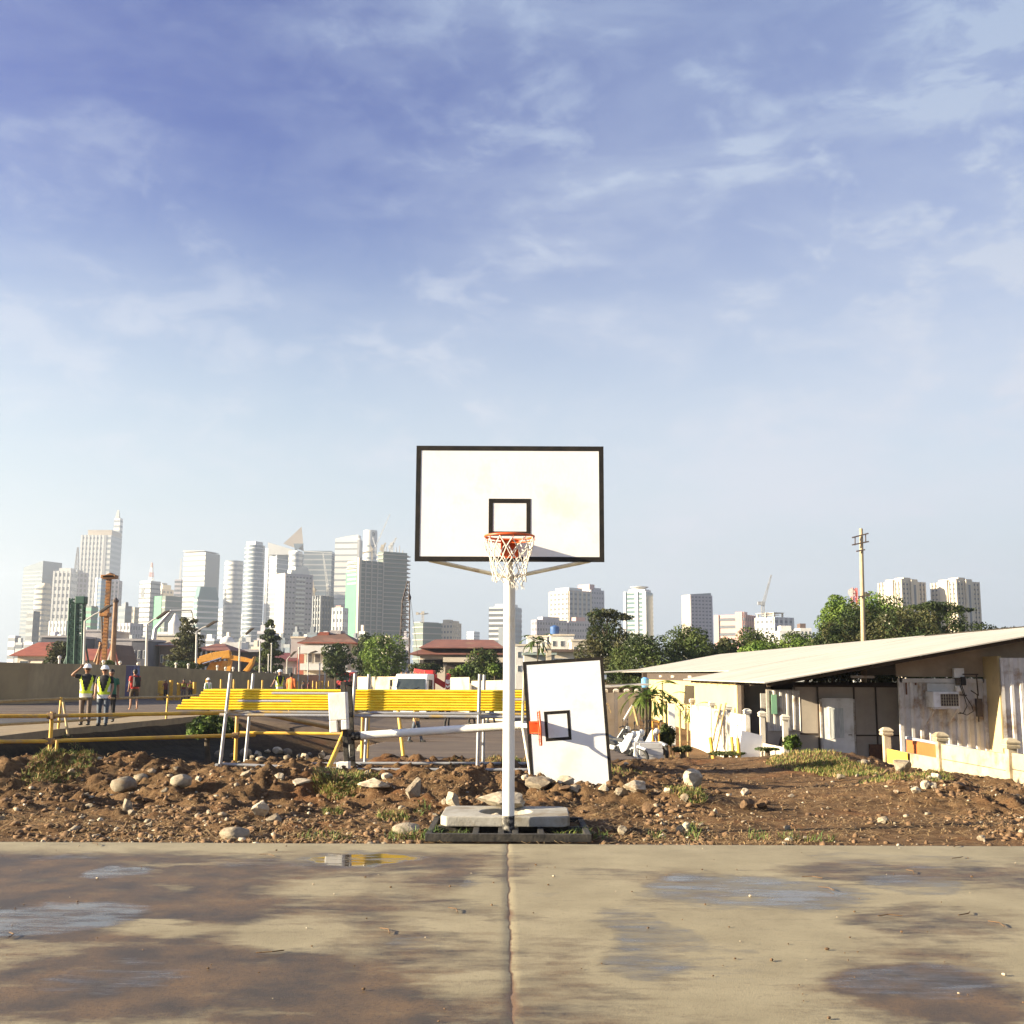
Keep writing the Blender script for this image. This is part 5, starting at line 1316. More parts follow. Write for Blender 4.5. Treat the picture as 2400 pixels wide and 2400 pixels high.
def tree(px, ytop, hw, ybot, d, kind, mats, label, n=3600, size=None, name='tree', cat='tree', trunk_px=None, gz=None, group=None, prof=None):
    """crown spans px-hw..px+hw, ytop..ybot in the photograph, at distance d"""
    global TN; TN += 1; g = random.Random(100 + TN)
    k = mpp(d); base = at(px, 1560, d); base.z = gzf(base.x, d) if gz is None else gz
    top = at(px, ytop, d).z - base.z; bot = max(.4, at(px, ybot, d).z - base.z); W_ = hw * k * (1.42 if px > 1300 and kind in ('round', 'umbrella') else 1.22); H_ = top - bot
    o = thing(name, label, cat, base, group=group); cl = []
    if kind == 'round':
        m = 15
        for i in range(m):
            f = (i + .5) / m; zz = bot + H_ * (.12 + .80 * f); env = math.sqrt(max(.05, 1 - ((f - .42) / .62) ** 2)); a = i * 2.4 + g.uniform(-.4, .4); q = W_ * env * g.uniform(.35, .72)
            r = W_ * g.uniform(.28, .42) * (.7 + .3 * env)
            cl.append((q * math.cos(a), q * math.sin(a) * .9, zz, r, r, min(r * .85, H_ * .22)))
        cl.append((0, 0, bot + H_ * .5, W_ * .5, W_ * .5, H_ * .36)); cl.append((g.uniform(-.1, .1) * W_, 0, top - H_ * .16, W_ * .32, W_ * .32, H_ * .16))
    elif kind == 'layer':
        m = 7
        for i in range(m):
            f = i / (m - 1); zz = bot + H_ * (.05 + .93 * f); w = W_ * (1.0 - .62 * f) * (prof(f) if prof else 1)
            for j in range(4):
                a = j * 1.57 + i * .8 + g.uniform(-.3, .3); q = w * g.uniform(.35, .62); r = w * g.uniform(.36, .5)
                cl.append((q * math.cos(a), q * math.sin(a), zz + g.uniform(-.05, .05) * H_, r, r, H_ * .055))
        cl.append((0, 0, bot + H_ * .4, W_ * .35, W_ * .35, H_ * .35))
    elif kind == 'umbrella':
        for i in range(13):
            f = i / 12; zz = bot + H_ * (.18 + .70 * f); w = W_ * (1 - .35 * f); a = i * 2.4; q = w * g.uniform(.3, .66); r = w * g.uniform(.28, .42)
            cl.append((q * math.cos(a), q * math.sin(a), zz, r, r, H_ * .11))
        for i in range(4): cl.append(((-.3 + .25 * i) * W_, g.uniform(-.2, .2) * W_, top - H_ * (.05 + .03 * abs(i - 1)), W_ * .36, W_ * .36, H_ * .03))
    elif kind == 'bush':
        for i in range(9):
            a = i * 2.4; q = W_ * (.2 + .5 * g.random()); r = W_ * g.uniform(.3, .45); cl.append((q * math.cos(a), q * math.sin(a) * .7, bot + H_ * (.25 + .5 * (1 - q / W_) * g.uniform(.6, 1.1)), r, r, H_ * .3))
    size = size or max(.10, 3.4 * k)
    if kind in ('round', 'umbrella') and px > 1300:
        for i in range(7): a = i * 2.4; cl.append((W_ * .62 * math.cos(a), W_ * .62 * math.sin(a), bot + H_ * (.12 + .09 * i), W_ * .42, W_ * .42, H_ * .16))
        n = int(n * 2.3)
    elif kind == 'layer': n = int(n * 1.5)
    V, Fq = leaves(cl, n, size, TN)
    mi = None
    mt = [LF[q] for q in mats]
    if len(mt) > 1:
        cx = V.reshape(-1, 4, 3).mean(1); mi = ((fbm(cx[:, 0] / W_ * 2.2 + TN, cx[:, 1] / W_ * 2.2, cx[:, 2] / W_ * 2.2, 3) + .25 * np.random.default_rng(TN).random(len(cx))) > .14).astype(int) * (len(mt) - 1)
    npmesh('crown', V, Fq, mt, o, mi)
    tb = MB(); tr = max(.08, W_ * .05); zz = bot + H_ * .45
    tb.tube([(0, 0, -.3), (g.uniform(-.1, .1) * W_, 0, zz * .5), (g.uniform(-.1, .1) * W_, 0, zz), (0, 0, bot + H_ * .85)], [tr * 1.3, tr, tr * .7, tr * .25], 9)
    for c in cl[::2][:8]: tb.tube([(0, 0, max(bot * .8, c[2] - H_ * .3)), (c[0] * .5, c[1] * .5, c[2] - H_ * .12), c[:3]], [tr * .5, tr * .35, tr * .12], 6)
    tb.build('trunk', m_bark, o, True)
    return o
tree(437, 1455, 48, 1566, 134, 'layer', ['dark', 'olive'], 'dark conifer with layered branches left of the excavator boom', 4200)
tree(630, 1460, 34, 1572, 146, 'layer', ['dark', 'mid'], 'tall thin conifer with gappy layered branches right of the excavator', 3200, prof=lambda f: 1.25 if .5 < f < .8 else .95)
tree(789, 1506, 34, 1598, 132, 'round', ['dark', 'mid'], 'dark round tree in front of the tiled house balconies', 3600)
tree(858, 1482, 30, 1600, 140, 'round', ['dark', 'mid'], 'tall dark tree right of the tiled house', 3200)
tree(900, 1490, 56, 1605, 124, 'round', ['mid', 'light'], 'big broad tree with yellow green left side in front of the crawler crane', 6000)
tree(997, 1546, 36, 1582, 112, 'bush', ['dark', 'olive'], 'low dark shrub in front of the long brick red roof', 1500, cat='shrub', name='shrub')
tree(1135, 1524, 44, 1604, 104, 'round', ['mid', 'dark'], 'round green tree against the wall of the long red roofed building', 3400)
tree(1085, 1556, 30, 1592, 100, 'bush', ['mid', 'light'], 'low leafy bush at the left foot of the round green tree', 1500, cat='shrub', name='shrub')
tree(1160, 1552, 20, 1590, 98, 'bush', ['light', 'mid'], 'small bright bush beside the hoop pole behind the truck yard', 1000, cat='shrub', name='shrub')
tree(1262, 1550, 24, 1580, 98, 'bush', ['dark', 'olive'], 'low bush between the hoop pole and the leaning backboard', 1100, cat='shrub', name='shrub')
tree(1425, 1424, 54, 1638, 96, 'umbrella', ['dark', 'olive'], 'tall spreading tree with a flat layered top right of the leaning backboard', 7000)
tree(1512, 1482, 58, 1638, 90, 'round', ['dark', 'mid'], 'dark green rounded tree left of the bushy tree behind the shed roof', 5200)
tree(1618, 1464, 60, 1628, 92, 'round', ['mid', 'dark'], 'large bushy dark green tree behind the left end of the shed roof', 6000)
tree(1702, 1492, 30, 1608, 96, 'round', ['dark', 'olive'], 'small dark tree between the bushy tree and the light green trees', 2600)
tree(1770, 1480, 58, 1608, 94, 'round', ['dark', 'mid'], 'dark crowned tree behind the light green foliage at mid right', 5000)
tree(1785, 1497, 52, 1555, 84, 'bush', ['light', 'mid'], 'light green tree in front of the dark crowned tree', 3800)
tree(1885, 1484, 56, 1593, 88, 'round', ['mid', 'light'], 'yellowish green tree left of the utility pole', 4600)
tree(1955, 1462, 50, 1608, 78, 'round', ['dark', 'olive'], 'olive dark tree left of the utility pole base', 4600)
tree(1972, 1393, 40, 1523, 96, 'round', ['light', 'light'], 'pale feathery tree top left of the utility pole', 4200)
tree(2068, 1392, 66, 1548, 98, 'round', ['light', 'mid'], 'bright green tree top right of the utility pole in front of the towers', 6500)
tree(2030, 1424, 78, 1618, 82, 'round', ['dark', 'olive'], 'large dark olive tree round the foot of the utility pole', 8000)
tree(2130, 1425, 70, 1608, 80, 'round', ['olive', 'dark'], 'wide olive tree right of the utility pole behind the shed roof', 7500)
tree(2205, 1408, 80, 1598, 84, 'umbrella', ['dark', 'mid'], 'dark tree with spreading tips in front of the rightmost tower', 8000)
tree(2345, 1470, 60, 1598, 86, 'round', ['dark', 'mid'], 'dark tree behind the shed roof at the far right', 4000)
tree(138, 1503, 30, 1580, 124, 'round', ['dark', 'olive'], 'dark round tree right of the red roofed house at far left', 2600)
tree(253, 1545, 14, 1566, 108, 'bush', ['light', 'mid'], 'bright green bush peeping over the wall at the foot of the orange rig', 700, cat='shrub', name='shrub')
tree(430, 1548, 40, 1572, 120, 'bush', ['dark', 'mid'], 'low dark foliage along the wall under the layered conifer', 1500, cat='shrub', name='shrub')
# leafy shrub on the bank of the pit
tree(497, 1668, 58, 1775, 36, 'bush', ['mid', 'light'], 'leafy green shrub growing on the pit bank below the pipe ends', 2600, size=.085, cat='shrub', name='shrub', gz=-1.0)
# coconut palm far behind
def palm(px, ytop, ybase, d, label, nf=14, L_=2.2, stems=((0, 0),), gz=None, leafw=.05, mats=('mid', 'light'), name='palm_tree', rtrunk=.07, nl=34, up=.55, crown_dz=0):
    global TN; TN += 1; g = random.Random(300 + TN); base = at(px, 1560, d); base.z = gzf(base.x, d) if gz is None else gz
    top = at(px, ytop, d).z - base.z; o = thing(name, label, 'palm', base); V = []; Fq = []; tb = MB()
    for sx_, sy_ in stems:
        th = top * g.uniform(.92, 1.05) - L_ * .45
        tb.tube([(sx_ * .5, sy_ * .5, -.2), (sx_ * .8, sy_ * .8, th * .5), (sx_, sy_, th)], [rtrunk * 1.25, rtrunk, rtrunk * .85], 10)
        for i in range(nf):
            a = i * 2.399 + g.uniform(-.2, .2); el = R(80) * (1 - (i / nf) ** .8) - .1 + (up - .55); l = L_ * g.uniform(.8, 1.1)
            pts = []
            for j in range(9):
                f = j / 8; e = el - 1.5 * f * f; pts.append(f)
            p = Vector((sx_, sy_, th)); prev = p.copy(); rach = [p.copy()]
            for j in range(1, 9):
                f = j / 8; e = el - 1.35 * f; p = p + Vector((math.cos(a) * math.cos(e), math.sin(a) * math.cos(e), math.sin(e))) * (l / 8); rach.append(p.copy())
            side = Vector((-math.sin(a), math.cos(a), 0))
            for q in range(nl):
                f = .12 + .88 * q / nl; ii = min(7, int(f * 8)); pt = rach[ii].lerp(rach[ii + 1], f * 8 - ii); fw = (rach[ii + 1] - rach[ii]).normalized()
                ll = l * .34 * math.sin(PI * min(1, .15 + .85 * (1 - abs(f - .45)))) * g.uniform(.8, 1.1)
                for s in (1, -1):
                    dr = (side * s * .8 + fw * .65 + Vector((0, 0, -.25))).normalized(); n0 = len(V)
                    V += [tuple(pt - fw * leafw * .5), tuple(pt + dr * ll * .5 - fw * leafw * .6), tuple(pt + dr * ll + Vector((0, 0, -.06 * ll))), tuple(pt + dr * ll * .5 + fw * leafw * .6)]; Fq.append((n0, n0 + 1, n0 + 2, n0 + 3))
    mi = np.random.default_rng(TN).integers(0, 2, len(Fq))
    npmesh('fronds', V, Fq, [LF[m] for m in mats], o, mi); tb.build('trunk', m_bark, o, True)
    return o
palm(1260, 1488, 1560, 118, 'small coconut palm behind the low white houses at centre', 13, 1.9, leafw=.12)
palm(1512, 1606, 1740, 34.5, 'ornamental palm with arching fronds over the motorbikes', 13, .92, ((0, 0), (.16, .1)), gz=-1.02, leafw=.03, rtrunk=.045)
palm(1560, 1622, 1740, 35.5, 'second ornamental palm right of the first, before the yellow wall', 10, .78, ((0, 0),), gz=-1.02, leafw=.028, rtrunk=.04)
palm(1622, 1640, 1740, 42, 'little palm tuft against the yellow wall', 9, .7, ((0, 0),), gz=-1.1, leafw=.025, rtrunk=.03)
# ================================================================== SHED COMPOUND ON THE RIGHT
m_roof = pm('roof_sheet', (.44, .41, .36), (.35, .32, .275), 1.2, .6, .15, 3, c3=(.47, .43, .37), s3=.5, stretch=(.35, 1.6, 1))
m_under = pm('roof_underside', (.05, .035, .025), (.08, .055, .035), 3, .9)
m_ywall = pm('cream_yellow_wall', (.60, .46, .21), (.52, .39, .17), .8, .8, c3=(.60, .46, .22), s3=.4)
m_ywall2 = pm('weathered_yellow_wall', (.55, .43, .22), (.45, .35, .18), 1.1, .85, c3=(.34, .26, .15), s3=.8)
m_ply = pm('grey_plywood', (.46, .40, .33), (.37, .315, .26), 1.6, .85, c3=(.50, .43, .35), s3=.7)
m_gable = pm('brown_gable_board', (.38, .29, .20), (.29, .22, .15), 2, .85)
m_cont = pm('container_white', (.60, .57, .53), (.48, .45, .40), 2.2, .65, .1, 8, c3=(.30, .22, .15), s3=1.8)
m_frame = pm('dark_timber', (.05, .038, .03), (.085, .06, .045), 5, .85)
m_door = pm('white_door', (.72, .70, .67), (.60, .58, .54), 2.4, .5, c3=(.46, .42, .36), s3=2.5)
m_curt = pm('curtain_glass', (.55, .56, .54), (.36, .38, .37), 5, .2, stretch=(6, 1, .6))
m_precast = pm('precast_fence', (.58, .52, .42), (.46, .40, .31), 1.5, .85, .15, 20, c3=(.42, .33, .21), s3=1.4)
m_precast2 = pm('worn_yellow_fence', (.42, .35, .235), (.33, .27, .175), 3, .85, .2, 20, c3=(.20, .15, .09), s3=2.6)
m_ypaint = pm('bright_yellow_panel', (.80, .52, .05), (.72, .45, .05), 2, .6)
m_opaint = pm('orange_board', (.48, .13, .03), (.40, .10, .025), 2, .65)
SL = .18
def rz_(x): return 1.38 + SL * (x - 7.1)
def roof_slab(name, x0, x1, y0, y1, dz, parent, th=.035, pitch=.17):
    """corrugated sheet roof: ribs run down the slope"""
    n = int((y1 - y0) / pitch * 2); n += n % 2; V = []; Fc = []
    for i in range(n + 1):
        y = y0 + (y1 - y0) * i / n; c = .022 * (i % 2)
        for x in (x0, x1): V.append((x, y, rz_(x) + dz + c))
        for x in (x0, x1): V.append((x, y, rz_(x) + dz + c - th))
    mb = MB(); mb.v = V
    for i in range(n):
        a = i * 4; b_ = a + 4
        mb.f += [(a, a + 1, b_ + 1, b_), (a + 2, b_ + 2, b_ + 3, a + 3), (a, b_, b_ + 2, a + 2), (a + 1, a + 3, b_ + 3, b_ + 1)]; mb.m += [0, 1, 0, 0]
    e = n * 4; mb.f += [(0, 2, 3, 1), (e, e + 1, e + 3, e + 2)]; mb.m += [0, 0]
    return mb.build(name, [m_roof, m_under], parent)
G0 = -1.22
shed = thing('shed', 'long low shed with a wide pale corrugated roof sloping down to the left', 'shed', (7.5, 33, G0))
def L3(x, y, z): return (x - 7.5, y - 33, z - G0)
def LB(mb, x0, x1, y0, y1, z0, z1, m=0): return mb.bx(x0 - 7.5, x1 - 7.5, y0 - 33, y1 - 33, z0 - G0, z1 - G0, m)
def corr(mb, x0, x1, y, z0, z1, pitch=.27, dep=.045):
    n = max(2, int(round((x1 - x0) / pitch))); prof = []
    for i in range(n):
        u = x0 + (x1 - x0) * i / n; p = (x1 - x0) / n
        prof += [(u, y), (u + p * .28, y), (u + p * .42, y + dep), (u + p * .86, y + dep), (u + p * .999, y)]
    V0 = [L3(a, b_, z0) for a, b_ in prof]; V1 = [L3(a, b_, z1) for a, b_ in prof]
    for i in range(len(prof) - 1): mb.quadv([V0[i], V0[i + 1], V1[i + 1], V1[i]]); mb.quadv([tuple(np.add(V0[i], (0, .06, 0))), tuple(np.add(V1[i], (0, .06, 0))), tuple(np.add(V1[i + 1], (0, .06, 0))), tuple(np.add(V0[i + 1], (0, .06, 0)))])
    return mb
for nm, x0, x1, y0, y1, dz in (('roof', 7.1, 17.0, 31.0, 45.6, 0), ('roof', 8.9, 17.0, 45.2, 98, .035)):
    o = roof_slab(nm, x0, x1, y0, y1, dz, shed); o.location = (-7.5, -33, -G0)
# far slope behind the ridge
mb = MB(); zr = rz_(17.0) + .06
mb.quadv([L3(17.0, 31, zr), L3(26, 31, zr - 1.6), L3(26, 98, zr - 1.6), L3(17.0, 98, zr)]); mb.quadv([L3(17.0, 31, zr - .04), L3(17.0, 98, zr - .04), L3(26, 98, zr - 1.64), L3(26, 31, zr - 1.64)]); mb.build('roof', m_roof, shed)
# rafters and purlin ends under the eaves
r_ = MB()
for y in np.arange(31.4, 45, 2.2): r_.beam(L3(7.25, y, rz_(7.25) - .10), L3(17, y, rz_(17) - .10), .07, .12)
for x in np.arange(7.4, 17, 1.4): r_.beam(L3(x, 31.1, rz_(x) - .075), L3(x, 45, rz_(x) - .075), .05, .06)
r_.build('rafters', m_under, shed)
LB(MB(), 7.5, 7.62, 36.8, 45.3, G0 - .1, 1.30).build('wall', m_ywall, shed)
LB(MB(), 9.05, 9.2, 45.3, 74, G0 - .1, 1.24).build('wall', m_ywall, shed)
LB(MB(), 9.09, 9.2, 45.3, 74, 1.24, 1.64).build('eave_shade_band', m_frame, shed)  # dark strip stands in for the shade under the far eave
f = MB(); [f.box(L3(9.06, y, 1.46), (.06, 1.0, .12)) for y in (50, 56, 62, 67)]; f.build('louvre', m_ply, shed)
LB(MB(), 8.8, 9.2, 74, 74.4, G0, 1.68).build('corner_post', m_frame, shed)
# recess and partition wall of the porch
LB(MB(), 7.55, 8.6, 36.7, 36.8, G0 - .1, 1.3).build('wall', m_ply, shed)
LB(MB(), 7.5, 7.58, 36.1, 36.7, G0, 1.25).build('pillar', m_frame, shed)
LB(MB(), 7.95, 8.35, 35.3, 35.36, G0, 1.0).build('board', m_cont, shed)
pw = MB(); xs = [8.75, 9.42, 9.50, 10.42, 10.95, 11.36]
LB(pw, 8.72, 12.3, 34.2, 34.26, G0 - .1, 1.24); pw.build('partition_wall', m_ply, shed)
fr = MB()
for x in (8.74, 9.46, 10.58, 11.25, 11.95): LB(fr, x - .022, x + .022, 34.16, 34.215, G0, 1.24)
LB(fr, 8.7, 12.3, 34.15, 34.21, 1.22, 1.28); LB(fr, 8.74, 9.46, 34.165, 34.22, -.22, -.18); LB(fr, 10.6, 12.2, 34.165, 34.22, -.26, -.22); LB(fr, 9.46, 10.58, 34.165, 34.22, .83, .87)
fr.build('batten', m_frame, shed)
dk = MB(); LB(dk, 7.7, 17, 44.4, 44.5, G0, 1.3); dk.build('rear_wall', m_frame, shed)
# door, slightly ajar
dr = MB().bx(0, .92, -.02, .02, 0, 2.05).build('door', m_door, shed, loc=(9.56 - 7.5, 34.10 - 33, .06), bevel=.006); dr.rotation_euler = (0, 0, R(-10))
e = MB().bx(.22, .62, -.032, -.022, .85, 1.75).build('door_pane', m_curt, dr)
e = MB(); frame_rect(e, .19, .65, .82, 1.78, .03, -.04, -.021); e.build('door_frame', m_door, dr)
MB().tube([(.84, -.02, .95), (.84, -.08, .95), (.74, -.08, .95)], .014, 8).build('handle', m_chrome, dr, True)
fr = MB(); LB(fr, 9.49, 9.55, 34.06, 34.15, G0, .86); LB(fr, 10.50, 10.56, 34.06, 34.15, G0, .86); fr.build('door_jamb', m_cont, shed)
tag(LB(MB(), 10.95, 11.42, 34.02, 34.10, G0, -.50).build('sheet', m_rust, None), 'dark brown board leaning on the grey porch wall right of the white door', 'board').location = (7.5, 33, G0)
# white corrugated cladding left of the porch
corr(MB(), 7.72, 8.70, 33.4, -.08, 1.12, .2, .04).build('cladding', m_cont, shed)
LB(MB(), 7.84, 8.0, 33.36, 33.39, .42, 1.0).build('green_panel', pm('green_sheet', (.22, .42, .27), (.18, .36, .23), 2, .6), shed)
LB(MB(), 7.72, 8.7, 33.5, 33.56, G0, 1.15).build('wall', m_ply, shed)
b_ = MB(); b_.beam(L3(7.75, 33.1, G0), L3(8.1, 33.3, -.25), .05).beam(L3(8.45, 33.1, G0 + .1), L3(8.1, 33.3, -.25), .05); b_.build('trestle', m_frame, shed)
# gable boarding over the container and the yellow side wall
g = MB(); x0, x1 = 11.42, 16.8
g.v += [L3(x0, 32.75, 1.55), L3(x1, 32.75, 1.55), L3(x1, 32.75, rz_(x1) - .08), L3(x0, 32.75, rz_(x0) - .08), L3(x0, 32.80, 1.55), L3(x1, 32.80, 1.55), L3(x1, 32.80, rz_(x1) - .08), L3(x0, 32.80, rz_(x0) - .08)]
g.f += [(0, 1, 2, 3), (4, 7, 6, 5), (0, 3, 7, 4), (0, 4, 5, 1)]; g.m += [0] * 4
g.build('gable_board', m_gable, shed)
corr(MB(), 14.02, 17, 31.6, G0, 2.1, .27, .05).build('wall', m_cont, shed)
LB(MB(), 14.0, 14.1, 31.72, 32.74, G0, 2.15).build('wall', m_ywall2, shed)
l = MB(); LB(l, 10.35, 11.05, 33.6, 33.72, 1.50, 1.58); l.build('light_fitting', m_cont, shed, bevel=.01)
# shipping container end
con = thing('container', 'white ribbed shipping container end under the shed gable', 'container', (11.45, 32.6, G0))
c = MB(); corr(c, 11.5, 13.92, 32.62, G0 + .12, 1.38, .27, .05); w = c.build('ribbed_wall', m_cont, con); w.location = (7.5 - 11.45, 33 - 32.6, 0)
c = MB()
for a in ((11.42, 11.52, G0, 1.5), (13.9, 14.0, G0, 1.5)): c.bx(a[0] - 11.45, a[1] - 11.45, -.02, .1, a[2] - G0, a[3] - G0)
c.bx(.0, 2.5, -.02, .1, 1.38 - G0, 1.5 - G0); c.bx(0, 2.5, -.02, .1, 0, .12); c.build('container_frame', m_cont, con)
MB().bx(.80, 1.9, -.03, .01, 2.30, 2.58).build('patch_panel', m_cont, con)
MB().beam((.8, -.05, 2.28), (1.95, -.05, 2.24), .03).build('bracket_rail', m_frame, con)
MB().bx(0.0, 2.6, -.06, -.03, .1, .42).build('painted_base', m_opaint, con)
for px, y0, y1 in ((2122, 1600, 1628), (2144, 1593, 1606)):
    a = at(px, y0, 32.58); c_ = at(px + 4, y1, 32.58); MB().bx(a.x - 11.45, a.x + .05 - 11.45, -.004, .004, c_.z - G0, a.z - G0).build('rust_stain', m_rust, con)
# air conditioner on brackets
ap = at(2209, 1640, 32.35)
ac = thing('air_conditioner', 'white box air conditioner on slanting brackets on the container end', 'air conditioner', (ap.x, 32.3, ap.z))
MB().bx(-.40, .36, -.30, .30, -.22, .24).build('casing', m_door, ac, bevel=.02)
MB().bx(-.19, .32, -.312, -.302, -.17, .17).build('grille', m_frame, ac)
gb = MB()
for i in range(8): gb.bx(-.19 + i * .51 / 7 - .006, -.19 + i * .51 / 7 + .006, -.324, -.312, -.17, .17)
for i in range(5): gb.bx(-.19, .32, -.328, -.3245, -.17 + i * .085 - .005, -.17 + i * .085 + .005)
gb.build('grille_bars', m_precast2, ac)
br = MB()
for s in (-.34, .30): br.beam((s, -.32, -.24), (s, .30, -.24), .03).beam((s, -.28, -.25), (s - .08, .28, -.72), .03)
br.beam((-.42, -.30, -.245), (.38, -.30, -.245), .03); br.build('bracket', m_cont, ac)
mp_ = at(2247, 1590, 32.5)
me_ = thing('meter_box', 'white and black electric meter boxes with looping cables on the container', 'meter box', (mp_.x, 32.5, mp_.z))
MB().bx(-.14, .16, -.03, .10, .02, .30).build('box', m_door, me_, bevel=.01); MB().bx(.02, .17, -.12, -.04, -.2, .05).build('meter', m_black, me_, bevel=.02); MB().bx(-.13, .0, -.10, -.03, -.18, .02).build('meter', m_lamph, me_, bevel=.02); MB().bx(-.12, .12, -.05, .08, -.38, -.22).build('box', m_door, me_, bevel=.01)
MB().tube([(.05, -.07, -.2), (.12, -.1, -.5), (.30, -.1, -.8), (.34, -.08, -.95), (.15, -.08, -1.06), (-.06, -.07, -.98)], .012, 6).tube([(.0, -.07, -.2), (.10, -.1, -.55), (.16, -.1, -.8), (.05, -.08, -1.0), (-.1, -.07, -1.02)], .012, 6).build('cable', m_black, me_, True)
MB().beam((.1, -.06, .12), (.55, -.06, .12), .035).beam((.5, -.06, .12), (.52, -.06, -.5), .03).build('conduit', m_frame, me_)
gp = at(2292, 1655, 32.4); tag(MB().tube([(gp.x - .18, 32.4, gp.z + .45), (gp.x, 32.4, gp.z + .33), (gp.x, 32.4, gp.z - .45)], .02, 6).bx(gp.x - .07, gp.x + .10, 32.3, 32.42, gp.z - .3, gp.z + .22).build('junction_box', m_frame, None), 'dark junction box with a bent pipe beside the container edge', 'junction box')

# ---------------------------------------------------------------- precast concrete fences
def fpost(mb, x, y, z0, z1, w=.13, cap=True):
    mb.bx(x - w / 2, x + w / 2, y - w / 2, y + w / 2, z0, z1)
    if cap:
        mb.lathe([(.14, z1 + .002), (.155, z1 + .04), (.135, z1 + .045), (.135, z1 + .075), (.155, z1 + .08), (.155, z1 + .10), (.08, z1 + .15), (.01, z1 + .16)], 4, (x, y, 0), 0, Matrix.Rotation(R(45), 3, 'Z'))
def fence(label, pts, panels, mat, pm_=None, zpost=None, name='concrete_fence'):
    o0 = Vector((*pts[0][:2], 0)); root = thing(name, label, 'fence', o0)
    for x, y, z0, z1 in pts:
        m = MB(); fpost(m, x - o0.x, y - o0.y, z0 - .3, z1); m.build('post', mat, root)
    for i, z0, z1, rows in panels:
        (xa, ya, *_), (xb, yb, *_) = pts[i], pts[i + 1]; dx, dy = xb - xa, yb - ya; l = math.hypot(dx, dy); m = MB()
        for r_ in range(rows):
            za = z0 + (z1 - z0) * r_ / rows; zb = z0 + (z1 - z0) * (r_ + 1) / rows - .012
            m.box(((xa + xb) / 2 - o0.x, (ya + yb) / 2 - o0.y, (za + zb) / 2), (l - .14, .05, zb - za), 0, math.atan2(dy, dx))
        m.build('panel', pm_ or mat, root)
    return root
nf = fence('low worn yellow concrete fence with capped posts at the right edge', [(7.42, 22, -.30, .42), (7.52, 19.5, -.20, .46), (7.62, 17.0, -.15, .50), (7.72, 14.5, -.15, .52)], [(0, -.40, .17, 2), (1, -.35, .42, 3), (2, -.3, .45, 3)], m_precast2)
MB().bx(-.035, -.028, -1.2, -.1, -.10, .165).build('yellow_panel', m_ypaint, nf)
MB().bx(.6, .64, -1.9, .6, -.20, .30).build('board', m_opaint, nf)
MB().beam((.5, .3, .36), (.75, -2.4, .30), .05).build('top_rail', m_steel, nf)
fence('pair of bare capped concrete posts left of the porch wall', [(7.25, 29.4, -.8, .40), (7.1, 31.4, -.9, .42)], [(0, -1.1, -.30, 3)], m_precast)
fence('bright white concrete panel fence in front of the yellow wall', [(6.85, 32.2, -1.1, .46), (6.78, 34.6, -1.1, .50), (6.7, 37.0, -1.1, .55), (6.6, 40.4, -1.1, .57)], [(0, -1.3, .44, 5), (1, -1.3, .48, 5), (2, -1.3, .5, 5)], pm('white_precast', (.64, .60, .52), (.56, .51, .42), 1.3, .8, .12, 20, c3=(.36, .28, .17), s3=1.4))
df = MB()
for y0, y1, z0 in ((36.3, 37.3, -.55), (35.0, 35.5, -.75)):
    df.bx(6.70, 6.735, y0, y1, z0, .32)
tag(df.build('gap_shade_panels', m_ply), 'two dark grey panels standing in for shaded gaps in the white panel fence', 'panels')  # grey panels drawn in place of the shaded gaps in the fence
fence('far cream plank fence with rounded caps behind the motorbikes', [(x, 44 + (x - 3.3) * .4, -1.2, .85) for x in (3.3, 3.75, 4.2, 4.65, 5.1)], [(i, -1.3, .86, 1) for i in range(4)], m_precast)
# lean-to roofs behind that fence
o = thing('lean_to', 'open lean-to with thin pale roofs left of the long shed', 'shelter', (4.6, 52, -1.2))
for z0, z1, y in ((2.82, 3.02, 0), (2.20, 2.36, -3)):
    MB().prism([(-1.0, z0), (1.6, z1), (1.6, z1 - .05), (-1.0, z0 - .05)], y, y + 5).build('roof', m_roof, o)
for x in (-.9, .3, 1.5): MB().bx(x - .05, x + .05, -2.6, -2.5, 0, 2.2).build('post', m_frame, o)
MB().bx(-1, 1.6, 4.6, 4.7, 0, 2.3).build('rear_wall', m_frame, o)
MB().bx(-1, -.2, -1, 1, 2.55, 2.75).build('tarpaulin', pm('blue_tarp', (.05, .10, .22), (.30, .32, .34), 3, .6), o)
wd_ = thing('water_dispenser', 'blue water bottle dispenser under the dark corner of the shed', 'dispenser', (8.0, 66, -1.2))
MB().bx(-.25, .25, -.2, .2, 0, 2.0).build('stand', m_frame, wd_, bevel=.02); MB().lathe([(.2, 2.0), (.24, 2.1), (.24, 2.5), (.1, 2.6)], 12).build('bottle', pm('blue_bottle', (.10, .28, .55), (.2, .42, .7), 4, .2), wd_, True)
# ---------------------------------------------------------------- yard clutter
m_ws = pm('white_sheet', (.82, .80, .76), (.74, .71, .66), 2, .5)
bx_ = at(1568, 1690, 32.6)
sg = thing('sign_board', 'tall blank white board on two legs before the white panel fence', 'board', (at(1575, 1700, 34).x, 34, -1.02))
kz = mpp(34); w = 16 * kz
MB().bx(-w / 2, w / 2, -.02, .02, .45, 1.72).build('board', m_ws, sg, bevel=.01)
MB().beam((-w / 2 + .07, .035, 0), (-w / 2 + .07, .035, 1.6), .04).build('leg', m_bamboo, sg); MB().beam((w / 2 - .05, .035, 0), (w / 2 - .05, .035, 1.6), .04).build('leg', m_bamboo, sg)
def stick(px0, py0, px1, py1, d, r, mat, lb, cat='stake', nm='stake'):
    a, c = at(px0, py0, d), at(px1, py1, d); return tag(MB().tube([a, c], r, 8).build(nm, mat, None, True), lb, cat)
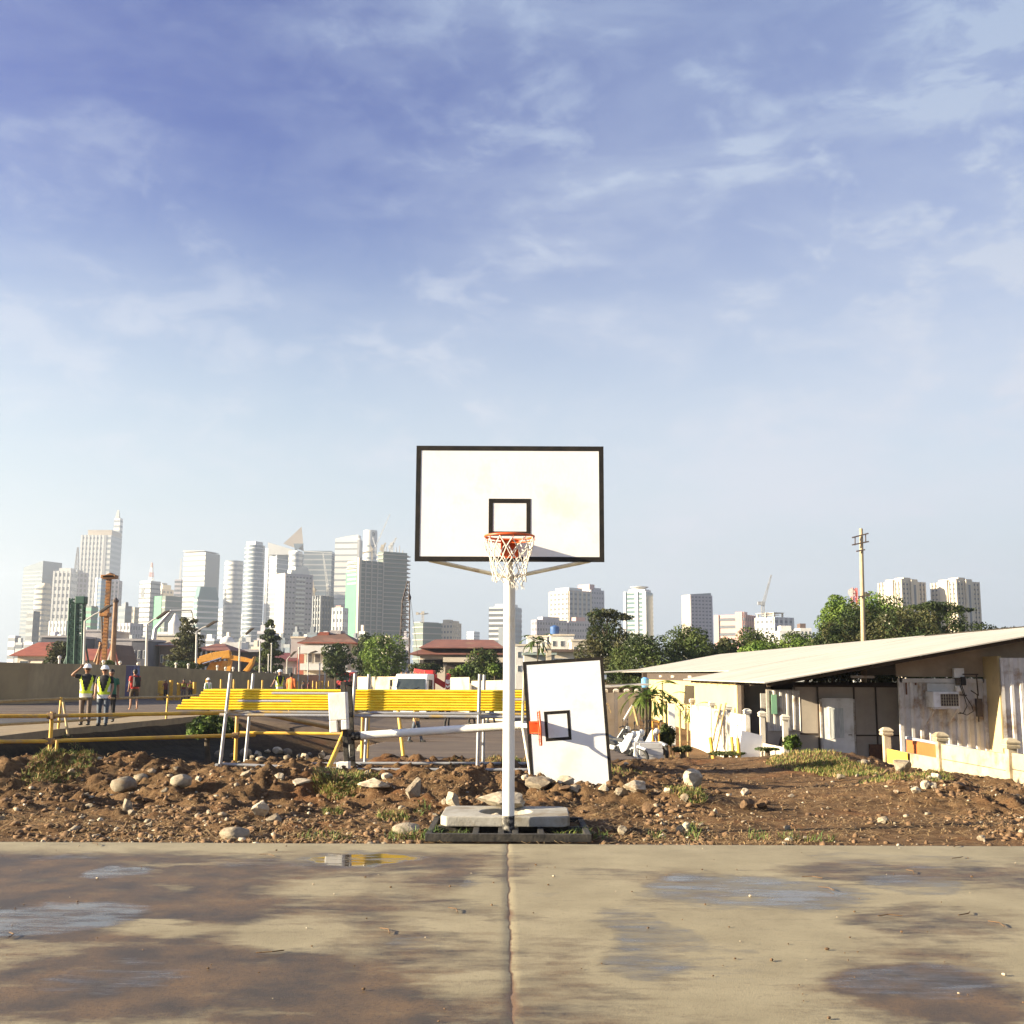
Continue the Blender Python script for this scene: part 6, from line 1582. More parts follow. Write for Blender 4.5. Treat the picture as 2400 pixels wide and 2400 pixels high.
stick(1596, 1790, 1593, 1660, 33, .035, m_bamboo, 'tan timber post standing right of the tall white board')
stick(1613, 1790, 1612, 1690, 33, .03, m_bamboo, 'second thinner tan post right of the tall white board')
stick(1673, 1782, 1664, 1728, 31, .05, m_yellow2, 'yellow stake leaning left at the foot of the long ladder poles')
stick(1719, 1783, 1715, 1727, 30.5, .04, m_yellow2, 'thin yellow stake left of the big leaning white sheet')
stick(1733, 1786, 1729, 1730, 30, .05, m_yellow2, 'yellow stake overlapping the big leaning white sheet')
a, c = at(1661, 1780, 31.5), at(1690, 1650, 31.9)
mb = MB().tube([a, c], .025, 8).tube([a + Vector((.18, .1, 0)), c + Vector((.16, .1, .03))], .025, 8); tag(mb.build('ladder_poles', m_bamboo, None, True), 'pair of long slim poles leaning on the white panel fence', 'poles')
for f in (): pass
a = at(1730, 1786, 30.6)
o = tag(MB().bx(0, .62, -.012, .012, 0, .98).build('white_sheet', m_ws), 'big white sheet leaning on the fence end, dark behind it', 'sheet'); o.location = (a.x - .05, 30.5, -.86); o.rotation_euler = (R(-12), R(14), R(10))
tag(MB().bx(6.2, 7.15, 29.6, 30.1, -.98, -.72).build('concrete_kerb', m_conc, None, bevel=.02), 'low grey concrete kerb lying under the leaning white sheet', 'kerb')
# concrete panels stacked beside the motorbikes
pt = at(1518, 1762, 31.5)
st = thing('panel_stack', 'stack of pale grey concrete panels right of the motorbikes', 'panels', (pt.x, 31.5, -.99), R(4))
for i in range(4): MB().bx(-.30 + (.0 if i else .0), .42 - .02 * i, -.32, .32, .001 + i * .17, .165 + i * .17).build('panel', m_cont, st, bevel=.012)
MB().bx(-.44, -.31, -.3, .3, 0, .70).build('end_block', m_cont, st, bevel=.02)
tag(MB().box((0, 0, .06), (.70, .35, .12)).build('concrete_block', m_ws, None, bevel=.01), 'loose pale slab lying at the foot of the grey panel stack', 'slab').location = (at(1560, 1775, 31).x, 30.9, -.99)
cf = at(1537, 1700, 33.2); kz = mpp(33.2)
o = thing('steel_frame', 'narrow orange steel frame standing behind the concrete panel stack', 'frame', (cf.x, 33.2, -1.02))
for s in (-.09, .09): MB().tube([(s, 0, 0), (s, 0, 1.22)], .028, 8).build('upright', m_exc, o, True)
MB().tube([(-.09, 0, .62), (.09, 0, .62)], .03, 8).tube([(-.09, 0, 1.2), (.09, 0, 1.2)], .02, 8).build('crossbar', m_exc, o, True)
stick(1496, 1700, 1485, 1655, 34, .04, m_bamboo, 'short leaning timber under the left palm', 'timber', 'timber'); 
tag(MB().beam(at(1460, 1690, 36), at(1482, 1652, 36), .12, .03).build('white_plank', m_ws), 'broad white plank leaning behind the motorbikes', 'plank')
tag(MB().beam(at(1415, 1668, 43), at(1424, 1647, 43), .07, .03).beam(at(1424, 1647, 43), at(1432, 1672, 43), .07, .03).build('trestle', m_bamboo), 'tan A shaped trestle against the far plank fence', 'trestle')
# ---------------------------------------------------------------- motorbikes
m_fair = pm('fairing_white', (.78, .78, .77), (.68, .68, .67), 3, .3, coat=.4)
m_bikeblk = pm('bike_black', (.015, .015, .016), (.035, .035, .036), 8, .35)
def bike(x, y, rz, label, fair, gz=-1.02):
    o = thing('motorbike', label, 'motorbike', (x, y, gz), rz)
    Q = Matrix.Rotation(R(90), 3, 'Y')
    for yy in (-.62, .62):
        w = MB().tube([(0, yy + .265 * math.cos(a), .29 + .265 * math.sin(a)) for a in [2 * PI * i / 28 for i in range(28)]], .045, 10, closed=True).build('wheel', m_tyre, o, True)
        r = MB()
        for i in range(10): a = 2 * PI * i / 10; r.tube([(0, yy, .29), (0, yy + .23 * math.cos(a), .29 + .23 * math.sin(a))], .007, 5)
        r.lathe([(.04, -.06), (.05, 0), (.04, .06)], 10, (0, yy, .29), 0, Q); r.build('rim', m_chrome, w, True)
    for s in (-.06, .06): MB().tube([(s, -.62, .29), (s, -.42, .82)], .025, 8).build('fork', m_chrome, o, True)
    MB().tube([(0, -.42, .86), (0, -.1, .55), (0, .3, .52), (0, .62, .62)], [.05, .06, .06, .04], 10).tube([(0, .1, .4), (0, .62, .29)], .03, 8).build('frame', m_bikeblk, o, True)
    MB().blob((0, .0, .40), (.14, .20, .16), 14, 10).box((0, .02, .30), (.2, .3, .12)).build('engine', m_bikeblk, o, True)
    MB().prism([(-.52, .95), (-.36, .98), (-.08, .58), (-.16, .40), (-.30, .50), (-.46, .80)], -.13, .13, 'x').build('leg_shield', fair, o, bevel=.03)
    MB().prism([(.05, .62), (.65, .70), (.86, .80), (.80, .66), (.45, .52), (.08, .50)], -.11, .11, 'x').build('side_fairing', fair, o, bevel=.03)
    MB().prism([(-.02, .66), (.10, .76), (.42, .75), (.70, .83), (.78, .80), (.60, .70), (.05, .62)], -.12, .12, 'x').build('seat', m_bikeblk, o, bevel=.03)
    MB().prism([(-.86, .56), (-.62, .64), (-.40, .58), (-.44, .53), (-.62, .57), (-.82, .50)], -.06, .06, 'x').build('mudguard', fair, o, bevel=.02)
    MB().tube([(-.34, -.30, 1.0), (-.20, -.38, 1.03), (0, -.42, .98), (.20, -.38, 1.03), (.34, -.30, 1.0)], .016, 8).build('handlebar', m_bikeblk, o, True)
    MB().blob((0, -.48, .93), (.12, .09, .10), 12, 8).build('headlight', m_hlight, o, True)
    for s in (-.24, .24):
        m = MB(); m.tube([(s, -.38, 1.03), (s * 1.1, -.40, 1.18)], .008, 6); m.blob((s * 1.15, -.40, 1.22), (.06, .02, .04), 10, 6); m.build('mirror', m_bikeblk, o, True)
    MB().tube([(.10, .05, .28), (.14, .3, .30), (.14, .78, .42)], [.025, .04, .05], 10).build('exhaust', m_chrome, o, True)
bk = lambda px, d: at(px, 1700, d).x
bike(bk(1448, 31.5), 31.5, R(62), 'white and black motorbike nearest the leaning backboard', m_fair)
bike(bk(1470, 32.6), 32.6, R(55), 'motorbike with a white curved mudguard in front of the palm', m_fair)
bike(bk(1436, 34.4), 34.4, R(70), 'black motorbike at the back, half hidden behind the white ones', m_bikeblk)
bike(bk(1512, 33.6), 33.6, R(40), 'silver white motorbike behind the grey concrete panel stack', pm('fairing_silver', (.52, .53, .52), (.44, .45, .44), 3, .3))
# dark shrubs in the yard
tree(1558, 1690, 22, 1778, 33.6, 'bush', ['dark', 'mid'], 'dark leafy bush left of the tall white board', 1100, size=.06, cat='shrub', name='shrub', gz=-1.05)
tree(1850, 1715, 18, 1785, 28.6, 'bush', ['mid', 'light'], 'leafy weed bush right of the capped concrete posts', 900, size=.05, cat='shrub', name='shrub', gz=-.75)
tree(1790, 1752, 26, 1786, 29.0, 'bush', ['mid', 'olive'], 'low weeds between the capped concrete posts', 700, size=.045, cat='shrub', name='shrub', gz=-.75)
tree(1598, 1745, 20, 1785, 31.5, 'bush', ['olive', 'dark'], 'dry brown weeds at the feet of the white fence', 600, size=.05, cat='shrub', name='shrub', gz=-1.0)
tree(1700, 1762, 50, 1788, 30.2, 'bush', ['mid', 'olive'], 'low weeds along the bottom of the white panel fence', 800, size=.045, cat='shrub', name='shrub', gz=-.95)
# ================================================================== LOW HOUSES BEHIND THE SITE
m_tile = pm('red_roof_tile', (.30, .085, .05), (.22, .06, .04), 1.2, .75, .1, 8)
m_btile = pm('brown_roof_tile', (.17, .085, .055), (.11, .06, .04), .8, .8, .1, 8, c3=(.24, .12, .08), s3=.3)
m_rusty = pm('rusty_red_roof', (.24, .09, .06), (.15, .06, .045), .5, .8, c3=(.30, .17, .10), s3=.25)
m_cream = pm('cream_wall', (.62, .54, .42), (.54, .46, .35), .4, .85)
m_wwall = pm('white_wall', (.70, .67, .62), (.60, .57, .52), .35, .8)
m_gwall = pm('grey_wall', (.40, .37, .36), (.33, .30, .30), .3, .85)
m_dwall = pm('slate_wall', (.10, .10, .12), (.07, .07, .09), .3, .8)
m_brwall = pm('brown_wall', (.14, .09, .07), (.10, .065, .05), .5, .85)
m_win = pm('window_glass', (.05, .06, .07), (.09, .10, .11), .6, .15, spec=.7)
m_wins = pm('shaded_window', (.07, .06, .055), (.12, .10, .09), .6, .4)
def low(px0, px1, ytop, d, depth, label, wall, rz=None, name='house', cat='house', base=1600):
    """an upright block whose front spans px0..px1 in the photo; returns (root, width, height); local x 0..w, y 0..depth"""
    a, c = at(px0, 1560, d), at(px1, 1560, d); g = gzf(a.x, d) - .3
    h = at((px0 + px1) / 2, ytop, d).z - g; w = c.x - a.x
    o = thing(name, label, cat, (a.x, d, g), 0 if rz is None else rz)
    MB().bx(0, w, 0, depth, 0, h).build('wall', wall, o)
    return o, w, h
def winrow(o, w, z, n, ww, hh, x0=.0, x1=1.0, mat=None, y=0):
    for i in range(n):
        x = w * (x0 + (x1 - x0) * (i + .5) / n)
        f = MB().bx(x - ww / 2, x + ww / 2, y - .06, y + .05, z, z + hh).build('window', m_wwall, o)
        MB().bx(x - ww / 2 + .08, x + ww / 2 - .08, y - .09, y - .061, z + .08, z + hh - .08).build('pane', mat or m_win, f)
def hip(o, w, dp, h, rise, mat, ov=.8, name='roof', x0=0, inset=.35):
    b = [(x0 - ov, -ov, h), (x0 + w + ov, -ov, h), (x0 + w + ov, dp + ov, h), (x0 - ov, dp + ov, h)]; i = w * inset
    t = [(x0 + i, dp / 2, h + rise), (x0 + w - i, dp / 2, h + rise)]
    m = MB(); m.quadv([b[0], b[1], t[1], t[0]]); m.quadv([b[1], b[2], t[1]]); m.quadv([b[2], b[3], t[0], t[1]]); m.quadv([b[3], b[0], t[0]]); m.quadv([(x, y, z - .12) for x, y, z in b][::-1])
    for p, q in ((0, 1), (1, 2), (2, 3), (3, 0)): m.quadv([(b[p][0], b[p][1], b[p][2] - .12), (b[q][0], b[q][1], b[q][2] - .12), b[q], b[p]])
    return m.build(name, mat, o)
# far left red roofed house
o, w, h = low(40, 104, 1536, 150, 9, 'house with a plain red tiled roof at the far left edge', m_cream); hip(o, w, 9, h, 1.9, m_tile, inset=.2); winrow(o, w, h - 1.9, 2, 1.2, 1.2)
MB().quadv([(w * .5, -1.6, h - 1.9), (w * .95, -1.6, h - 1.9), (w * .98, 0, h - .5), (w * .55, 0, h - .5)]).quadv([(w * .5, -1.6, h - 1.94), (w * .55, 0, h - .54), (w * .98, 0, h - .54), (w * .95, -1.6, h - 1.94)]).build('awning', m_cream, o)
# red gabled house behind the rigs
o, w, h = low(178, 280, 1548, 140, 8, 'house with a long red roof and a white trimmed gable behind the orange rig', m_cream)
MB().quadv([(-.5, -.8, h), (w * .8, -.8, h), (w * .8, 4, h + 1.55), (-.5, 4, h + 1.55)]).quadv([(-.5, 8.8, h), (-.5, 4, h + 1.55), (w * .8, 4, h + 1.55), (w * .8, 8.8, h)]).build('roof', m_tile, o)
MB().prism([(w * .72, h - 1.2), (w * 1.08, h - 1.2), (w * 1.0, h + .6), (w * .9, h + 2.0), (w * .80, h + .6)], -1.2, 6, 'y').build('gable', m_brwall, o)
m = MB(); m.beam((w * .70, -1.3, h - 1.3), (w * .90, -1.3, h + 2.2), .3, .25).beam((w * .90, -1.3, h + 2.2), (w * 1.10, -1.3, h - 1.3), .3, .25); m.build('gable_trim', m_tile, o)
m = MB(); m.beam((w * .75, -1.35, h - 1.3), (w * .90, -1.35, h + 1.5), .28, .2).beam((w * .90, -1.35, h + 1.5), (w * 1.05, -1.35, h - 1.3), .28, .2); m.build('gable_trim', m_wwall, o)
for px0, px1, yt, d, dp, wl_, lb in ((188, 239, 1480, 210, 14, m_gwall, 'plain grey block wall behind the white street lamp and the rigs'), (252, 306, 1501, 205, 12, m_gwall, 'plain grey block right of the rusty mast'),
      (306, 343, 1502, 200, 10, m_dwall, 'dark slate coloured house left of the white street lamp'), (93, 170, 1494, 200, 12, m_dwall, 'low dark roofed building behind the green piling rig'),
      (360, 416, 1490, 220, 12, m_cream, 'cream flat roofed house left of the conifer'), (372, 412, 1513, 205, 8, m_brwall, 'brown house with a red tin roof left of the conifer')):
    o, w, h = low(px0, px1, yt, d, dp, lb, wl_)
    MB().bx(-.2, w + .2, -.2, dp + .2, h, h + .35).build('parapet', m_gwall if wl_ is not m_cream else m_wwall, o)
    winrow(o, w, h - 3.2, 3, w * .16, 1.5)
    if h > 7: winrow(o, w, h - 6.4, 3, w * .16, 1.5)
    if px0 == 360: MB().lathe([(1.3, h + .35), (1.3, h + 2.6), (.9, h + 3.2), (.2, h + 4.6)], 14, (w * .62, 3, 0)).build('water_tank', m_wwall, o, True)
    if px0 == 372: hip(o, w, dp, h, .9, m_rusty)
# the brown pavilion and the long shed behind the excavator
o, w, h = low(462, 528, 1524, 210, 12, 'brown open pavilion with a rusty roof behind the excavator', m_brwall); hip(o, w, 12, h, 1.4, m_rusty, 1.2)
for i in range(7): MB().bx(w * i / 6 - .15, w * i / 6 + .15, -.7, -.5, 0, h).build('column', m_wwall, o)
o, w, h = low(500, 606, 1528, 225, 14, 'long dark shed with a pale roof edge behind the excavator boom', m_brwall); MB().bx(-.5, w + .5, -1.2, 14, h, h + .5).build('roof', m_gwall, o); MB().bx(w * .1, w * .55, 2, 8, h + .5, h + 2.0).build('roof_room', m_wwall, o)
MB().blob((w * .18, 4, h + 2.0), (1.6, 1.6, 1.3), 14, 8).build('dome', m_wwall, o, True)
o, w, h = low(622, 712, 1548, 175, 9, 'low maroon roofed house right of the thin conifer', m_gwall); hip(o, w, 9, h, 1.3, pm('maroon_roof', (.12, .03, .035), (.09, .025, .03), .6, .8)); winrow(o, w, h - 2.2, 4, 1.3, 1.2)
MB().bx(w * .86, w * 1.03, -1.2, 4, 0, h + 1.0).build('annex', m_tile, o)
# three storey tiled house
o, w, h = low(712, 822, 1508, 170, 12, 'three storey cream house with balconies and a brown tiled roof', m_cream)
hip(o, w, 12, h + .15, 1.75, m_btile, .9, inset=.30); e = MB().bx(-.95, w + .95, -.95, 12.9, h - .02, h + .14).build('eave_board', m_tile, o)
MB().bx(-.3, w * .94, -1.5, 0, h - 1.55, h - .35).build('fascia', m_wwall, o)
for z in (h - 4.1, h - 7.6): MB().bx(-.3, w * .52 if z < h - 5 else w * .94, -1.6, 0, z, z + 1.0).build('balcony', m_wwall, o)
winrow(o, w, h - 3.0, 5, w * .13, 1.4, .02, .92, m_wins); winrow(o, w, h - 6.3, 3, w * .15, 1.6, .02, .5, m_wins); winrow(o, w, h - 9.4, 3, w * .15, 1.4, .02, .6, m_wins)
MB().prism([(w * .02, h + .1), (w * .22, h + 1.9), (w * .42, h + 1.9), (w * .42, h + .1)], 4, 10, 'y').build('roof_wing', m_tile, o); MB().bx(w * .42, w * .66, 5, 10, h, h + 2.2).build('roof_room', m_gwall, o)
o, w, h = low(680, 713, 1496, 176, 12, 'windowless grey wall block adjoining the three storey tiled house', m_gwall); MB().bx(-.1, w + .1, -.1, 12, h, h + .3).build('parapet', m_cream, o)
# long red roofed hall
o, w, h = low(984, 1182, 1533, 165, 16, 'long hall with a rusty red hipped roof in two tiers behind the truck yard', m_cream)
hip(o, w, 16, h, 1.5, m_rusty, 1.6, inset=.10); MB().bx(w * .08, w * .92, 3, 13, h + .2, h + .95).build('wall', m_brwall, o); hip(o, w * .82, 13, h + .95, 1.4, m_rusty, 1.2, x0=w * .09, inset=.06)
winrow(o, w, h - 1.9, 6, 1.3, 1.1, .02, .3, m_wins); MB().bx(w * .28, w, -1.4, 0, h - 1.2, h - .5).build('canopy', m_cream, o); MB().bx(w * .3, w * .98, -.08, .0, h - 4.2, h - 1.3).build('opening', m_frame, o)
# white houses in the centre
for px0, px1, yt, d, dp, lb in ((1208, 1262, 1514, 240, 10, 'low white flat roofed house right of the hoop pole'), (1236, 1282, 1493, 270, 10, 'taller white house behind the coconut palm'), (1290, 1345, 1490, 265, 12, 'white house block with a blue water tank at centre'), (1340, 1392, 1503, 250, 12, 'cream house block left of the spreading tree')):
    o, w, h = low(px0, px1, yt, d, dp, lb, m_wwall if px0 != 1340 else m_cream); MB().bx(-.2, w + .2, -.2, dp, h, h + .4).build('parapet', m_cream, o); winrow(o, w, h - 2.6, 3, w * .16, 1.4); winrow(o, w, h - 5.6, 3, w * .16, 1.4)
    if px0 == 1290: MB().lathe([(1.0, h + .4), (1.1, h + .8), (1.1, h + 2.2), (.3, h + 2.6)], 12, (w * .2, 2, 0)).build('water_tank', pm('tank_blue', (.05, .13, .32), (.04, .10, .26), 1, .5), o, True)
o, w, h = low(1286, 1385, 1528, 215, 10, 'long low house with a dark flat roof above the leaning backboard', m_cream); MB().bx(-.6, w + .6, -1.5, 10, h, h + .5).build('roof', m_brwall, o); winrow(o, w, h - 2.4, 6, 1.4, 1.2)
o, w, h = low(1228, 1300, 1535, 190, 8, 'pale house with a green tin awning behind the hoop pole', m_wwall); MB().bx(-.3, w + .3, -1.8, 8, h, h + .35).build('roof', pm('pale_green_roof', (.34, .40, .35), (.28, .33, .29), 1, .7), o); winrow(o, w, h - 2.3, 4, 1.2, 1.1)
p = at(1286, 1560, 120); tag(MB().bx(p.x - .28, p.x + .28, 119.7, 120.3, gzf(p.x, 120), at(1286, 1510, 120).z).build('chimney_post', m_cream), 'plain cream concrete post standing above the leaning backboard', 'post')
for px0, px1, yt, d, lb in ((1410, 1462, 1500, 300, 'pink grey house block behind the spreading tree'), (1830, 1880, 1478, 520, 'small pale apartment block behind the yellowish green tree'), (1878, 1905, 1472, 560, 'little pale block with a brown roof room left of the utility pole')):
    o, w, h = low(px0, px1, yt, d, 12, lb, m_wwall); winrow(o, w, h - 3.2, 3, w * .16, 1.6); winrow(o, w, h - 7, 3, w * .16, 1.6); MB().bx(w * .1, w * .6, 2, 8, h, h + 2.4).build('roof_room', m_brwall if px0 > 1870 else m_wwall, o)
# red and white telecom mast behind the trees
d = 260; b_ = at(2008, 1560, d); b_.z = -1.3; o = thing('telecom_mast', 'small red and white lattice telecom mast with a dish behind the bright tree', 'mast', b_)
for i in range(6):
    f0, f1 = i / 6, (i + 1) / 6; T_ = at(2002, 1378, d) - b_
    lattice(MB(), T_ * f0, T_ * f1, 2.6 - 1.6 * f0, 2.6 - 1.6 * f1, 3, .14).build('section', m_red if i % 2 else m_white, o)
MB().lathe([(.05, -.3), (.9, .1), (1.0, .25)], 14, at(1996, 1389, d) - b_, 0, Matrix.Rotation(R(90), 3, 'X')).build('dish', m_white, o, True)
# ================================================================== SKYLINE
def fm(name, a, b=None, rough=.5, s=.05, spec=.5):
    a = tuple(x * .78 for x in a); b = tuple(x * .66 for x in b) if b else None
    return pm('tower_' + name, a, b or tuple(x * .86 for x in a), s, rough, spec=spec)
T_ = {'white': fm('white', (.80, .78, .74)), 'cream': fm('cream', (.70, .60, .46)), 'beige': fm('beige', (.58, .49, .39)), 'grey': fm('grey', (.42, .42, .43)), 'lav': fm('lavender', (.50, .46, .50)),
      'pink': fm('pink', (.66, .38, .33)), 'dark': fm('slate', (.12, .14, .17)), 'conc': fm('raw_concrete', (.40, .36, .33)), 'green': fm('safety_net', (.08, .30, .17), (.12, .38, .23), .7),
      'glass': fm('glass', (.16, .20, .24), (.22, .26, .30), .16, .02, .8), 'gglass': fm('green_glass', (.15, .24, .25), (.20, .30, .30), .16, .02, .8), 'bglass': fm('blue_glass', (.07, .13, .26), (.11, .18, .32), .14, .02, .8), 'win': fm('window', (.13, .14, .16), (.20, .21, .23), .2, .1, .7),
      'pwin': fm('pale_window', (.30, .33, .36), (.38, .40, .42), .2, .1, .7), 'net': fm('grey_net', (.15, .19, .165), (.20, .235, .205), .8, .08), 'redm': fm('aviation_red', (.50, .10, .06))}
def tower(px0, pxc, px1, yt, d, label, body='white', band='win', floors=22, fr=.5, piers=0, phi=None, name='tower', ybase=1580, bproud=.12, side=None, group=None, round_=0):
    """vertical corner at pxc; left face px0..pxc takes the sun, right face pxc..px1 lies in shade"""
    k = mpp(d); a = max(2, pxc - px0) * k; b = max(2, px1 - pxc) * k
    ph = phi if phi is not None else min(R(62), max(R(14), math.atan2(b, a)))
    beta = math.atan((pxc - 1200) / F); sc = 1 / math.cos(beta)
    w1 = a * math.cos(beta) / math.cos(ph); w2 = b * math.cos(beta) / math.sin(ph)
    w2 = min(w2, 70); w1 = min(w1, 110)
    base = at(pxc, 1560, d); base.z = -4
    h = at(pxc, yt, d).z + 4
    o = thing(name, label, 'tower', base, -(ph + beta), group)
    if round_:
        n = 28; xs = [(-w1 / 2 + math.copysign(abs(math.cos(t_)) ** (2 / round_), math.cos(t_)) * w1 / 2, w2 / 2 + math.copysign(abs(math.sin(t_)) ** (2 / round_), math.sin(t_)) * w2 / 2) for t_ in [2 * PI * i / n for i in range(n)]]
        MB().prism(xs, 0, h, 'z').build('body', T_[body], o, True)
        rb = MB().prism([(-w1 / 2 + (x + w1 / 2) * (1 + bproud / w1 * 2), w2 / 2 + (y - w2 / 2) * (1 + bproud / w2 * 2)) for x, y in xs], 0, h / floors * fr, 'z')
    else:
        MB().bx(-w1, 0, 0, w2, 0, h).build('body', [T_[body]], o)
        q = bproud; rb = MB().bx(-w1 - q, q, -q, w2 + q, 0, h / floors * fr)
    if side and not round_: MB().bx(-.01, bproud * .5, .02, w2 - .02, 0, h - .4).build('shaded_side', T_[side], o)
    b0 = None; fh = h / floors
    nb = int(min(floors - 1, 60))
    for i in range(nb):
        z = h - fh * (i + 1) + fh * .18
        if z < 3: break
        if b0 is None: b0 = rb.build('window_band', T_[band], o, bool(round_)); b0.location = (0, 0, z)
        else:
            c = b0.copy(); COL.objects.link(c); c.location = (0, 0, z)
    if piers and not round_:
        q = bproud * 2.2; n1 = max(1, int(round(piers * w1 / (w1 + w2)))); n2 = max(1, piers - n1)
        p0 = None
        for i in range(n1 + 1):
            x = -w1 + w1 * i / n1; wd_ = w1 / n1 * .42
            if p0 is None: p0 = MB().bx(-wd_ / 2, wd_ / 2, -q, .05, 0, h).build('pier', T_[body], o); p0.location = (x, 0, 0)
            else: c = p0.copy(); COL.objects.link(c); c.location = (x, 0, 0)
        p1 = None
        for i in range(n2 + 1):
            y = w2 * i / n2; wd_ = w2 / n2 * .42
            if p1 is None: p1 = MB().bx(-.05, q, -wd_ / 2, wd_ / 2, 0, h).build('pier', T_[body], o); p1.location = (0, y, 0)
            else: c = p1.copy(); COL.objects.link(c); c.location = (0, y, 0)
    o['_w1'] = w1; o['_w2'] = w2; o['_h'] = h; o['_k'] = k
    return o, w1, w2, h, k
def crown(o, x0, x1, y0, y1, h, dz, mat, nm='crown'): return MB().bx(x0, x1, y0, y1, h, h + dz).build(nm, T_[mat], o)
def plant(o, w1, w2, h, k, seed=0, mat='grey'):
    g = random.Random(seed); crown(o, -w1 * .7, -w1 * .25, w2 * .2, w2 * .7, h, 5 * k, mat, 'roof_plant')
    if g.random() < .6: crown(o, -w1 * .22, -w1 * .08, w2 * .1, w2 * .5, h, 9 * k, mat, 'lift_housing')
def spire(o, x, y, h, hh, w=2.5, mat='white', n=8):
    m = MB(); lattice(m, (x, y, h), (x, y, h + hh), w, w * .25, n, w * .09, 4); m.build('antenna', T_[mat], o)
# ---- left cluster
o, w1, w2, h, k = tower(40, 85, 131, 1338, 1550, 'dark blue grey glass tower with a slanted roof at the far left edge', 'dark', 'glass', 26, .6)
MB().prism([(-w1, h), (0, h), (0, h + 24 * k), (-w1, h + 10 * k)], 0, w2, 'y').build('slant_roof', T_['glass'], o)
o, w1, w2, h, k = tower(66, 92, 112, 1372, 1250, 'cream banded apartment tower at the far left in front of the dark glass tower', 'cream', 'win', 17, .42, round_=5); crown(o, -w1 * .8, -w1 * .1, w2 * .1, w2 * .8, h, 6 * k, 'beige')
o, w1, w2, h, k = tower(113, 152, 168, 1338, 1350, 'white gridded office tower with a lattice mast behind its roof', 'white', 'win', 15, .5, 9); crown(o, -w1 * .75, -w1 * .05, w2 * .1, w2 * .8, h, 7 * k, 'white'); spire(o, -w1 * .02, w2 * .9, h, 60 * k, 9 * k, 'grey', 12)
o, w1, w2, h, k = tower(158, 164, 192, 1341, 1400, 'dark shaded slab tower between the white gridded tower and the tallest tower', 'lav', 'win', 20, .6, 4); plant(o, w1, w2, h, k, 2)
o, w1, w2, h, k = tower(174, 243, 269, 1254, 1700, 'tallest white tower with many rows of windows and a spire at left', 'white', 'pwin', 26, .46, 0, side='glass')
crown(o, -w1 * .84, -w1 * .02, w2 * .1, w2, h, 13 * k, 'beige', 'stepped_crown'); MB().bx(-w1 * .26, -w1 * .15, -.4, .1, 0, h).build('stair_strip', T_['grey'], o); n1 = 6
p0 = None
for i in range(n1 + 1):
    x = -w1 + w1 * .74 * i / n1
    if p0 is None: p0 = MB().bx(-1.2, 1.2, -.5, .05, 0, h).build('pier', T_['white'], o); p0.location = (x, 0, 0)
    else: c = p0.copy(); COL.objects.link(c); c.location = (x, 0, 0)
o, w1, w2, h, k = tower(248, 262, 269, 1214, 1760, 'slim white tower slab with a spire rising behind the tallest tower', 'white', 'pwin', 30, .4); spire(o, -w1 * .6, w2 * .4, h, 20 * k, 8 * k)
crown(o, -w1 * .75, -w1 * .5, w2 * .3, w2 * .6, h, 6 * k, 'white', 'spire_base')
o, w1, w2, h, k = tower(214, 226, 242, 1353, 1180, 'blue glass tower with a white edge in front of the tallest tower', 'bglass', 'glass', 24, .5); MB().bx(-w1 - .6, -w1 + 2.5, -.6, w2, 0, h).build('edge_fin', T_['white'], o)
o, w1, w2, h, k = tower(240, 268, 275, 1360, 1200, 'lavender grey tower with a punched window column right of the blue glass tower', 'lav', 'win', 22, .45, 6)
o, w1, w2, h, k = tower(192, 206, 222, 1420, 900, 'green netted low tower behind the green piling rig', 'net', 'green', 12, .5)
o, w1, w2, h, k = tower(110, 150, 188, 1455, 800, 'long low grey block under the far left towers', 'grey', 'win', 8, .45, 10)
o, w1, w2, h, k = tower(55, 70, 86, 1432, 760, 'dark low tower cut by the left edge of the skyline', 'dark', 'win', 9, .5)
o, w1, w2, h, k = tower(270, 286, 302, 1420, 1000, 'dark slate low tower right of the orange drilling rig', 'dark', 'glass', 10, .5); plant(o, w1, w2, h, k, 4, 'dark')
o, w1, w2, h, k = tower(296, 308, 318, 1423, 1050, 'small beige tower beside the dark slate low tower', 'beige', 'win', 11, .45, 5)
o, w1, w2, h, k = tower(268, 300, 330, 1460, 820, 'low lavender block behind the rusty mast', 'lav', 'win', 7, .45, 9)
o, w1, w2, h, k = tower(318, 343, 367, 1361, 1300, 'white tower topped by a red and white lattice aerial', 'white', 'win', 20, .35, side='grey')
for i in range(4): lattice(MB(), (-w1 * .35, w2 * .4, h + i * 11 * k), (-w1 * .35, w2 * .4, h + (i + 1) * 11 * k), 9 * k * (1 - .2 * i), 9 * k * (.8 - .2 * i), 3, .5 * k, 4).build('antenna', T_['redm' if i % 2 else 'white'], o)
MB().bx(-w1 * .85, -w1 * .55, -.3, .2, h * .83, h * .93).build('dark_panel', T_['win'], o)
o, w1, w2, h, k = tower(343, 372, 397, 1380, 1380, 'stepped beige tower right of the tower with the red and white aerial', 'beige', 'win', 18, .45, 6); crown(o, -w1 * .6, 0, 0, w2 * .8, h, 10 * k, 'cream', 'upper_step'); plant(o, w1, w2, h + 10 * k, k, 6)
o, w1, w2, h, k = tower(352, 380, 420, 1396, 1180, 'unfinished tower wrapped in green and grey safety nets', 'net', 'conc', 12, .18); MB().bx(-w1 - .3, -w1 * .3, -.4, .1, 0, h).build('safety_net', T_['green'], o)
o, w1, w2, h, k = tower(400, 415, 421, 1358, 1480, 'grey tower behind the netted building with a thin aerial', 'lav', 'win', 22, .5); spire(o, -w1 * .3, w2 * .4, h, 50 * k, 4 * k)
